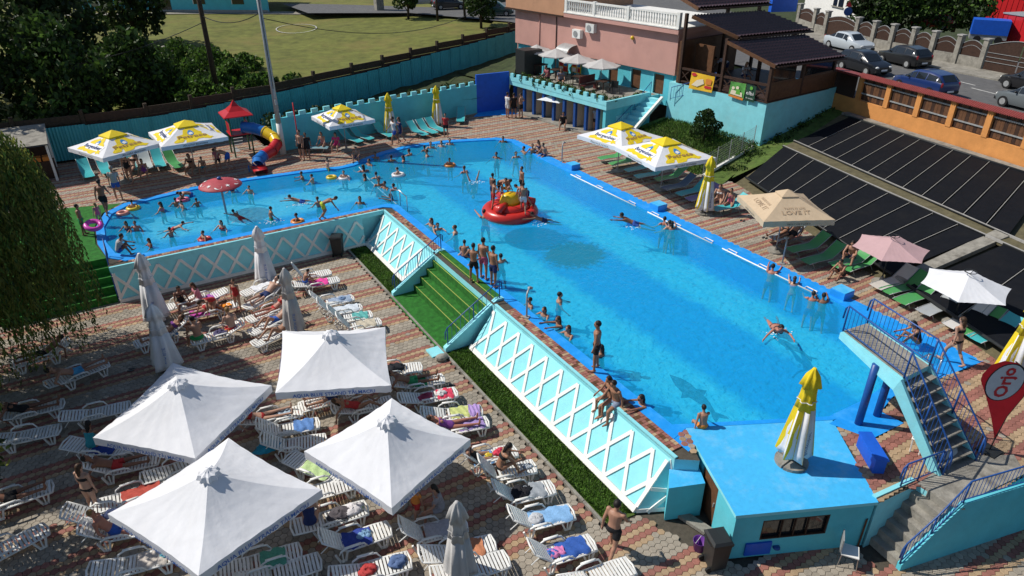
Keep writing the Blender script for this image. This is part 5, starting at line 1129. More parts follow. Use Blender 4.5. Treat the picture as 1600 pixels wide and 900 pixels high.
# closed parasols
def closed(label, loc, h, top_m, low_m, r=.26, name='closed_parasol', grp=None, base='slab', text=None, low=.25):
    t = thing(name, label, 'parasol', loc, random.uniform(0, 1.5), grp); nb = 24
    def rg(z, rr, amp, ph=0): return [Vector((rr*(1+amp*math.cos(k*math.pi*2/nb*6+ph))*math.cos(k*6.2832/nb), rr*(1+amp*math.cos(k*math.pi*2/nb*6+ph))*math.sin(k*6.2832/nb), z+(.05*math.sin(k*2.6+ph) if z < low+.05 else 0))) for k in range(nb)]
    H = h; split = low+(H-low)*.55
    lowr = [rg(low, r*1.0, .32), rg(low+.2, r*.95, .30, .1), rg(low+(H-low)*.3, r*.80, .26, .2), rg(split, r*.60, .22, .3)]
    upr = [rg(split, r*.605, .22, .3), rg(low+(H-low)*.72, r*.47, .2, .4), rg(low+(H-low)*.80, r*.46, .15, .5), rg(low+(H-low)*.805, r*.62, .3, .5), rg(low+(H-low)*.93, r*.40, .3, .6), rg(H-.02, r*.16, .1), rg(H+.02, r*.12, 0)]
    b = B(); b.loft(lowr, low_m, True); o = b.build('folded_cloth', t, True); b = B(); b.loft(upr, top_m, True); b.build('folded_top', t, True)
    if low_m != top_m:                                     # yellow streaks running down the folds
        for k in range(0, nb, 4):
            q = []
            for f in (0, 1):
                for rr in (lowr[0], lowr[2], lowr[3]): p = rr[(k+f*2) % nb]; q.append(Vector((p.x*1.03, p.y*1.03, p.z)))
            B().add(q, [(0, 1, 4, 3), (1, 2, 5, 4)], top_m).build('streak', o)
    B().tube([(0, 0, 0), (0, 0, H)], .03, 'galv', 8).build('pole', t, True); B().tube([v*1.04 for v in [Vector((p.x, p.y, p.z+.0)) for p in rg(low+(H-low)*.62, r*.56, .2, .35)]+[rg(low+(H-low)*.62, r*.56, .2, .35)[0]]], .012, low_m, 4).build('tie_band', t)
    if base == 'slab': plate_base(t, 0, .44)
    if text:
        a0 = -YAW-math.pi/2-t.rotation_euler.z+.5
        for da in (0, 2.4): 
            a = a0+da; out = Vector((math.cos(a), math.sin(a), 0)); lettering(text[0], .3, text[1], out*r*.98+Vector((0, 0, low+.55)), Vector((0, 0, 1)), Vector((-out.x*0-math.sin(a)*-1, -math.cos(a), 0)) if False else out.cross(Vector((0, 0, 1)))*-1, t, fit=.8)
    return t
for bp, top, lab in (((611, 212), 2.8, 'folded yellow and white parasol, left one before the crenellated wall'), ((684, 197), 2.75, 'folded yellow and white parasol, right one before the crenellated wall'), ((1100, 333), 2.9, 'folded yellow and white parasol between the right deck parasols')):
    closed(lab, at(*bp, 0), top, 'yellow_cloth', 'white_cloth', .36, grp='folded yellow and white parasols', text=('Bergenbier', 'navy_print') if bp[0] == 1100 else None)
closed('tall folded yellow and white parasol standing on the blue hut roof', at(1236, 722, .0), 3.1, 'yellow_cloth', 'white_cloth', .36, grp='folded yellow and white parasols', text=('Bergenbier', 'navy_print'), low=.35)
closed('folded yellow and white parasol cut by the right edge', at(1572, 595, 0), 3.0, 'yellow_cloth', 'white_cloth', .36, grp='folded yellow and white parasols', text=('Bergenbier', 'navy_print'))
for bp, top, r, lab in (((720, 912), 2.8, .36, 'folded grey white parasol at the bottom edge'), ((462, 525), 3.0, .36, 'folded grey white parasol above the topmost big parasol'), ((418, 445), 2.85, .38, 'folded grey white parasol in front of the lattice wall'), ((248, 505), 3.15, .40, 'folded grey white parasol nearest the green steps on the left'), ((265, 578), 2.75, .44, 'folded bluish white parasol behind the leftmost big parasol')):
    t = closed(lab, at(*bp, L0), top, 'grey_cloth' if bp[0] in (720, 462) else 'white_cloth', 'grey_cloth' if bp[0] in (720, 462) else 'white_cloth', r, grp='folded white parasols on the plaza', text=('AQUA BLUE', 'blue_print') if bp[0] != 720 else None)
# red mushroom parasol in the paddling pool
p = at(354, 335, -.7); p = Vector((4.56, 34.94, -.7)); t = thing('mushroom_shower', 'red round shade with white stars and moons in the paddling pool', 'shade', p)
B().tube([(0, 0, 0), (0, 0, 2.36)], .055, 'galv', 10).build('pole', t, True); b = B(); mat('faded_red', (.40, .055, .07), .6, .12, 4, dirt=.3, dcol=(.45, .16, .17), dscale=2); pr = [(1.02, 2.08), (1.0, 2.12), (.8, 2.23), (.45, 2.34), (.12, 2.40), (.001, 2.40)]; b.lathe(pr, 'faded_red', 24); cp = b.build('canopy', t, True)
B().ball((0, 0, 2.45), (.11, .11, .08), 'rail_blue', 10, 6).build('cap', t, True)
def dome(a, r): 
    for (r0, z0_), (r1, z1_) in zip(pr[1:-1], pr[2:]):
        if r1 <= r <= r0: g = (r-r1)/(r0-r1); return Vector((r*math.cos(a), r*math.sin(a), z1_+(z0_-z1_)*g+.02))
    return Vector((r*math.cos(a), r*math.sin(a), 2.1))
for k in range(10):
    a = k*.6283; pts = []
    if k % 2: pts = [(.17*math.cos(g), .17*math.sin(g)) for g in [x*math.pi/8-.4 for x in range(9)]]+[(.05+.13*math.cos(g), .02+.13*math.sin(g)) for g in [x*math.pi/8-.4 for x in range(8, -1, -1)]]
    else: pts = [((.12 if j % 2 == 0 else .05)*math.cos(j*.6283), (.12 if j % 2 == 0 else .05)*math.sin(j*.6283)) for j in range(10)]
    vs = [dome(a+x/.72, .74+y) for x, y in pts]
    if k % 2: h = len(vs)//2; B().add(vs, [(j, j+1, len(vs)-2-j, len(vs)-1-j) for j in range(h-1)], 'white_print').build('moon', cp)
    else: B().add(vs+[dome(a, .74)], [(j, (j+1) % 10, 10) for j in range(10)], 'white_print').build('star', cp)
# ---------------------------------------------------------------- water slide with red roof
p = at(380, 240, 0); t = thing('water_slide', 'children tube slide with red roof, yellow, red and blue sections', 'water slide', p); t.scale = (.92, .96, 1); mat('green_metal', (.02, .12, .06), .4); 
for x in (-.6, .6):
    for y in (-.6, .6): B().tube([(x, y, 0), (x, y, 2.5)], .05, 'green_metal', 8).build('post', t, True)
B().box((0, 0, 1.35), (1.35, 1.35, .08), 'red_plastic').build('platform', t)
b = B(); b.loft([[Vector((s*cx, s*cy, z)) for cx, cy in ((-1, -1), (1, -1), (1, 1), (-1, 1))] for s, z in ((.92, 2.45), (.9, 2.5), (.5, 2.72), (.22, 2.98), (.02, 3.3))], 'red_plastic'); b.build('roof', t)
for s in (-1, 1): B().box((s*.6, 0, 1.7), (.05, 1.1, .6), 'red_plastic').build('side_panel', t)
ex = at(400, 268, 0)-p; path = [Vector((.2, -.5, 1.75)), Vector((.75, -.9, 1.7)), Vector((1.35, -1.3, 1.5)), Vector((1.75, -1.9, 1.22)), Vector((1.75, -2.5, 1.0)), Vector((1.3, -2.95, .78)), Vector((.6, -3.2, .6)), Vector((.15, -3.6, .48)), Vector((.0, -4.1, .36))]
mat('slide_blue', (.015, .16, .50), .3, .05, spec=.5)
for i, m in enumerate(('slide_blue', 'slide_blue', 'yellow_plastic', 'yellow_plastic', 'red_plastic', 'red_plastic', 'slide_blue', 'slide_blue')):
    a, c = path[i], path[i+1]; d = (c-a).normalized(); q = [a-d*.03, a.lerp(c, .5), c+d*.03]; B().tube(q, .34, m, 14, False).build('tube_section', t, True)
    B().tube([a-d*.02, a+d*.05], .37, m, 14, False).build('flange', t, True)
b = B(); e = path[-1]; 
for k in range(9): pass
b.loft([[e+Vector((.42*math.cos(math.pi+math.pi*k/8)*s, dy, .42*math.sin(math.pi+math.pi*k/8)*s+dz)) for k in range(9)] for s, dy, dz in ((1, .02, 0), (1.05, -.4, -.03), (1.0, -.75, -.08))], 'red_plastic', False); b.build('outlet', t, True)
for x in (-.5, .5): B().tube([e+Vector((x, .3, -.36)), e+Vector((x, .3, .0))], .04, 'slide_blue', 6).build('foot', t)
B().bar((-.2, .55, 0), (-.2, 1.6, .0), .3, .02, 'galv').build('ladder_foot', t)
for k in range(5): B().bar((-.35, .62+(4-k)*.22, .2+k*.26), (.35, .62+(4-k)*.22, .2+k*.26), .12, .03, 'galv').build('rung', t)
# ---------------------------------------------------------------- inflatable raft
p = Vector((16.63, 27.43, WATER_Z)); t = thing('inflatable_raft', 'big red and yellow inflatable raft with children on it', 'inflatable raft', p); t.scale = (1.12, 1.12, 1.12); mat('raft_red', (.52, .025, .018), .32, .05, 2, spec=.5); mat('raft_yellow', (.78, .50, .012), .32, .05, 2, spec=.5)
b = B(); b.tube([(1.0*math.cos(k*6.2832/24), 1.0*math.sin(k*6.2832/24), .12) for k in range(25)], .27, 'raft_red', 12, False); b.build('outer_ring', t, True)
b = B(); b.tube([(.62*math.cos(k*6.2832/20), .62*math.sin(k*6.2832/20), .34) for k in range(21)], .24, 'raft_red', 12, False); b.build('inner_ring', t, True)
for a in (-.35, .55, 1.5, 3.7): q = Vector((math.cos(a), math.sin(a), 0)); B().tube([q*.45+Vector((0, 0, .55)), q*.8+Vector((0, 0, .58)), q*1.12+Vector((0, 0, .5))], [.15, .17, .15], 'raft_red', 10).build('pontoon', t, True)
b = B(); b.loft([[Vector((r*math.cos(k*6.2832/16)*1.0, r*math.sin(k*6.2832/16)*.75, z)) for k in range(16)] for r, z in ((.52, .3), (.5, .6), (.42, .85), (.28, .98), (.02, 1.02))], 'raft_yellow'); b.build('dome', t, True)
# ---------------------------------------------------------------- white plastic sunbeds
LM = {}
def cap_me(b, name, smooth=False):
    o = b.build(name, smooth=smooth); me = o.data; bpy.data.objects.remove(o); return me
def lounger_meshes():
    m = 'white_plastic'
    LM['slat'] = cap_me(B().box((0, 0, 0), (.062, .56, .022), m), 'slat')
    b = B(); b.tube([(-.95, .29, .32), (-.6, .30, .335), (.25, .30, .335)], .028, m, 6); b.tube([(-.95, -.29, .32), (-.6, -.30, .335), (.25, -.30, .335)], .028, m, 6); b.tube([(-.95, -.29, .32), (-1.0, 0, .325), (-.95, .29, .32)], .03, m, 6); b.box((.22, 0, .30), (.05, .58, .04), m); LM['frame'] = cap_me(b, 'frame', True)
    b = B(); b.tube([(0, .29, 0), (.78, .29, 0)], .026, m, 6); b.tube([(0, -.29, 0), (.78, -.29, 0)], .026, m, 6); b.tube([(.78, -.29, 0), (.83, 0, 0), (.78, .29, 0)], .028, m, 6); LM['backrest'] = cap_me(b, 'backrest', True)
    b = B(); b.tube([(-.32, 0, .34), (-.22, .02, .50), (-.05, .03, .53), (.22, .03, .52), (.38, .02, .44), (.42, 0, .32)], [.02, .026, .03, .03, .026, .02], m, 6); b.box((.06, .03, .535), (.42, .075, .02), m); LM['armrest'] = cap_me(b, 'armrest', True)
    b = B(); b.bar((-.13, 0, .32), (-.06, 0, .0), .05, .05, m, (0, 1, 0)); b.bar((.17, 0, .32), (.06, 0, .0), .05, .05, m, (0, 1, 0)); b.bar((-.07, 0, .025), (.07, 0, .025), .05, .05, m, (0, 1, 0)); b.bar((0, 0, .32), (0, 0, .03), .035, .03, m, (0, 1, 0)); LM['leg'] = cap_me(b, 'leg')
    b = B(); b.tube([(0, -.02, 0), (0, .02, 0)], .09, 'black_plastic', 12); LM['wheel'] = cap_me(b, 'wheel')
    b = B(); b.tube([(0, .2, 0), (.18, .2, -.28)], .014, m, 5); b.tube([(0, -.2, 0), (.18, -.2, -.28)], .014, m, 5); LM['prop'] = cap_me(b, 'prop')
    b = B(); tr_ = random.Random(4); b.add([(-.62+i*1.24/14+.02*math.sin(j*1.7+i), (-.30+j*.6/8)+.03*math.sin(i*.9), (.018*math.sin(i*1.3+j*.8)+tr_.uniform(0, .018)) if 0 < j < 8 else -.045+tr_.uniform(-.02, .03)) for i in range(15) for j in range(9)], [(i*9+j, (i+1)*9+j, (i+1)*9+j+1, i*9+j+1) for i in range(14) for j in range(8)], 'cloth_obj'); LM['towel'] = cap_me(b, 'towel', True)
lounger_meshes()
def lounger(label, foot, head, back=25, z=L0, zs=.33, arms=True):
    a, c = at(*foot, z+zs), at(*head, z+zs); d = c-a; rz = math.atan2(d.y, d.x); mid = (a+c)/2
    jr = random.Random(int(foot[0]*31+foot[1])); rz += jr.uniform(-.07, .07); back = max(4, back+jr.uniform(-7, 7)); t = thing('sunbed', label, 'sunbed', Vector((mid.x, mid.y, z)), rz, 'white plastic sunbeds on the plaza')
    link('frame', LM['frame'], t)
    for k in range(12): link('slat', LM['slat'], t, (-.90+k*.092, 0, .355))
    bk = link('backrest', LM['backrest'], t, (.24, 0, .345)); bk.rotation_euler = (0, -R(back), 0)
    for k in range(8): link('slat', LM['slat'], bk, (.06+k*.092, 0, .015))
    if back > 8: link('prop', LM['prop'], bk, (.5, 0, -.02)).rotation_euler = (0, R(back*.6), 0)
    if arms:
        for s in (-1, 1): link('armrest', LM['armrest'], t, (.02, s*.33, 0)).scale = (1, s, 1)
    for x in (-.72, .36):
        for s in (-1, 1): link('leg', LM['leg'], t, (x, s*.28, 0))
    return t, rz, mid
WL = [  # foot px, head px, back angle, label
 ((288, 477), (345, 461), 12, 'white sunbed with purple towel nearest the lattice wall'), ((258, 482), (301, 470), 10, 'white sunbed beside the seated dark haired woman'),
 ((298, 494), (358, 479), 10, 'white sunbed with magenta and orange towels in the crowded row'), ((308, 533), (374, 514), 20, 'white sunbed under the man in green shorts'), ((222, 535), (283, 516), 30, 'white sunbed with blue towel beside the folded bluish parasol'),
 ((388, 478), (436, 454), 35, 'white sunbed of the reclining man with navy trunks'), ((400, 497), (446, 479), 25, 'white sunbed under the sunburnt sleeper'), ((405, 515), (447, 497), 25, 'white sunbed under the person with raised knees'), ((408, 533), (455, 513), 15, 'white sunbed with rounded end below the raised knees'), ((388, 457), (434, 440), 10, 'white sunbed heaped with white towels under the folded parasol'),
 ((523, 437), (466, 449), 8, 'white sunbed with bright pink towel'), ((506, 427), (459, 436), 62, 'white sunbed with upright backrest above the pink towel'),
 ((540, 468), (492, 477), 55, 'white sunbed with grey blue towel below the pink one'), ((554, 481), (501, 490), 50, 'white sunbed with pale sheet in the slanted row'), ((568, 493), (518, 501), 55, 'bare white sunbed third in the slanted row'), ((582, 505), (531, 514), 50, 'bare white sunbed at the edge of the topmost big parasol'),
 ((640, 575), (592, 582), 20, 'white sunbed with black bag at the right edge of the topmost parasol'), ((680, 594), (620, 602), 12, 'white sunbed of the man with the green towel'), ((699, 615), (640, 627), 20, 'white sunbed with red and white bag'), ((737, 643), (676, 650), 15, 'white sunbed with yellow and lilac towels'), ((744, 662), (688, 672), 15, 'white sunbed under the bare legs next to lilac towel'),
 ((462, 643), (385, 663), 20, 'white sunbed with black and striped towels left of the centre'), ((486, 662), (412, 680), 40, 'bare slatted white sunbed below the striped towels'), ((496, 687), (420, 703), 40, 'bare white sunbed next to the turquoise bag'), ((522, 743), (466, 722), 10, 'white sunbed with lime towel between the big parasols'), ((540, 755), (470, 778), 8, 'bare white sunbed half under the nearest big parasol'),
 ((482, 632), (545, 618), 12, 'white sunbed with its end showing below the topmost parasol'), ((600, 628), (535, 645), 20, 'white sunbed of the woman in red'),
 ((564, 795), (470, 825), 5, 'flat white sunbed with dark clothes near the bottom'), ((594, 831), (510, 858), 38, 'white sunbed with dark blue towel near the bottom'), ((440, 868), (375, 890), 8, 'white sunbed at the right corner of the nearest parasol'), ((466, 888), (410, 905), 10, 'white sunbed cut by the bottom edge left of centre'), ((616, 882), (545, 902), 15, 'white sunbed with red and blue clothes at the bottom edge'),
 ((706, 822), (638, 842), 45, 'white sunbed with raised back left of the folded parasol'), ((762, 848), (668, 878), 20, 'white sunbed behind the folded parasol at the bottom'), ((782, 876), (690, 905), 15, 'white sunbed in front of the folded parasol at the bottom'),
 ((787, 708), (730, 722), 50, 'white sunbed full of colourful toys and bags'), ((814, 731), (758, 745), 50, 'white sunbed with the crouching sunbather in the right row'), ((842, 765), (786, 780), 50, 'white sunbed with black clothes in the right row'), ((878, 802), (806, 822), 45, 'white sunbed with light blue towel in the right row'), ((912, 852), (835, 876), 50, 'white sunbed with navy and pink towels, last of the right row'), ((962, 893), (905, 912), 15, 'white sunbed cut by the bottom edge beside the walking man'),
 ((28, 567), (104, 547), 25, 'white sunbed under the willow strands'), ((150, 574), (95, 596), 8, 'white sunbed of the man in light blue shorts'), ((80, 634), (12, 652), 10, 'shaded white sunbed left of the willow trunk'), ((190, 637), (112, 655), 20, 'shaded white sunbed left of the leftmost big parasol'), ((72, 674), (5, 690), 8, 'shaded white sunbed at the left edge'),
 ((190, 700), (120, 700), 12, 'shaded white sunbed with blue towel under the leftmost parasol'), ((232, 720), (152, 738), 40, 'shaded bare slatted sunbed under the leftmost parasol'), ((305, 722), (258, 740), 15, 'white sunbed showing between the two left big parasols'), ((245, 762), (172, 788), 10, 'white sunbed with red towel under the nearest parasol'), ((232, 822), (148, 838), 35, 'white sunbed of the man in the hat lower left'), ((188, 803), (138, 812), 30, 'white sunbed with patterned bag beside the man in the hat'), ((262, 868), (160, 895), 10, 'white sunbed in the sun under the edge of the nearest parasol'), ((46, 772), (-8, 790), 15, 'shaded white sunbed at the left edge below the tree'), ((30, 848), (-15, 870), 15, 'white sunbed end at the left edge near the bottom')]
LOUNGE = {}
for foot, head, back, lab in WL: LOUNGE[lab] = lounger(lab, foot, head, back)
# towels, bags and clothes lying on the sunbeds
def towel(label, lab, col, dx=-.35, ln=1., stripe=None, dz=.39, wd=1.):
    t, rz, mid = LOUNGE[lab]; o = link('towel', LM['towel'], None, (mid.x+dx*math.cos(rz), mid.y+dx*math.sin(rz), L0+dz), rz+random.uniform(-.08, .08), col); o.scale = (ln, wd, 1); tag(o, label, 'towel', 'towels on the sunbeds'); return o
def heap(label, lab, cols, dx=-.2, size=.25, name='bag', cat='bag', seed=0, dz=.38):
    t, rz, mid = LOUNGE[lab]; rnd = random.Random(seed+len(label)); b = B(); nb = 10; r = []
    nb = 16
    for j, (f, z) in enumerate(((.95, 0), (1.12, .10), (1.0, .26), (.78, .38), (.5, .46), (.2, .47), (.02, .44))):
        r.append([Vector((size*1.15*f*math.cos(k*6.2832/nb)*rnd.uniform(.72, 1.28), size*.9*f*math.sin(k*6.2832/nb)*rnd.uniform(.72, 1.28), z*size*rnd.uniform(.6, 1.35)+(rnd.uniform(-.03, .03) if j > 1 else 0))) for k in range(nb)])
    b.loft(r, 'cloth_obj'); o = b.build(name, smooth=True); o.color = (*cols, 1); o.location = (mid.x+dx*math.cos(rz), mid.y+dx*math.sin(rz), L0+dz); tag(o, label, cat, 'bags and clothes on the sunbeds'); return o
n_ = lambda i: WL[i][3]
TW = [(0, (.36, .08, .38), 'purple patterned towel on the sunbed nearest the lattice wall', .3, .55), (2, (.45, .06, .32), 'magenta striped towel under the lying woman', -.4, .6), (2, (.75, .26, .02), 'bright orange towel at the head of the magenta one', .55, .5), (4, (.10, .28, .55), 'sky blue towel beside the folded bluish parasol', .1, .7), (9, (.72, .73, .76), 'crumpled white towel under the folded parasol', 0, .8),
 (10, (.75, .06, .32), 'bright pink towel beside the litter bin side', -.1, .62), (12, (.28, .36, .48), 'grey blue towel on the slanted row of sunbeds', -.4, .75), (13, (.58, .64, .70), 'pale sheet on the slanted row of sunbeds', -.35, .8), (17, (.03, .26, .10), 'green towel around the sleeping man', -.1, .4), (18, (.60, .05, .10), 'red towel at the foot of the sunbed with the bag', -.55, .45), (19, (.50, .55, .20), 'pale yellow towel next to the lilac one', -.25, .5), (19, (.38, .26, .55), 'lilac patterned towel at the grass side', -.72, .3), (20, (.33, .24, .50), 'violet patterned towel under the bare legs', -.4, .7),
 (24, (.45, .60, .28), 'lime towel between the big parasols', -.1, .8), (29, (.03, .06, .30), 'dark blue patterned towel near the bottom', -.05, .65), (36, (.12, .28, .55), 'blue cartoonless beach towel under the toys', .1, .5), (39, (.22, .42, .68), 'light blue towel in the right row', -.3, .95), (40, (.03, .10, .38), 'navy towel on the last sunbed of the right row', -.35, .65), (40, (.62, .20, .42), 'pink rolled towel on the navy one', .1, .35), (47, (.02, .05, .25), 'dark blue towel in the shade of the leftmost parasol', -.2, .6), (50, (.42, .07, .05), 'red towel in the shade of the nearest parasol', -.2, .8), (14, (.10, .38, .36), 'teal towel on the third sunbed of the slanted row', -.5, .5), (15, (.5, .45, .35), 'sand coloured towel at the edge of the topmost parasol', -.4, .6), (22, (.10, .22, .5), 'blue towel on the slatted sunbed below the stripes', -.5, .5), (33, (.42, .40, .42), 'grey towel left of the folded parasol', -.3, .7), (34, (.5, .2, .1), 'rust coloured towel behind the folded parasol', -.3, .6), (38, (.30, .33, .36), 'grey towel under the black clothes', -.3, .6), (53, (.55, .5, .45), 'cream towel on the sunlit sunbed at lower left', -.4, .55), (30, (.10, .35, .25), 'green towel at the corner of the nearest parasol', -.3, .5), (21, (.05, .05, .06), 'black towel left of the centre', .1, .5), (21, (.35, .45, .55), 'striped towel beside the black one', -.35, .4)]
for k, (i, c, lab, dx, ln) in enumerate(TW): towel(lab.replace('cartoonless ', ''), n_(i), c, dx, ln, dz=.385+.012*(k % 3)+(.05 if 'rolled' in lab else 0), wd=.5 if 'rolled' in lab else 1)
HP = [(16, (.012, .014, .02), 'large black bag at the edge of the topmost parasol', 0, .3), (18, (.6, .6, .6), 'white bag on the red towel', -.45, .16), (18, (.35, .05, .10), 'dark red bag in the middle of the sunbed', .1, .2), (28, (.09, .08, .09), 'heap of dark clothes on the flat sunbed', -.25, .26), (28, (.62, .60, .62), 'white shirt on the flat sunbed', -.6, .22), (28, (.35, .5, .03), 'small lime bottle bag on the flat sunbed', -.8, .07), (29, (.20, .36, .55), 'light blue clothes on the dark blue towel', -.3, .16),
 (32, (.10, .16, .32), 'blue clothes at the foot of the bottom sunbed', -.65, .2), (32, (.45, .05, .05), 'red cloth at the bottom edge', .1, .18), (36, (.55, .04, .08), 'red toy bag on the crowded sunbed', -.45, .17), (36, (.03, .03, .05), 'dark sun hat on the crowded sunbed', -.6, .16), (36, (.65, .50, .05), 'yellow toy on the crowded sunbed', -.1, .1), (38, (.015, .015, .02), 'black clothes in the right row', .0, .26), (39, (.5, .52, .55), 'pale shirt beside the light blue towel', .1, .2), (40, (.04, .16, .5), 'blue bag on the last sunbed of the right row', .25, .16),
 (52, (.05, .07, .16), 'navy and white patterned bag beside the man in the hat', -.2, .2), (23, (.02, .27, .42), 'round turquoise bag hanging beside the bare sunbed', .75, .3), (3, (.07, .06, .14), 'dark patterned bag behind the man in green shorts', .1, .22), (3, (.7, .30, .03), 'orange bag beside the man in red shorts', .42, .16), (21, (.40, .03, .05), 'red cloth left of the striped towel', .45, .16), (53, (.10, .35, .4), 'small turquoise bag on the sunlit sunbed', -.7, .1), (12, (.12, .2, .35), 'blue clothes on the grey blue towel', -.5, .13), (37, (.45, .5, .55), 'pale shoes at the foot of the right row', -.75, .12)]
for i, c, lab, dx, s in HP: heap(lab, n_(i), c, dx, s)
t, rz, mid = LOUNGE[n_(23)]
# ---------------------------------------------------------------- fabric sunbeds around the pool
def sling_meshes():
    m = 'galv'; b = B()
    prof = [(-.95, .26), (-.5, .30), (0, .30), (.28, .32), (.62, .58), (.92, .84)]
    b.add([(x, y, z-.03*math.cos(y*5)*0-.02*(1-(y/.28)**2)) for x, z in prof for y in (-.28, -.1, .1, .28)], [(i*4+j, (i+1)*4+j, (i+1)*4+j+1, i*4+j+1) for i in range(5) for j in range(3)], 'paint_obj'); LM['sling'] = cap_me(b, 'fabric', True)
    b = B()
    for s in (-.29, .29): b.tube([(x, s, z) for x, z in prof], .016, m, 5)
    LM['sframe'] = cap_me(b, 'frame', True)
    b = B(); b.tube([(-.12, 0, .3), (.1, 0, 0)], .016, m, 5); LM['sleg'] = cap_me(b, 'leg')
sling_meshes()
GR, TQ, GY = (.07, .30, .09), (.06, .42, .45), (.35, .37, .38)
def sling(label, p, rz, col, z=0.):
    t = thing('deck_lounger', label, 'lounger', Vector((p.x, p.y, z)), rz, 'fabric loungers around the pool'); link('fabric', LM['sling'], t, color=col); link('frame', LM['sframe'], t)
    for x in (-.7, .35):
        for s in (-.29, .29): link('leg', LM['sleg'], t, (x, s, 0))
    return t
toX = 0.                                                    # head towards +X (away from the pool)
SL = [((958, 244), GR, 'green lounger nearest the cabins under the yellow parasol'), ((975, 252), GR, 'second green lounger under the same yellow parasol'), ((1000, 262), TQ, 'teal lounger in the shade between the two right yellow parasols'), ((1017, 272), TQ, 'teal lounger second in that shade'), ((1048, 276), GR, 'bright green lounger right of the yellow parasol pole'), ((1060, 290), (.05, .10, .18), 'navy lounger with white shirt'), ((1082, 298), TQ, 'teal lounger with orange towel beside the folded yellow parasol'), ((1098, 306), (.20, .16, .34), 'violet lounger just behind the folded yellow parasol'), ((1140, 322), TQ, 'teal lounger with bags left of the beige parasol'),
      ((1232, 366), GY, 'grey lounger under the beige parasol'), ((1262, 385), GR, 'green lounger with pale towel right of the beige parasol'), ((1285, 402), GR, 'dark green lounger in the shade beyond the beige parasol'), ((1345, 412), GR, 'light green lounger with yellow and blue towel by the pink parasol'), ((1330, 408), GR, 'light green lounger behind the seated man'), ((1395, 440), (.55, .52, .47), 'pale lounger right of the pink parasol pole'), ((1412, 448), GR, 'dark green lounger between pink and white parasols'), ((1432, 462), GR, 'second dark green lounger between pink and white parasols'), ((1468, 478), GY, 'grey lounger under the white hexagonal parasol'), ((1512, 500), (.6, .58, .56), 'pale lounger at the white parasol pole'), ((1530, 508), GR, 'dark green lounger beyond the white parasol pole'), ((1552, 520), TQ, 'blue green lounger near the red flag')]
for px, c, lab in SL: sling(lab, at(*px, .3), R(-8)+random.uniform(-.1, .1), c)
SF = [((652, 205), TQ, 100, 'teal lounger, first in the row before the crenellated wall'), ((667, 202), TQ, 100, 'teal lounger, second in the row before the crenellated wall'), ((681, 199), TQ, 100, 'teal lounger, third in the row before the crenellated wall'), ((720, 183), TQ, 60, 'single teal lounger near the far litter bin'), ((600, 207), TQ, 100, 'teal lounger right of the middle yellow parasol'), ((588, 196), TQ, 80, 'upright teal lounger by the crenellated wall end'), ((565, 212), TQ, 110, 'teal lounger under the middle yellow parasol'), ((548, 216), TQ, 110, 'teal lounger left of the middle parasol pole'), ((488, 230), (.2, .35, .4), 150, 'grey teal lounger beside the dark cloth'), ((135, 268), TQ, 95, 'teal lounger leftmost under the left yellow parasol'), ((163, 262), TQ, 95, 'teal lounger under the left yellow parasol'), ((205, 258), (.10, .3, .3), 90, 'dark teal lounger with person under the left parasol'), ((228, 255), (.45, .5, .5), 90, 'pale lounger between the two left yellow parasols'), ((248, 252), TQ, 90, 'teal lounger right of the left yellow parasol'), ((272, 254), GR, 100, 'green lounger under the second yellow parasol')]
for px, c, a, lab in SF: sling(lab, at(*px, .3), R(a)-.0, c)
# ---------------------------------------------------------------- smaller things
def bin_(label, p, h=1.05, col='black_plastic', rz=0.):
    t = thing('litter_bin', label, 'bin', p, rz); s = h/1.05; b = B(); b.loft([[Vector((x*k*s, y*k*s, z*s)) for x, y in ((-.24, -.27), (.24, -.27), (.24, .27), (-.24, .27))] for k, z in ((.85, .06), (1, .9), (1.08, .92), (1.08, .97))], col); b.build('body', t); b = B(); b.loft([[Vector((x*k*s, y*k*s, z*s)) for x, y in ((-.27, -.30), (.27, -.30), (.27, .30), (-.27, .30))] for k, z in ((1, .975), (1, 1.0), (.8, 1.06))], col); b.build('lid', t)
    for y in (-.2, .2): B().tube([(-.25*s, y*s-.03, .09*s), (-.25*s, y*s+.03, .09*s)], .09*s, 'tyre', 10).build('wheel', t)
    B().tube([(-.3*s, -.2*s, .95*s), (-.34*s, 0, 1.0*s), (-.3*s, .2*s, .95*s)], .018, col, 5).build('handle', t); return t
bin_('black wheeled bin at the corner of the lattice walls', at(529, 398, L0), 1.05, rz=R(60)); bin_('black wheeled bin in front of the turquoise hut', at(1115, 882, L0), 1.05, rz=R(-20)); bin_('dark bin before the blue far wall', at(731, 172, 0), 1.0)
p = at(1092, 858, L0); t = thing('bucket', 'purple bucket beside the hut door', 'bucket', p); mat('purple', (.13, .03, .25), .4); B().lathe([(.14, 0), (.18, .32), (.19, .33), (.17, .32), (.13, .03)], 'purple', 14).build('body', t, True); B().tube([(-.18, 0, .32), (0, .0, .5), (.18, 0, .32)], .008, 'galv', 4).build('handle', t)
# folding chair near the lower stairs
p = at(1322, 880, L0); t = thing('chair', 'white and grey folding chair by the lower stairs', 'chair', p, R(35)); B().box((0, 0, .45), (.42, .42, .03), 'white_plastic').build('seat', t); o = B().box((0, .24, .72), (.42, .03, .42), 'galv').build('backrest', t)
for x, y in ((-.19, -.19), (.19, -.19), (-.19, .19), (.19, .19)): B().tube([(x, y, .44), (x*1.15, y*1.2, 0)], .012, 'steel', 5).build('leg', t)
b = B(); p = at(1342, 850, L0); o = B().box((0, 0, .5), (.25, .04, 1.0), 'wood_brown', R(20)).build('board'); o.location = p; tag(o, 'small brown board leaning by the lower stairs', 'board')
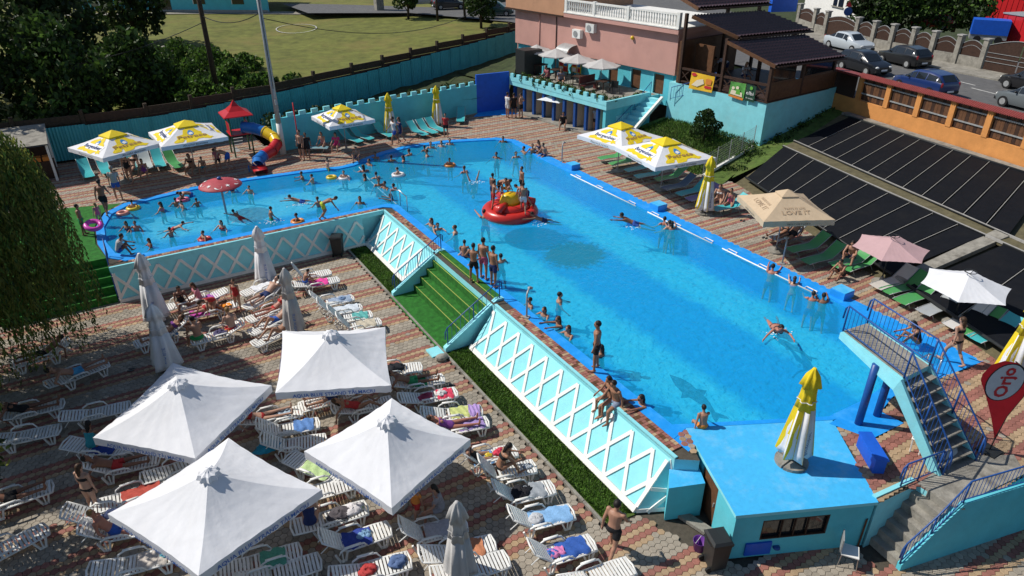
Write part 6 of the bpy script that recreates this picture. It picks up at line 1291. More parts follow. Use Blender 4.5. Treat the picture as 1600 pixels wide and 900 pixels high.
# overturned white chair under the diving stairs, grey tarp
p = at(1440, 700, 0); t = thing('overturned_chair', 'white plastic chair tipped over beside the diving stairs', 'chair', p, R(20)); 
for k in range(5): B().box((-.3+k*.13, 0, .45), (.09, .5, .02), 'white_plastic').build('slat', t)
B().tube([(-.38, -.27, .45), (.3, -.27, .45), (.3, .27, .45), (-.38, .27, .45), (-.38, -.27, .45)], .025, 'white_plastic', 6).build('frame', t, True)
for x, y in ((-.36, -.25), (-.36, 0.), (-.36, .25), (.28, -.25), (.28, .25)): B().tube([(x, y, .45), (x, y*.9, 0)], .022, 'white_plastic', 5).build('leg', t)
o = B().loft([[Vector((r*math.cos(k*.5236)*1.1, r*math.sin(k*.5236)*.6, z+.03*math.sin(k*2))) for k in range(12)] for r, z in ((.55, 0), (.5, .25), (.3, .42), (.02, .46))], 'grey_cloth').build('tarpaulin', smooth=True); o.location = at(1468, 716, 0); tag(o, 'grey tarpaulin heap against the diving stairs', 'tarpaulin')
# red feather flag
p = at(1545, 705, 0); t = thing('feather_flag', 'red drop shaped flag with oval emblem beside the diving stairs', 'flag', p); mat('flag_red', (.58, .02, .03), .7, .06, 4, .2, trans=.35); mat('flag_grey', (.55, .56, .62), .7, .05)
fx = Vector((cyw, -syw, 0)).normalized(); zz = Vector((0, 0, 1)); SHR = lambda x, z: (x-.19*(z-.35), z+.12); OUT = [(.0, .35), (.22, 1.1), (.55, 1.75), (.62, 2.15), (.5, 2.6), (.25, 2.85), (-.1, 2.92), (-.42, 2.8), (-.62, 2.5), (-.64, 2.3), (-.42, 1.75), (-.2, 1.1)]
bw = Vector((syw, cyw, 0))
OUT = [SHR(x, z) for x, z in OUT]; B().add([fx*x+zz*z for x, z in OUT], [tuple(range(len(OUT)))[::-1]], 'flag_red').build('sheet', t); 
el = lambda a, c, cz, k, n=28: [fx*(a*math.cos(j*6.2832/n)-.36)+zz*(cz+c*math.sin(j*6.2832/n))-bw*k for j in range(n)]
B().add(el(.50, .60, 2.36, .008), [tuple(range(28))], 'black_print').build('oval_outline', t); B().add(el(.47, .57, 2.36, .013), [tuple(range(28))], 'flag_grey').build('oval', t)
lettering('Orjo', .62, 'print_red', zz*2.36-fx*.36-bw*.014, zz, -fx, t, bold=.02, fit=.95)
B().tube([Vector((0, 0, 0)), fx*.02+zz*.4]+[fx*SHR(x, z)[0]+zz*SHR(x, z)[1]+bw*.02 for x, z in ((.24, 1.1), (.57, 1.75), (.64, 2.15), (.5, 2.62), (.2, 2.88))], .018, 'black_plastic', 5).build('pole', t, True); B().box((0, 0, .03), (.5, .5, .06), 'black_plastic').build('base', t)
# start blocks, white hand rails, shower posts, ladder
for px, lab in (((900, 262), 'blue starting block nearest the cabins'), ((1030, 326), 'blue starting block in the middle of the right pool edge'), ((1318, 461), 'blue starting block near the diving platform')):
    p = at(*px, 0); t = thing('starting_block', lab, 'starting block', Vector((23.25, p.y, 0)), 0, 'blue blocks on the right pool edge'); B().box((0, 0, .14), (.62, .62, .28), 'pool_blue').build('block', t); B().box((.02, 0, .30), (.6, .6, .03), 'roof_blue').build('top_plate', t)
for y0, y1, lab in ((30.6, 24.9, 'white wall rail along the far part of the right pool edge'), (26.2, 19.6, 'white wall rail in the middle of the right pool edge'), (19.0, 14.0, 'white wall rail nearest the diving platform')):
    if y0 == 26.2: y0 = 24.0
    t = thing('pool_rail', lab, 'rail', Vector((22.62, (y0+y1)/2, -.05)), 0, 'white rails along the right pool edge'); h = (y0-y1)/2; B().tube([(0, -h, 0), (0, h, 0)], .03, 'white_paint', 6).build('tube', t, True)
    for k in (-h*.85, h*.1, h*.8): 
        q = B(); q.tube([(0, k-.25, 0), (.14, k-.25, .05), (.14, k+.25, .05), (0, k+.25, 0)], .022, 'white_paint', 5); q.build('bracket', t, True)
for px, py, ty, lab in ((823, 496, 462, 'steel foot shower post on the near pool ledge'), (878, 252, 232, 'steel shower post at the far right pool corner'), (1222, 412, 386, 'steel shower post by the beige parasol')):
    p = at(px, py, 0); t = thing('shower_post', lab, 'shower', p, R(40), 'shower posts around the pool'); B().tube([(0, 0, 0), (0, 0, .95), (.08, 0, 1.05), (.4, 0, 1.08)], .035, 'galv', 6).build('post', t, True); B().lathe([(.1, 0), (.1, .03), (.02, .06)], 'galv', 10, (.4, 0, 1.02)).build('shower_head', t, True); B().box((0, 0, .02), (.2, .2, .04), 'galv').build('foot_plate', t)
t = railing('steel handrail at the corner of paddling pool and main pool', [(12.05, 31.6, 0), (12.35, 31.15, 0), (12.4, 30.4, -.1)], .8, bars=9, m='steel', mid=False)
t = railing('steel pool ladder rails beside the diving platform', [(20.6, 8.4, 0), (20.6, 8.8, 0), (21.1, 8.8, 0), (21.1, 8.4, 0)], .7, bars=9, m='steel', mid=True)
b = B(); b.tube([(12.75, 38.2, -.08), (12.5, 36, -.11), (12.4, 34, -.12), (12.3, 31.6, -.08)], .03, 'white_paint', 6); tag(b.build('rope', smooth=True), 'white rope dividing the paddling pool from the main pool', 'rope')
# shed at far left, cafe furniture, net fence
p = at(60, 262, 0); t = thing('shed', 'white roofed shed at the left edge behind the willow', 'shed', Vector((-4.6, 45.6, 0))); 
b = B(); b.add([(-2.4, -1.2, 2.12), (2.2, -1.2, 2.12), (2.2, 2.0, 2.5), (-2.4, 2.0, 2.5)], [(0, 1, 2, 3)], 'concrete'); b.add([(-2.4, -1.2, 2.05), (2.2, -1.2, 2.05), (2.2, 2.0, 2.43), (-2.4, 2.0, 2.43)], [(3, 2, 1, 0)], 'galv'); b.build('roof', t)
for x in (-2.2, 2.1):
    for y, h in ((-1.0, 2.05), (1.8, 2.4)): B().box((x, y, h/2), (.12, .12, h), 'white_paint').build('post', t)
B().box((0, 1.85, 1.1), (4.2, .06, 2.1), 'wood_dark').build('back_wall', t)
t = thing('drinks_shelf', 'dark counter with orange crates inside the left shed', 'counter', Vector((-3.2, 45.4, 0))); B().box((0, 0, .5), (1.6, .6, 1.0), 'wood_dark').build('cabinet', t)
for k in range(3): B().box((-.5+k*.5, 0, 1.12), (.42, .5, .22), 'print_orange').build('crate', t)
def chair_(label, p, rz, m='black_plastic', g='chairs on the cafe terrace'):
    t = thing('chair', label, 'chair', p, rz, g); B().box((0, 0, .44), (.42, .42, .04), m).build('seat', t); B().box((-.2, 0, .68), (.04, .42, .42), m).build('backrest', t)
    for x, y in ((-.18, -.18), (.18, -.18), (-.18, .18), (.18, .18)): B().tube([(x, y, .43), (x*1.1, y*1.1, 0)], .014, m, 5).build('leg', t)
def table_(label, p, m='wood_dark', g='tables on the cafe terrace'):
    t = thing('table', label, 'table', p, .3, g); B().box((0, 0, .73), (.95, .7, .04), m).build('table_top', t)
    for x, y in ((-.4, -.28), (.4, -.28), (-.4, .28), (.4, .28)): B().box((x, y, .36), (.05, .05, .71), m).build('leg', t)
for i, (px, lab) in enumerate((((845, 116), 'dark table under the leftmost grey terrace parasol'), ((868, 124), 'dark table under the second grey terrace parasol'), ((905, 135), 'dark table under the third grey terrace parasol'), ((942, 143), 'table under the grey parasol nearest the doors'))): table_(lab, at(*px, 2.16))
for i, (px, rz, lab) in enumerate((((951, 146), 2.2, 'black chair at the right end of the terrace'), ((962, 146), .6, 'black chair nearest the terrace doors'), ((855, 124), 1, 'black chair by the second terrace table'), ((890, 132), 2, 'black chair by the third terrace table'))): chair_(lab, at(*px, 2.16), rz)
for i, (px, lab, m) in enumerate((((880, 116), 'orange price board with pictures on the terrace, left one', 'print_orange'), ((900, 118), 'orange ice cream poster board on the terrace, right one', 'banner_yellow'))):
    p = at(*px, 2.16); t = thing('menu_board', lab, 'sign board', p, R(-75)); B().box((0, 0, .8), (.9, .05, 1.2), m).build('panel', t)
    for r_ in range(3):
        for c in range(2): B().box((-.2+c*.42, -.03, .42+r_*.38), (.34, .012, .3), ('white_print', 'print_red', 'emblem_blue')[(r_+c) % 3]).build('picture', t)
    for x in (-.4, .4): B().box((x, .02, .1), (.05, .05, .25), 'wood_dark').build('foot', t)
o = B().box((0, 0, .9), (1.6, 1.3, 1.8), 'black_plastic').build('dark_cabinet'); o.location = at(826, 114, 2.16); tag(o, 'dark cabinet at the left end of the cafe terrace', 'cabinet')
t = thing('terrace_bench', 'dark red wooden bench set on the cafe terrace', 'bench', at(920, 141, 2.16), .2); mat('dark_red', (.10, .02, .02), .6)
B().box((0, 0, .42), (1.6, .4, .05), 'dark_red').build('seat', t); B().box((0, .2, .75), (1.6, .05, .5), 'dark_red').build('backrest', t)
for x in (-.7, .7): B().box((x, 0, .2), (.06, .4, .4), 'dark_red').build('leg', t)
nf = thing('net_fence', 'thin wire mesh fence with steel posts beside the right deck', 'fence', Vector((29.5, 26.9, 0))); A1, A2 = Vector((28.6, 26.2, .05)), Vector((33.4, 27.0, .8)); b = B()
for k in range(5): q = A1.lerp(A2, k/4); B().tube([q, q+Vector((0, 0, 1.3))], .025, 'galv', 6).build('post', nf, rel=ploc(nf))
for k in range(40): q = A1.lerp(A2, k/39); b.tube([q, q+Vector((0, 0, 1.25))], .005, 'galv', 3, False)
for k in range(9): b.tube([A1+Vector((0, 0, .1+k*.14)), A2+Vector((0, 0, .1+k*.14))], .005, 'galv', 3, False)
tag(b.build('mesh', nf, rel=ploc(nf)), kind='stuff'); B().bar(A1+Vector((0, 0, .02)), A2+Vector((0, 0, .02)), .15, .16, 'white_paint').build('kerb', nf, rel=ploc(nf))
# steps puddle, stone and mat near the foot of the green steps
o = B().box((0, 0, .03), (.5, .6, .06), 'turq').build('foot_mat'); o.location = at(680, 551, L0); tag(o, 'small light blue slab at the foot of the green steps', 'slab')
o = B().ball((0, 0, .1), (.26, .2, .14), 'concrete', 9, 6).build('stone'); o.location = at(690, 562, L0); tag(o, 'flat grey stone at the foot of the green steps', 'stone')
# ================================================================ people
def V(x, y, z): return Vector((x, y, z))
def pdir(p, s, side): p, s = R(p), R(s); return V(math.sin(p)*math.cos(s), side*math.sin(s), -math.cos(p)*math.cos(s))
POSES = {   # lean of lower/upper spine, head tilt, legs (thigh pitch, spread, shin pitch), arms (upper pitch, spread, fore pitch, fore spread)
 'stand': dict(l=(0, 2), h=4, legs=((4, 4, 0), (-2, 4, -6)), arms=((4, 10, 14, 4), (-4, 10, 8, 4))),
 'hips': dict(l=(0, 0), h=8, legs=((2, 7, 0), (0, 7, -2)), arms=((-18, 38, 40, -42), (-12, 36, 44, -40))),
 'walk': dict(l=(5, 7), h=6, legs=((26, 2, 6), (-14, 2, -34)), arms=((-20, 10, 0, 4), (22, 8, 42, 2))),
 'bend': dict(l=(62, 82), h=70, legs=((20, 5, -28), (4, 5, -40)), arms=((15, 10, 25, 5), (25, 8, 30, 5))),
 'sit': dict(l=(8, 18), h=15, legs=((86, 10, 8), (84, 12, 4)), arms=((22, 12, 62, 2), (18, 14, 58, 2))),
 'sitback': dict(l=(-38, -28), h=-5, legs=((78, 6, 72), (80, 6, 76)), arms=((4, 12, 40, 6), (6, 12, 45, 4))),
 'hug': dict(l=(12, 32), h=25, legs=((128, 8, 28), (122, 10, 22)), arms=((48, 12, 82, -14), (44, 12, 78, -14))),
 'edge': dict(l=(6, 14), h=18, legs=((82, 9, 4), (78, 11, -4)), arms=((-14, 16, 2, 6), (30, 8, 70, -10))),
 'lieback': dict(l=(-62, -56), h=-38, legs=((92, 6, 90), (94, 7, 90)), arms=((-50, 26, 10, 10), (-40, 20, 30, -8))),
 'knees': dict(l=(-64, -58), h=-40, legs=((132, 6, 36), (118, 7, 50)), arms=((-45, 22, 40, -20), (-55, 24, -10, 8))),
 'prone': dict(l=(90, 88), h=78, legs=((-90, 6, -90), (-89, 7, -92)), arms=((60, 40, 130, 30), (50, 40, 120, 34))),
 'wade': dict(l=(2, 4), h=4, legs=((8, 6, -4), (-4, 6, -10)), arms=((30, 34, 62, 20), (22, 40, 55, 26))),
 'wade2': dict(l=(6, 10), h=2, legs=((10, 6, -10), (-6, 6, -14)), arms=((62, 22, 92, 10), (30, 50, 80, 40))),
 'swim': dict(l=(72, 66), h=22, legs=((-70, 10, -84), (-82, 8, -70)), arms=((96, 22, 92, 8), (60, 40, 84, 30))),
 'reach': dict(l=(10, 14), h=6, legs=((6, 6, -6), (-6, 6, -14)), arms=((105, 10, 98, 4), (92, 14, 96, 2))),
 'dive': dict(l=(178, 176), h=172, legs=((172, 16, 158), (184, 14, 196)), arms=((178, 20, 176, 10), (176, 20, 178, 10)))}
def skel(P):
    J = {}; l1, l2 = P['l']; sd = lambda a: V(math.sin(R(a)), 0, math.cos(R(a)))
    J['pel'] = V(0, 0, 0); J['waist'] = sd(l1)*.17; J['chest'] = J['waist']+sd((l1+l2)/2)*.20; J['neck'] = J['chest']+sd(l2)*.17; hd = sd(P['h']); J['head'] = J['neck']+sd((l2+P['h'])/2)*.05+hd*.13; J['hd'] = hd; J['up'] = sd(l2)
    J['fw'] = V(hd.z, 0, -hd.x)
    for i, s in enumerate((1, -1)):
        hip = J['pel']+V(0, s*.095, -.04); th, sp, sh = P['legs'][i]; kn = hip+pdir(th, sp, s)*.43; an = kn+pdir(sh, sp*.4, s)*.41
        sdv = pdir(sh, 0, s); ft = V(-sdv.z, 0, sdv.x) if abs(th) < 150 else sdv
        if P['legs'][i][0] < -60: ft = sdv
        J['hip', i], J['knee', i], J['ank', i], J['toe', i] = hip, kn, an, an+ft.normalized()*.19+sdv*.05
        shd = J['neck']-sd(l2)*.055+V(0, s*.175, 0); a, b_, c, d = P['arms'][i]; el = shd+pdir(a, b_, s)*.285; wr = el+pdir(c, d, s)*.25; J['sho', i], J['elb', i], J['wri', i] = shd, el, wr; J['hdir', i] = (wr-el).normalized()
    return J
def tube_ell(b, pts, rx, ry, m, n=12):
    """rings along pts; rx fore-aft, ry lateral (Y)"""
    rings = []
    for i, p in enumerate(pts):
        t = (pts[min(i+1, len(pts)-1)]-pts[max(i-1, 0)]).normalized(); y = V(0, 1, 0); f = y.cross(t).normalized()
        rings.append([p+f*rx[i]*math.cos(k*6.2832/n)+y*ry[i]*math.sin(k*6.2832/n) for k in range(n)])
    b.loft(rings, m)
def limb(b, a, c, r0, r1, m, n=10, bulge=0.):
    d = (c-a); L_ = d.length; d.normalize()
    b.tube([a-d*r0*.6, a-d*r0*.2, a, a.lerp(c, .35), a.lerp(c, .7), c, c+d*r1*.3, c+d*r1*.7], [r0*.45, r0*.9, r0, r0*(1+bulge)*.5+r0*.5 if bulge else r0*.65+r1*.35, r0*.3+r1*.7, r1, r1*.9, r1*.45], m, n)
def remesh(o, vox, ratio, smooth=3):
    md = o.modifiers.new('r', 'REMESH'); md.mode = 'VOXEL'; md.voxel_size = vox; md.use_smooth_shade = True
    s = o.modifiers.new('s', 'SMOOTH'); s.iterations = smooth; s.factor = .5
    if ratio < 1: d = o.modifiers.new('d', 'DECIMATE'); d.ratio = ratio
    return baked(o)
def body_meshes(pose, fem=False):
    P = POSES[pose]; J = skel(P); b = B(); m = 'skin_obj'; w_ = .94 if fem else 1.; hipw = 1.06 if fem else .97
    up = J['up']; tube_ell(b, [J['pel']-(J['waist']-J['pel']).normalized()*.10, J['pel']-(J['waist']-J['pel']).normalized()*.05, J['pel'], J['waist']*.5, J['waist'], J['chest'], J['chest']+up*.08, J['neck']-up*.045, J['neck']-up*.005],
        [.07, .105, .115, .105, .095, .115*w_, .115*w_, .08, .05], [.10, .150*hipw, .162*hipw, .150*hipw, .132*w_, .160*w_, .172*w_, .145*w_, .06], m)
    b.tube([J['neck']-up*.05, J['neck']+J['hd']*.06, J['head']-J['hd']*.03], [.058, .052, .052], m, 10)
    hd, fw = J['hd'], J['fw']; rot = Matrix((fw, V(0, 1, 0), hd)).transposed()
    b.ball(J['head']+hd*.015, (.096, .076, .112), m, 12, 10, rot); b.ball(J['head']+fw*.03-hd*.06, (.06, .055, .055), m, 10, 8, rot); b.ball(J['head']+fw*.098-hd*.012, (.02, .013, .022), m, 6, 6, rot)
    for s in (1, -1): b.ball(J['head']+V(0, s*.077, 0)-fw*.005, (.022, .012, .03), m, 6, 6, rot)
    if fem:
        cf_ = V(up.z, 0, -up.x)
        for s in (1, -1): b.ball(J['chest']+cf_*.085+V(0, s*.075, 0)-up*.0, (.06, .06, .06), m, 8, 8)
    k = .92 if fem else 1.
    for i in (0, 1):
        limb(b, J['hip', i], J['knee', i], .092*(1.04 if fem else 1), .056*k, m); limb(b, J['knee', i], J['ank', i], .058*k, .036*k, m)
        kn, an = J['knee', i], J['ank', i]; b.ball(kn.lerp(an, .28)-((J['toe', i]-an).normalized())*.018, (.046*k, .044*k, .085), m, 8, 8, Matrix((((J['toe', i]-an)-(an-kn).normalized()*(J['toe', i]-an).dot((an-kn).normalized())).normalized(), V(0, 1, 0), (kn-an).normalized())).transposed())
        ft = J['toe', i]-J['ank', i]; b.tube([J['ank', i]-ft*.3+(J['ank', i]-J['knee', i]).normalized()*.02, J['ank', i]+ft*.2+(J['ank', i]-J['knee', i]).normalized()*.03, J['toe', i]], [.034, .042, .022], m, 8)
        limb(b, J['sho', i], J['elb', i], .052*k, .037*k, m); limb(b, J['elb', i], J['wri', i], .039*k, .026*k, m); b.ball(J['sho', i], .062*k, m, 10, 8)
        h = J['hdir', i]; b.tube([J['wri', i], J['wri', i]+h*.04, J['wri', i]+h*.085], [.024, .034, .028], m, 8)
    o = b.build('body'); me = remesh(o, .0155, .42); me.materials.clear(); me.materials.append(MATS[m]); me.materials.append(MATS['eye_dark'])
    bm = bmesh.new(); bm.from_mesh(me); x = B()                       # fingers, eyes and mouth join the body mesh
    for i, s in enumerate((1, -1)):
        h = J['hdir', i]; sx = h.orthogonal().normalized() if abs(h.y) > .8 else h.cross(V(0, 1, 0)).normalized(); nn = h.cross(sx).normalized(); w0 = J['wri', i]
        for q, (o_, l) in enumerate(((-.024, .062), (-.008, .074), (.008, .070), (.024, .055))):
            a = w0+h*.085+sx*o_; mid = a+h*l*.55+nn*.006*s; x.tube([a-h*.01, mid, mid+h*l*.4+nn*.016*s], [.0085, .0078, .0055], m, 5)
        a = w0+h*.035-sx*.03; x.tube([a+sx*.012, a+h*.03-sx*.016, a+h*.06-sx*.018+nn*.01*s], [.011, .0095, .0065], m, 5)
    for s in (1, -1): x.ball(J['head']+fw*.091+V(0, s*.032, 0)+hd*.018, .011, 'eye_dark', 6, 4)
    x.box(J['head']+fw*.088-hd*.062, (.008, .045, .008), 'eye_dark', rot=rot)
    xo = x.build('x'); xm = xo.data; off = len(me.materials); 
    for p in xm.polygons: p.material_index = 0 if xm.materials[p.material_index].name == m else 1
    bm.from_mesh(xm); bm.to_mesh(me); bm.free(); bpy.data.objects.remove(xo)
    for p in me.polygons: p.use_smooth = True
    out = {'body': me, 'J': J}
    # hair: short cap and long version
    for kind in ('short', 'long'):
        b = B(); b.ball(J['head']+hd*.036-fw*.02, (.098, .085, .108), 'hair_obj', 12, 8, rot)
        if kind == 'long': b.ball(J['head']-fw*.075-hd*.07, (.05, .075, .13), 'hair_obj', 10, 8, rot); b.ball(J['head']-fw*.085-hd*.17, (.035, .05, .10), 'hair_obj', 8, 6, rot)
        out[kind] = cap_me(b, 'hair', True)
    e = J['waist'].normalized(); pel = [J['pel']-e*.105, J['pel']-e*.05, J['pel'], J['waist']*.42]
    # swim shorts
    b = B(); tube_ell(b, pel, [.085, .118, .125, .116], [.115, .164*hipw, .172*hipw, .160*hipw], 'cloth_obj')
    for i in (0, 1): a, c = J['hip', i], J['knee', i]; b.tube([a-(c-a)*.06, a, a.lerp(c, .3), a.lerp(c, .56)], [.07, .103, .094, .088], 'cloth_obj', 10)
    out['shorts'] = remesh(b.build('shorts'), .02, .5, 2)
    b = B(); tube_ell(b, pel[:3]+[J['waist']*.2], [.085, .113, .120, .113], [.112, .158*hipw, .168*hipw, .158*hipw], 'cloth_obj')
    for i in (0, 1): a, c = J['hip', i], J['knee', i]; b.tube([a-(c-a)*.06, a, a.lerp(c, .12)], [.07, .098, .094], 'cloth_obj', 10)
    out['briefs'] = remesh(b.build('briefs'), .02, .5, 2)
    b = B(); tube_ell(b, [J['chest']-up*.075, J['chest']-up*.03, J['chest']+up*.045], [.114*w_+.01, .122*w_+.008, .119*w_+.006], [.156*w_+.008, .164*w_+.008, .170*w_+.006], 'cloth_obj')
    if fem:
        for s in (1, -1): b.ball(J['chest']+V(up.z, 0, -up.x)*.088+V(0, s*.075, 0), (.066, .066, .062), 'cloth_obj', 8, 8)
    out['top'] = remesh(b.build('top'), .02, .5, 2)
    b = B(); tube_ell(b, pel+[J['waist'], J['chest'], J['chest']+up*.09], [.086, .117, .124, .115, .105, .125*w_, .124*w_], [.113, .162*hipw, .171*hipw, .160*hipw, .143*w_, .170*w_, .176*w_], 'cloth_obj'); out['onepiece'] = remesh(b.build('onepiece'), .02, .5, 2)
    b = B(); tube_ell(b, [J['pel']-e*.02, J['pel']+e*.04, J['waist'], J['chest'], J['chest']+up*.08, J['neck']-up*.03], [.130, .130, .118, .132*w_, .130*w_, .095], [.178*hipw, .176*hipw, .158*w_, .178*w_, .186*w_, .155*w_], 'cloth_obj')
    for i in (0, 1): a, c = J['sho', i], J['elb', i]; b.tube([a-(c-a)*.1, a, a.lerp(c, .6)], [.06, .073, .062], 'cloth_obj', 9)
    out['shirt'] = remesh(b.build('shirt'), .02, .5, 2)
    for k in ('shorts', 'briefs', 'top', 'onepiece', 'shirt'): out[k].materials.clear(); out[k].materials.append(MATS['cloth_obj'])
    co = [v.co.z for v in me.vertices]; out['minz'] = min(co)
    return out
BM = {}
def bodyset(pose, fem):
    k = (pose, fem)
    if k not in BM: BM[k] = body_meshes(pose, fem)
    return BM[k]
SK = [(.30, .15, .09), (.36, .19, .125), (.42, .24, .165), (.22, .105, .065), (.47, .28, .20), (.40, .17, .12)]
HR = {'k': (.012, .009, .008), 'b': (.05, .025, .012), 'l': (.22, .13, .05), 'g': (.25, .24, .23), 'w': (.6, .6, .58)}
def person(label, pose, p, rz, hgt=1.72, fem=False, skin=0, hair='k', wear=(('shorts', (.02, .03, .06)),), zref='min', long=None, cap=None):
    S = bodyset(pose, fem); J = S['J']; s = hgt/1.72; p = Vector(p)
    dz = -S['minz']*s if zref == 'min' else (.1*s if zref == 'seat' else -float(zref)*s)
    o = link('person', S['body'], None, (p.x, p.y, p.z+dz), rz, SK[skin]); gr_ = random.Random(label).uniform(1.0, 1.16); o.scale = (s*gr_, s*gr_, s); tag(o, label, 'person', 'people at the pool')
    h = link('hair' if not cap else 'hat', S['long' if (long if long is not None else fem) else 'short'], o, color=cap or HR[hair])
    for kind, col in wear:
        if kind: link({'shorts': 'swim_shorts', 'briefs': 'bikini_bottom', 'top': 'bikini_top', 'onepiece': 'swimsuit', 'shirt': 'shirt'}[kind], S[kind], o, color=col)
    return o
CAMDIR = math.pi/2-YAW          # world heading of the view direction
def face(deg): return CAMDIR+R(deg)   # 0 looks away from the camera, 180 towards it, 90 to the left
NV, BK, RD, BL, TL, PK, GN, WT, YL, OR, PU = (.02, .035, .12), (.012, .012, .014), (.42, .03, .03), (.03, .10, .40), (.03, .28, .35), (.55, .12, .22), (.03, .25, .09), (.65, .65, .66), (.65, .48, .04), (.65, .22, .04), (.22, .06, .28)
sh = lambda c: (('shorts', c),); bk = lambda c: (('briefs', c), ('top', c)); op = lambda c: (('onepiece', c),)
# --- standing and walking: label, pose, px, py, level, facing, height, female, skin, hair, wear
ST = [
 ('man in black shorts walking away across the near plaza', 'walk', 955, 866, L0, -35, 1.78, 0, 1, 'k', sh(BK)),
 ('broad tanned man in black trunks on the green steps, hands on hips', 'hips', 741, 441, 0, -20, 1.66, 0, 0, 'k', sh(BK)), ('tall man in pink shorts standing on the green steps', 'stand', 756, 436, 0, -30, 1.76, 0, 1, 'k', sh(PK)), ('man in dark shorts nearest the water on the green steps', 'stand', 771, 448, 0, -45, 1.72, 0, 0, 'k', sh(NV)),
 ('man in dark shorts standing on the near pool ledge', 'stand', 930, 578, 0, 80, 1.78, 0, 0, 'k', sh(BK)),
 ('woman in black bikini walking past the diving stairs', 'walk', 1484, 568, 0, 20, 1.68, 1, 2, 'b', bk(BK)),
 ('man in white shirt in the group by the cabins', 'stand', 793, 184, 0, -50, 1.75, 0, 1, 'k', (('shirt', WT), ('shorts', WT))), ('person in dark clothes between two men by the cabins', 'stand', 803, 184, 0, 30, 1.7, 0, 0, 'k', (('shirt', BK), ('shorts', BK))), ('shirtless man in black shorts by the cabins', 'hips', 814, 185, 0, 60, 1.75, 0, 1, 'k', sh(BK)),
 ('child in red shirt walking on the far deck', 'stand', 697, 214, 0, 170, 1.5, 0, 1, 'k', (('shirt', RD), ('shorts', BK))), ('woman in navy dress before the folded yellow parasol', 'walk', 627, 224, 0, 120, 1.65, 1, 1, 'b', (('shirt', NV), ('shorts', NV))), ('man in white shirt and blue shorts before the folded parasol', 'walk', 618, 226, 0, 120, 1.74, 0, 0, 'k', (('shirt', WT), ('shorts', BL))),
 ('man in blue shorts standing on the left deck', 'stand', 187, 312, 0, 200, 1.74, 0, 1, 'g', (('shirt', (.35, .34, .33)), ('shorts', BL))), ('dark haired man in shadow at the paddling pool corner', 'walk', 168, 336, 0, 10, 1.74, 0, 3, 'k', sh(BK)), ('boy in green shorts holding a pink ring on the turf', 'stand', 133, 367, 0, -60, 1.45, 0, 3, 'k', sh(GN)), ('small girl with pink float on the turf', 'stand', 158, 352, 0, 60, 1.1, 1, 2, 'l', op(PK)),
 ('shirtless man bending to a child under the second yellow parasol', 'bend', 360, 266, 0, 90, 1.74, 0, 1, 'k', sh(BL)), ('child in red cap under the second yellow parasol', 'stand', 343, 266, 0, 200, 1.3, 0, 1, 'k', (('shirt', (.4, .12, .14)), ('shorts', BK))), ('thin man in black trousers behind the paddling pool', 'stand', 473, 250, 0, 160, 1.76, 0, 1, 'k', sh(BK)), ('person in dark clothes beside the thin man', 'walk', 482, 249, 0, 190, 1.6, 0, 3, 'k', (('shirt', BK), ('shorts', BK))),
 ('person at the end of the cabins beside the stairs', 'stand', 930, 206, 0, 150, 1.68, 0, 1, 'k', (('shirt', (.25, .3, .35)), ('shorts', BK))), ('woman standing near the left shed', 'stand', 205, 285, 0, 180, 1.6, 1, 1, 'k', op(BK)),
 ('man in white shirt leaning in the wooden pavilion', 'bend', 1133, 122, 3.37, 60, 1.75, 0, 1, 'k', (('shirt', (.6, .62, .7)), ('shorts', NV))), ('person seated deep inside the pavilion', 'sit', 1160, 130, 3.37, 200, 1.7, 1, 1, 'l', (('shirt', WT), ('shorts', NV))),
 ('girl with turquoise cap standing between the crowded sunbeds', 'stand', 374, 486, L0, 170, 1.45, 0, 1, 'b', op(RD)), ('woman with long brown hair in the shade of the nearest parasol', 'stand', 150, 800, L0, -10, 1.68, 1, 4, 'b', bk(BK)), ('child in orange shirt under the folded big parasol', 'walk', 652, 812, L0, 150, 1.25, 0, 1, 'k', (('shirt', OR), ('shorts', RD))), ('person in dotted grey dress in the parasol shade', 'sit', 690, 812, L0, 100, 1.65, 1, 1, 'k', (('shirt', (.25, .24, .26)), ('shorts', (.25, .24, .26)))),
 ('woman bending over the magenta towel', 'bend', 338, 497, L0, 160, 1.6, 1, 1, 'b', op(RD))]
for lab, pose, px, py, z, f, h, fem, sk_, hr, wr in ST:
    person(lab, pose, at(px, py, z), face(f), h, bool(fem), sk_, hr, wr)
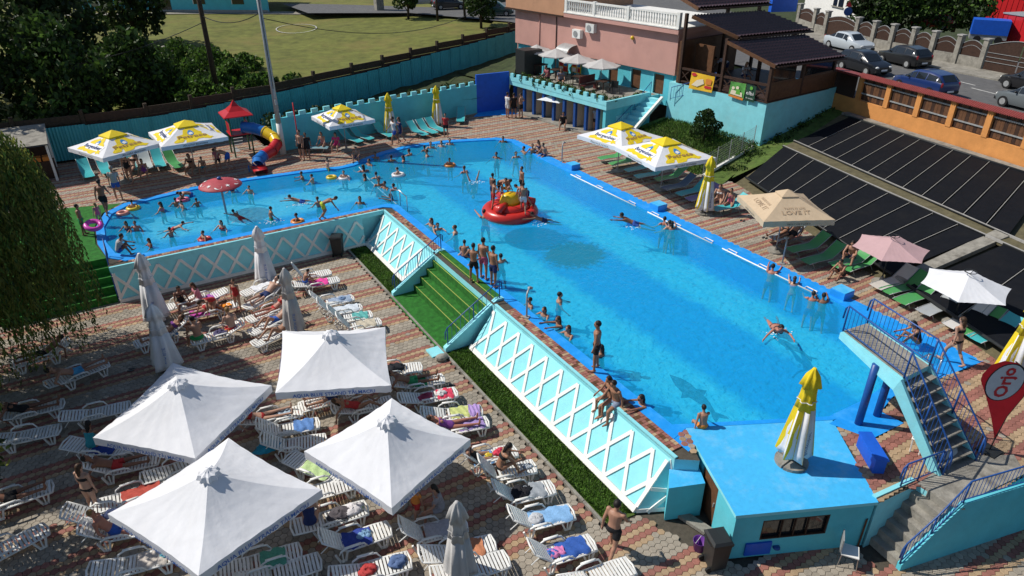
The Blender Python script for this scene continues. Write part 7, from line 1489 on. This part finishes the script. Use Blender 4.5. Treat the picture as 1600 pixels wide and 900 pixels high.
# --- sitting on edges (anchor at the seat)
SE = [('woman sitting on the lattice ledge with legs over the slope', 'edge', 955, 622, 0, 118, 1.62, 1, 0, 'k', bk(BK)), ('man with a phone sitting in front of her on the ledge', 'edge', 962, 630, -.05, 125, 1.7, 0, 0, 'k', sh((.2, .25, .35))), ('child in orange trunks sitting on the near pool edge', 'edge', 1098, 668, 0, 10, 1.35, 0, 1, 'k', sh(OR)), ('girl in dark swimsuit sitting by the pool behind the diving railing', 'hug', 1431, 540, 0, 80, 1.6, 1, 0, 'k', op(BK)),
 ('person in pale top sitting at the paddling pool corner', 'hug', 187, 398, 0, -70, 1.6, 0, 3, 'k', (('shirt', (.4, .42, .45)), ('shorts', BL))), ('boy sitting at the far right pool corner', 'edge', 851, 243, 0, 130, 1.5, 0, 1, 'k', sh(NV)), ('girl sitting at the far right pool corner beside a boy', 'edge', 843, 238, 0, 130, 1.5, 1, 1, 'b', bk(NV)), ('teenager standing at the far right pool corner', 'wade', 832, 246, -.3, 170, 1.6, 0, 0, 'k', sh(NV)),
 ('child crouching on the step by the green stairs water side', 'hug', 726, 408, -.25, 0, 1.5, 0, 0, 'k', sh(NV)), ('boy sitting at the cusp between the two pools', 'hug', 559, 250, 0, 180, 1.5, 0, 1, 'k', sh(NV)), ('man sitting cross armed on the light green lounger', 'hug', 1328, 408, .36, 140, 1.72, 0, 1, 'k', sh(NV)), ('boy sitting on the right deck beside the seated man', 'hug', 1314, 434, 0, 120, 1.5, 0, 0, 'k', sh(BK)),
 ('sunbather under the beige parasol', 'sitback', 1240, 366, .36, 120, 1.7, 0, 0, 'k', sh(BK)), ('second sunbather in the shade of the beige parasol', 'sitback', 1226, 360, .36, 120, 1.65, 1, 0, 'k', bk(BK)), ('woman sitting beside the folded yellow parasol on the right deck', 'sit', 1124, 312, .3, 150, 1.65, 1, 2, 'b', bk(WT)), ('person in pink on the lounger left of the beige parasol', 'sit', 1141, 318, .3, 150, 1.6, 1, 1, 'k', op(PK)),
 ('woman on the lounger under the left yellow parasol', 'sitback', 207, 262, .33, 180, 1.65, 1, 2, 'k', bk(BK)), ('person in purple on the left deck loungers', 'sit', 226, 270, .3, 200, 1.6, 1, 1, 'k', op(PU)), ('person on a chair in front of the cabins', 'sit', 880, 194, .35, 170, 1.65, 0, 0, 'k', (('shirt', BK), ('shorts', BK))), ('guest at the left terrace table', 'sit', 856, 122, 2.5, 120, 1.7, 0, 1, 'k', (('shirt', (.3, .08, .1)), ('shorts', BK))), ('guest on the right terrace chair', 'sit', 876, 126, 2.5, 180, 1.65, 1, 1, 'b', (('shirt', (.2, .2, .25)), ('shorts', BK))),
 ('woman in red under the middle yellow parasol', 'sit', 505, 226, .3, 170, 1.6, 1, 2, 'b', op((.5, .2, .2))), ('woman in bright pink under the middle yellow parasol', 'sit', 527, 227, .3, 170, 1.6, 1, 2, 'k', (('shirt', (.6, .04, .2)), ('shorts', (.6, .04, .2)))), ('child under the second yellow parasol on the left', 'sit', 318, 262, .2, 190, 1.3, 0, 1, 'k', sh(TL)), ('woman under the second yellow parasol on the left', 'sit', 300, 262, .3, 180, 1.65, 1, 0, 'b', bk(BK))]
for lab, pose, px, py, z, f, h, fem, sk_, hr, wr in SE: person(lab, pose, at(px, py, z), face(f), h, bool(fem), sk_, hr, wr, zref='min' if pose == 'hug' else 'seat')
# --- children on the raft
RP = Vector((16.63, 27.43, WATER_Z))
for lab, pose, dx, dy, z, f, h, wr, sk_ in (('boy in white shorts standing at the front of the raft', 'walk', .1, -.95, .36, 0, 1.5, sh(WT), 1), ('boy standing at the back right of the raft', 'stand', .75, .2, .72, 120, 1.45, sh(BK), 0), ('boy leaning on the yellow dome of the raft from the right', 'bend', .55, -.55, .42, 60, 1.45, sh(NV), 1), ('child on the left side of the raft', 'wade2', -.75, .2, .36, -70, 1.4, sh(RD), 0), ('second child on the left side of the raft', 'stand', -.55, .6, .55, -40, 1.4, sh(NV), 3), ('boy climbing behind the raft dome', 'bend', -.1, .75, .62, -120, 1.45, sh(BK), 0), ('child crouching on top of the raft', 'hug', .15, .45, .95, 160, 1.35, sh(YL), 1)):
    person(lab, pose, RP+V(dx*1.1, dy*1.1, z), face(f), h, False, sk_, 'k', wr)
# --- swimmers: place phrase, px, py at the water line, pose, facing, height, female, wear, float
SW = [
 (722, 398, 'wade', 60, 'dark haired boy in the water beside the green steps'), (740, 416, 'wade2', 160, 'teenager leaning on the pool edge below the three men'), (783, 410, 'wade', 30, 'boy in the water right of the three men'), (683, 358, 'reach', 200, 'man in the water at the bricked near corner'), (712, 364, 'wade', 90, 'swimmer away from the near corner'), (676, 352, 'wade2', 140, 'woman beside the man at the bricked near corner', 1),
 (758, 341, 'reach', 20, 'boy holding on to the front left of the raft'), (848, 346, 'swim', 95, 'swimmer gliding right of the raft'), (990, 351, 'swim', 80, 'swimmer with spread arms before the right wall rail'), (1038, 351, 'wade', 10, 'swimmer at the right wall rail, left of a pair'), (1050, 359, 'reach', 0, 'girl at the right wall rail, right of a pair', 1), (1046, 357, 'wade', 30, 'child between the pair at the right wall rail'),
 (1212, 514, 'swim', 170, 'long haired swimmer alone near the diving platform', 1), (1205, 428, 'reach', -30, 'child with orange float near the right wall rail'), (1240, 446, 'reach', -20, 'woman holding the right wall rail', 1), (1269, 470, 'wade2', -20, 'man holding the rail near the blue block'), (1286, 474, 'reach', -10, 'man with raised arm near the blue block'),
 (873, 471, 'wade', -90, 'boy swimming off the near pool edge'), (829, 478, 'wade', 110, 'child beside the steel shower post'), (852, 492, 'wade2', 140, 'girl holding the near edge, first below the shower post', 1), (877, 508, 'reach', 110, 'girl reaching to the near edge, second below the shower post', 1), (890, 523, 'wade2', 130, 'girl near the edge, third below the shower post', 1), (940, 555, 'wade', 60, 'child in the water behind the standing man', 1), (1007, 632, 'reach', 110, 'girl in the water reaching to the couple on the ledge', 1),
 (726, 270, 'wade', 40, 'boy in mid pool above the raft'), (776, 247, 'wade', 150, 'boy alone in the far part of the main pool'), (806, 246, 'wade', 200, 'woman near the far right corner', 1), (820, 238, 'wade2', 120, 'boy at the far right corner wall'), (786, 222, 'wade', 180, 'boy close to the far pool wall'),
 (664, 236, 'wade', 40, 'swimmer in the far left group, leftmost'), (673, 231, 'wade2', 190, 'swimmer in the far left group, second'), (690, 229, 'wade', 160, 'swimmer in the far left group, third', 1), (703, 226, 'wade', 180, 'child in red shirt at the far pool wall'), (668, 244, 'wade', 100, 'swimmer in the far left group, nearest'), (641, 243, 'wade2', 60, 'swimmer by the far wall bend'), (631, 252, 'wade', 100, 'swimmer left of the far wall bend', 1), (612, 252, 'wade', 20, 'dark haired swimmer between rope and far wall'), (587, 247, 'wade2', 180, 'swimmer against the shaded far wall'), (578, 258, 'wade', 140, 'child near the cusp of the pools'),
 (569, 269, 'wade2', 30, 'woman at the dividing rope, farthest', 1), (571, 281, 'wade', 100, 'girl at the dividing rope, second', 1), (589, 279, 'wade2', 40, 'boy right of the dividing rope, farthest'), (592, 290, 'wade', 200, 'man holding the dividing rope'), (603, 294, 'wade2', 150, 'child right of the dividing rope, middle'), (616, 297, 'wade', 60, 'swimmer right of the dividing rope'), (614, 313, 'reach', 80, 'girl at the near end of the dividing rope', 1),
 (474, 281, 'wade2', 120, 'man in the paddling pool in front of the slide', 0), (489, 286, 'wade', 80, 'dark haired child beside him in the paddling pool'), (513, 266, 'stand', 130, 'boy standing at the back rim of the paddling pool'), (563, 318, 'wade', 180, 'woman in the paddling pool near the rope', 1), (498, 322, 'wade', 60, 'man in the paddling pool by the brick rim', 0), (424, 343, 'walk', -60, 'boy wading through the paddling pool'), (470, 316, 'swim', 100, 'boy lying flat in the paddling pool'), (376, 342, 'swim', 60, 'boy splashing with legs under the red shade'), (348, 359, 'wade', 170, 'girl near the brick rim of the paddling pool', 1), (272, 359, 'swim', -80, 'child swimming left of the girl'), (268, 369, 'wade', 60, 'dark haired child in the left part of the paddling pool'), (236, 386, 'wade', 130, 'girl near the left brick rim', 1), (200, 360, 'wade', 170, 'woman of the pair at the left end of the paddling pool', 1), (214, 360, 'wade', 190, 'man of the pair at the left end of the paddling pool'), (254, 330, 'wade', 100, 'child with pink swimsuit in the paddling pool', 1), (276, 322, 'wade', 40, 'child in mid paddling pool, left of two'), (286, 326, 'wade', 140, 'child in mid paddling pool, right of two'), (309, 322, 'wade', 60, 'boy before the back rim of the paddling pool'), (299, 306, 'bend', 130, 'man bending over at the back rim of the paddling pool'), (364, 300, 'wade', 60, 'girl with pink float behind the red shade', 1), (391, 302, 'wade', 170, 'child right of the red shade')]
for r_ in SW:
    px, py, pose, f, lab = r_[:5]; fem = len(r_) > 5 and r_[5] == 1; rnd = random.Random(px*7+py); kid = py > 255 and px < 560 or 'child' in lab or 'boy' in lab or 'girl' in lab
    shallow = px < 560 and py > 262; h = rnd.uniform(1.2, 1.45) if kid and shallow else rnd.uniform(1.5, 1.75)
    wr = (bk(rnd.choice([BK, NV, PK, RD])) if fem else sh(rnd.choice([BK, NV, BL, RD, GN]))); p = at(px, py, WATER_Z)
    if pose == 'stand' or pose == 'walk' or pose == 'bend': zz = -.70; zr = 'min'; p = Vector((p.x, p.y, zz)); person(lab, pose, p, face(f), h, fem, rnd.randrange(6), 'k' if rnd.random() < .8 else 'b', wr)
    elif pose == 'swim': person(lab, pose, p, face(f), h, fem, rnd.randrange(6), 'k', wr, zref='-.10')
    else:
        zr = '.42' if not shallow else '.22'
        person(lab, pose, p, face(f), h, fem, rnd.randrange(6), 'k' if rnd.random() < .8 else 'b', wr, zref=zr)
p = at(740, 282, WATER_Z); person('diver with only the legs above water in mid pool', 'dive', p, face(40), 1.6, False, 2, 'k', sh(NV), zref='.35')
p = at(508, 345, .0); person('boy in yellow shorts bending on the brick rim of the paddling pool', 'bend', at(507, 343, .0), face(-70), 1.5, False, 0, 'k', sh((.45, .55, .05)))
mat('foam', (.85, .9, .92), .6, .1, 20)
for k, (px, py) in enumerate(((424, 346), (376, 345), (470, 319), (690, 226), (742, 285), (848, 349), (990, 354), (1216, 520))):
    rnd = random.Random(k); b = B()
    for j in range(46):
        a, r = rnd.uniform(0, 6.28), rnd.uniform(.05, 1)**.7*rnd.uniform(.3, .75); x, y, q = r*math.cos(a), r*math.sin(a)*.6, rnd.uniform(.006, .03); b.ball((x, y, .004), (q*1.6, q, .008), 'foam', 5, 4)
    o = b.build('splash', smooth=True); o.location = at(px, py, WATER_Z+.004); tag(o, 'small white splash of water, '+['by the wading boy', 'under the red shade', 'beside the boy lying flat', 'at the far pool wall', 'around the diving legs', 'right of the raft', 'by the swimmer with spread arms', 'by the lone swimmer near the diving platform'][k], 'splash', kind='stuff')
# swim rings
def ring_(label, p, col, r=.38, tube=.12, tiltx=0.):
    o = B().tube([(r*math.cos(k*6.2832/16), r*math.sin(k*6.2832/16), 0) for k in range(17)], tube, 'paint_obj', 8, False).build('swim_ring', smooth=True); o.location = p; o.rotation_euler = (tiltx, 0, .3); o.color = (*col, 1); tag(o, label, 'swim ring', 'swim rings'); return o
for px, py, c, lab, pose, rr in ((208, 325, YL, 'yellow swim ring with a child at the left rim', 'wade', .34), (192, 333, (.6, .25, .2), 'orange and pink float at the left rim', None, .3), (285, 312, PK, 'pink swim ring at the back rim of the paddling pool', 'wade', .34), (465, 346, OR, 'orange swim ring near the brick rim', 'wade', .34), (518, 277, YL, 'yellow swim ring at the back rim', None, .3), (538, 278, WT, 'white swim ring with a child near the back rim', 'wade', .34), (320, 374, RD, 'red swim ring near the brick rim of the paddling pool', 'wade', .3), (703, 258, OR, 'orange armband ring in the far main pool', 'wade', .36), (622, 273, WT, 'pale swim ring right of the dividing rope', 'wade', .4)):
    p = at(px, py, WATER_Z+.04); ring_(lab, p, c, rr*.74, .09)
    if pose: person('child inside the '+lab.split(' with')[0].split(' at ')[0].split(' near')[0].split(' in ')[0].split(' right')[0]+{208: ' at the left', 285: ' at the back', 465: ' by the bricks', 538: ' at the back', 320: ' by the bricks', 703: ' in the main pool', 622: ' by the rope'}.get(px, ''), 'wade', p, face(px % 180), 1.3, False, px % 6, 'k', sh(NV), zref='.26')
ring_('magenta swim ring carried by the boy on the turf', at(146, 352, .55), (.62, .06, .42), .30, .11, R(20)); 
# --- sunbathers on the plaza sunbeds
def on_bed(label, bed, pose, h=1.7, fem=False, skin=0, hair='k', wear=sh(NV), dx=.18, flip=False, dz=.38, zref='seat', turn=None):
    t, rz, mid = LOUNGE[bed]; a = rz+math.pi if turn is None else rz+R(turn)
    person(label, pose, (mid.x+dx*math.cos(rz), mid.y+dx*math.sin(rz), L0+dz), a, h, fem, skin, hair, wear, zref=zref)
on_bed('reclining man with navy trunks on the upper row', n_(5), 'lieback', 1.72, False, 4, 'k', sh(NV)); on_bed('sunburnt person lying on the upper row', n_(6), 'lieback', 1.65, True, 5, 'b', bk(RD)); on_bed('person lying with raised knees', n_(7), 'knees', 1.68, False, 1, 'k', sh(BL)); on_bed('sunbather with crossed raised knees below', n_(8), 'knees', 1.68, True, 0, 'k', bk(BK))
on_bed('dark haired woman sitting on the sunbed edge near the lattice wall', n_(1), 'sit', 1.62, True, 3, 'k', op(BK), .1, turn=-90); on_bed('woman in patterned top sitting by the purple towel', n_(0), 'sit', 1.62, True, 1, 'b', (('shirt', (.55, .2, .25)), ('shorts', WT)), -.1, turn=180)
on_bed('woman lying face down on the magenta towel', n_(2), 'prone', 1.62, True, 2, 'b', bk(RD), -.15, dz=.41, zref='min', turn=0); on_bed('man in green shorts sitting with his back to the camera', n_(3), 'sit', 1.75, False, 1, 'k', sh((.02, .28, .08)), -.7, turn=110); on_bed('heavy man in red shorts sitting with bent back', n_(3), 'sit', 1.75, False, 4, 'l', sh(RD), .55, turn=100)
on_bed('man asleep under the green towel', n_(17), 'lieback', 1.74, False, 3, 'k', sh(GN), .2); on_bed('person with bare legs on the violet towel', n_(20), 'lieback', 1.68, True, 5, 'b', op(PU), .25); on_bed('woman in red swimsuit lying under the topmost parasol', n_(27), 'knees', 1.65, True, 0, 'b', op(RD), .2)
on_bed('sunbather hunched on the right row sunbed', n_(37), 'hug', 1.68, True, 0, 'k', bk(BK), .1, zref='min'); on_bed('man in light blue shorts lying with raised arm', n_(43), 'lieback', 1.75, False, 1, 'k', sh((.08, .35, .6)), .1, dz=.40); on_bed('person lying under the willow strands', n_(42), 'lieback', 1.7, False, 3, 'k', sh(BK), .1); on_bed('man in straw hat reclining at lower left', n_(51), 'sitback', 1.74, False, 5, 'l', sh(BL), .2)
on_bed('person resting on the shaded left edge sunbed', n_(54), 'lieback', 1.68, False, 3, 'k', sh(BK), .1); on_bed('person lying on the shaded sunbed left of the trunk', n_(44), 'lieback', 1.7, True, 3, 'k', op(BK), .1); on_bed('sleeper beside the blue towel and folded bluish parasol', n_(4), 'lieback', 1.65, True, 0, 'b', bk(PU), .2)
on_bed('woman sitting upright on the flat sunbed near the bottom', n_(28), 'sit', 1.64, True, 2, 'b', op(NV), .55, turn=-100); on_bed('man lying under the topmost parasol edge', n_(26), 'lieback', 1.72, False, 1, 'k', sh(NV), .2); on_bed('person reclining by the striped towel', n_(21), 'lieback', 1.68, True, 4, 'b', bk(RD), .3)
on_bed('child sitting on the pink towel sunbed', n_(10), 'hug', 1.2, False, 1, 'k', sh(BL), .5, zref='min'); on_bed('woman resting on the toy filled sunbed', n_(36), 'sitback', 1.62, True, 1, 'b', op(BK), .3); on_bed('man in the shade under the leftmost parasol', n_(48), 'lieback', 1.74, False, 3, 'k', sh(RD), .2); on_bed('woman sitting in the shade on the sunbed with dark blue towel', n_(47), 'sit', 1.6, True, 0, 'k', op(TL), .2, turn=-90)
# shoes left on the paving
for px, py, z, wh_ in ((1040, 285, 0, 'by the bright green lounger'), (1160, 345, 0, 'left of the beige parasol'), (1195, 372, 0, 'in front of the beige parasol'), (205, 578, L0, 'left of the folded bluish parasol'), (52, 578, L0, 'under the willow strands'), (706, 604, L0, 'by the red and white bag'), (985, 280, 0, 'near the teal loungers in the shade')):
    p = at(px, py, z); t = thing('sandals', 'pair of dark sandals left on the paving '+wh_, 'sandals', p, random.uniform(0, 6), 'sandals left on the paving')
    for s in (-.07, .07): B().loft([[V(.12*math.cos(k*.785), s+.045*math.sin(k*.785), zz) for k in range(8)] for zz in (.0, .025)], 'black_plastic').build('sandal', t)
bpy.data.scenes.remove(WS)
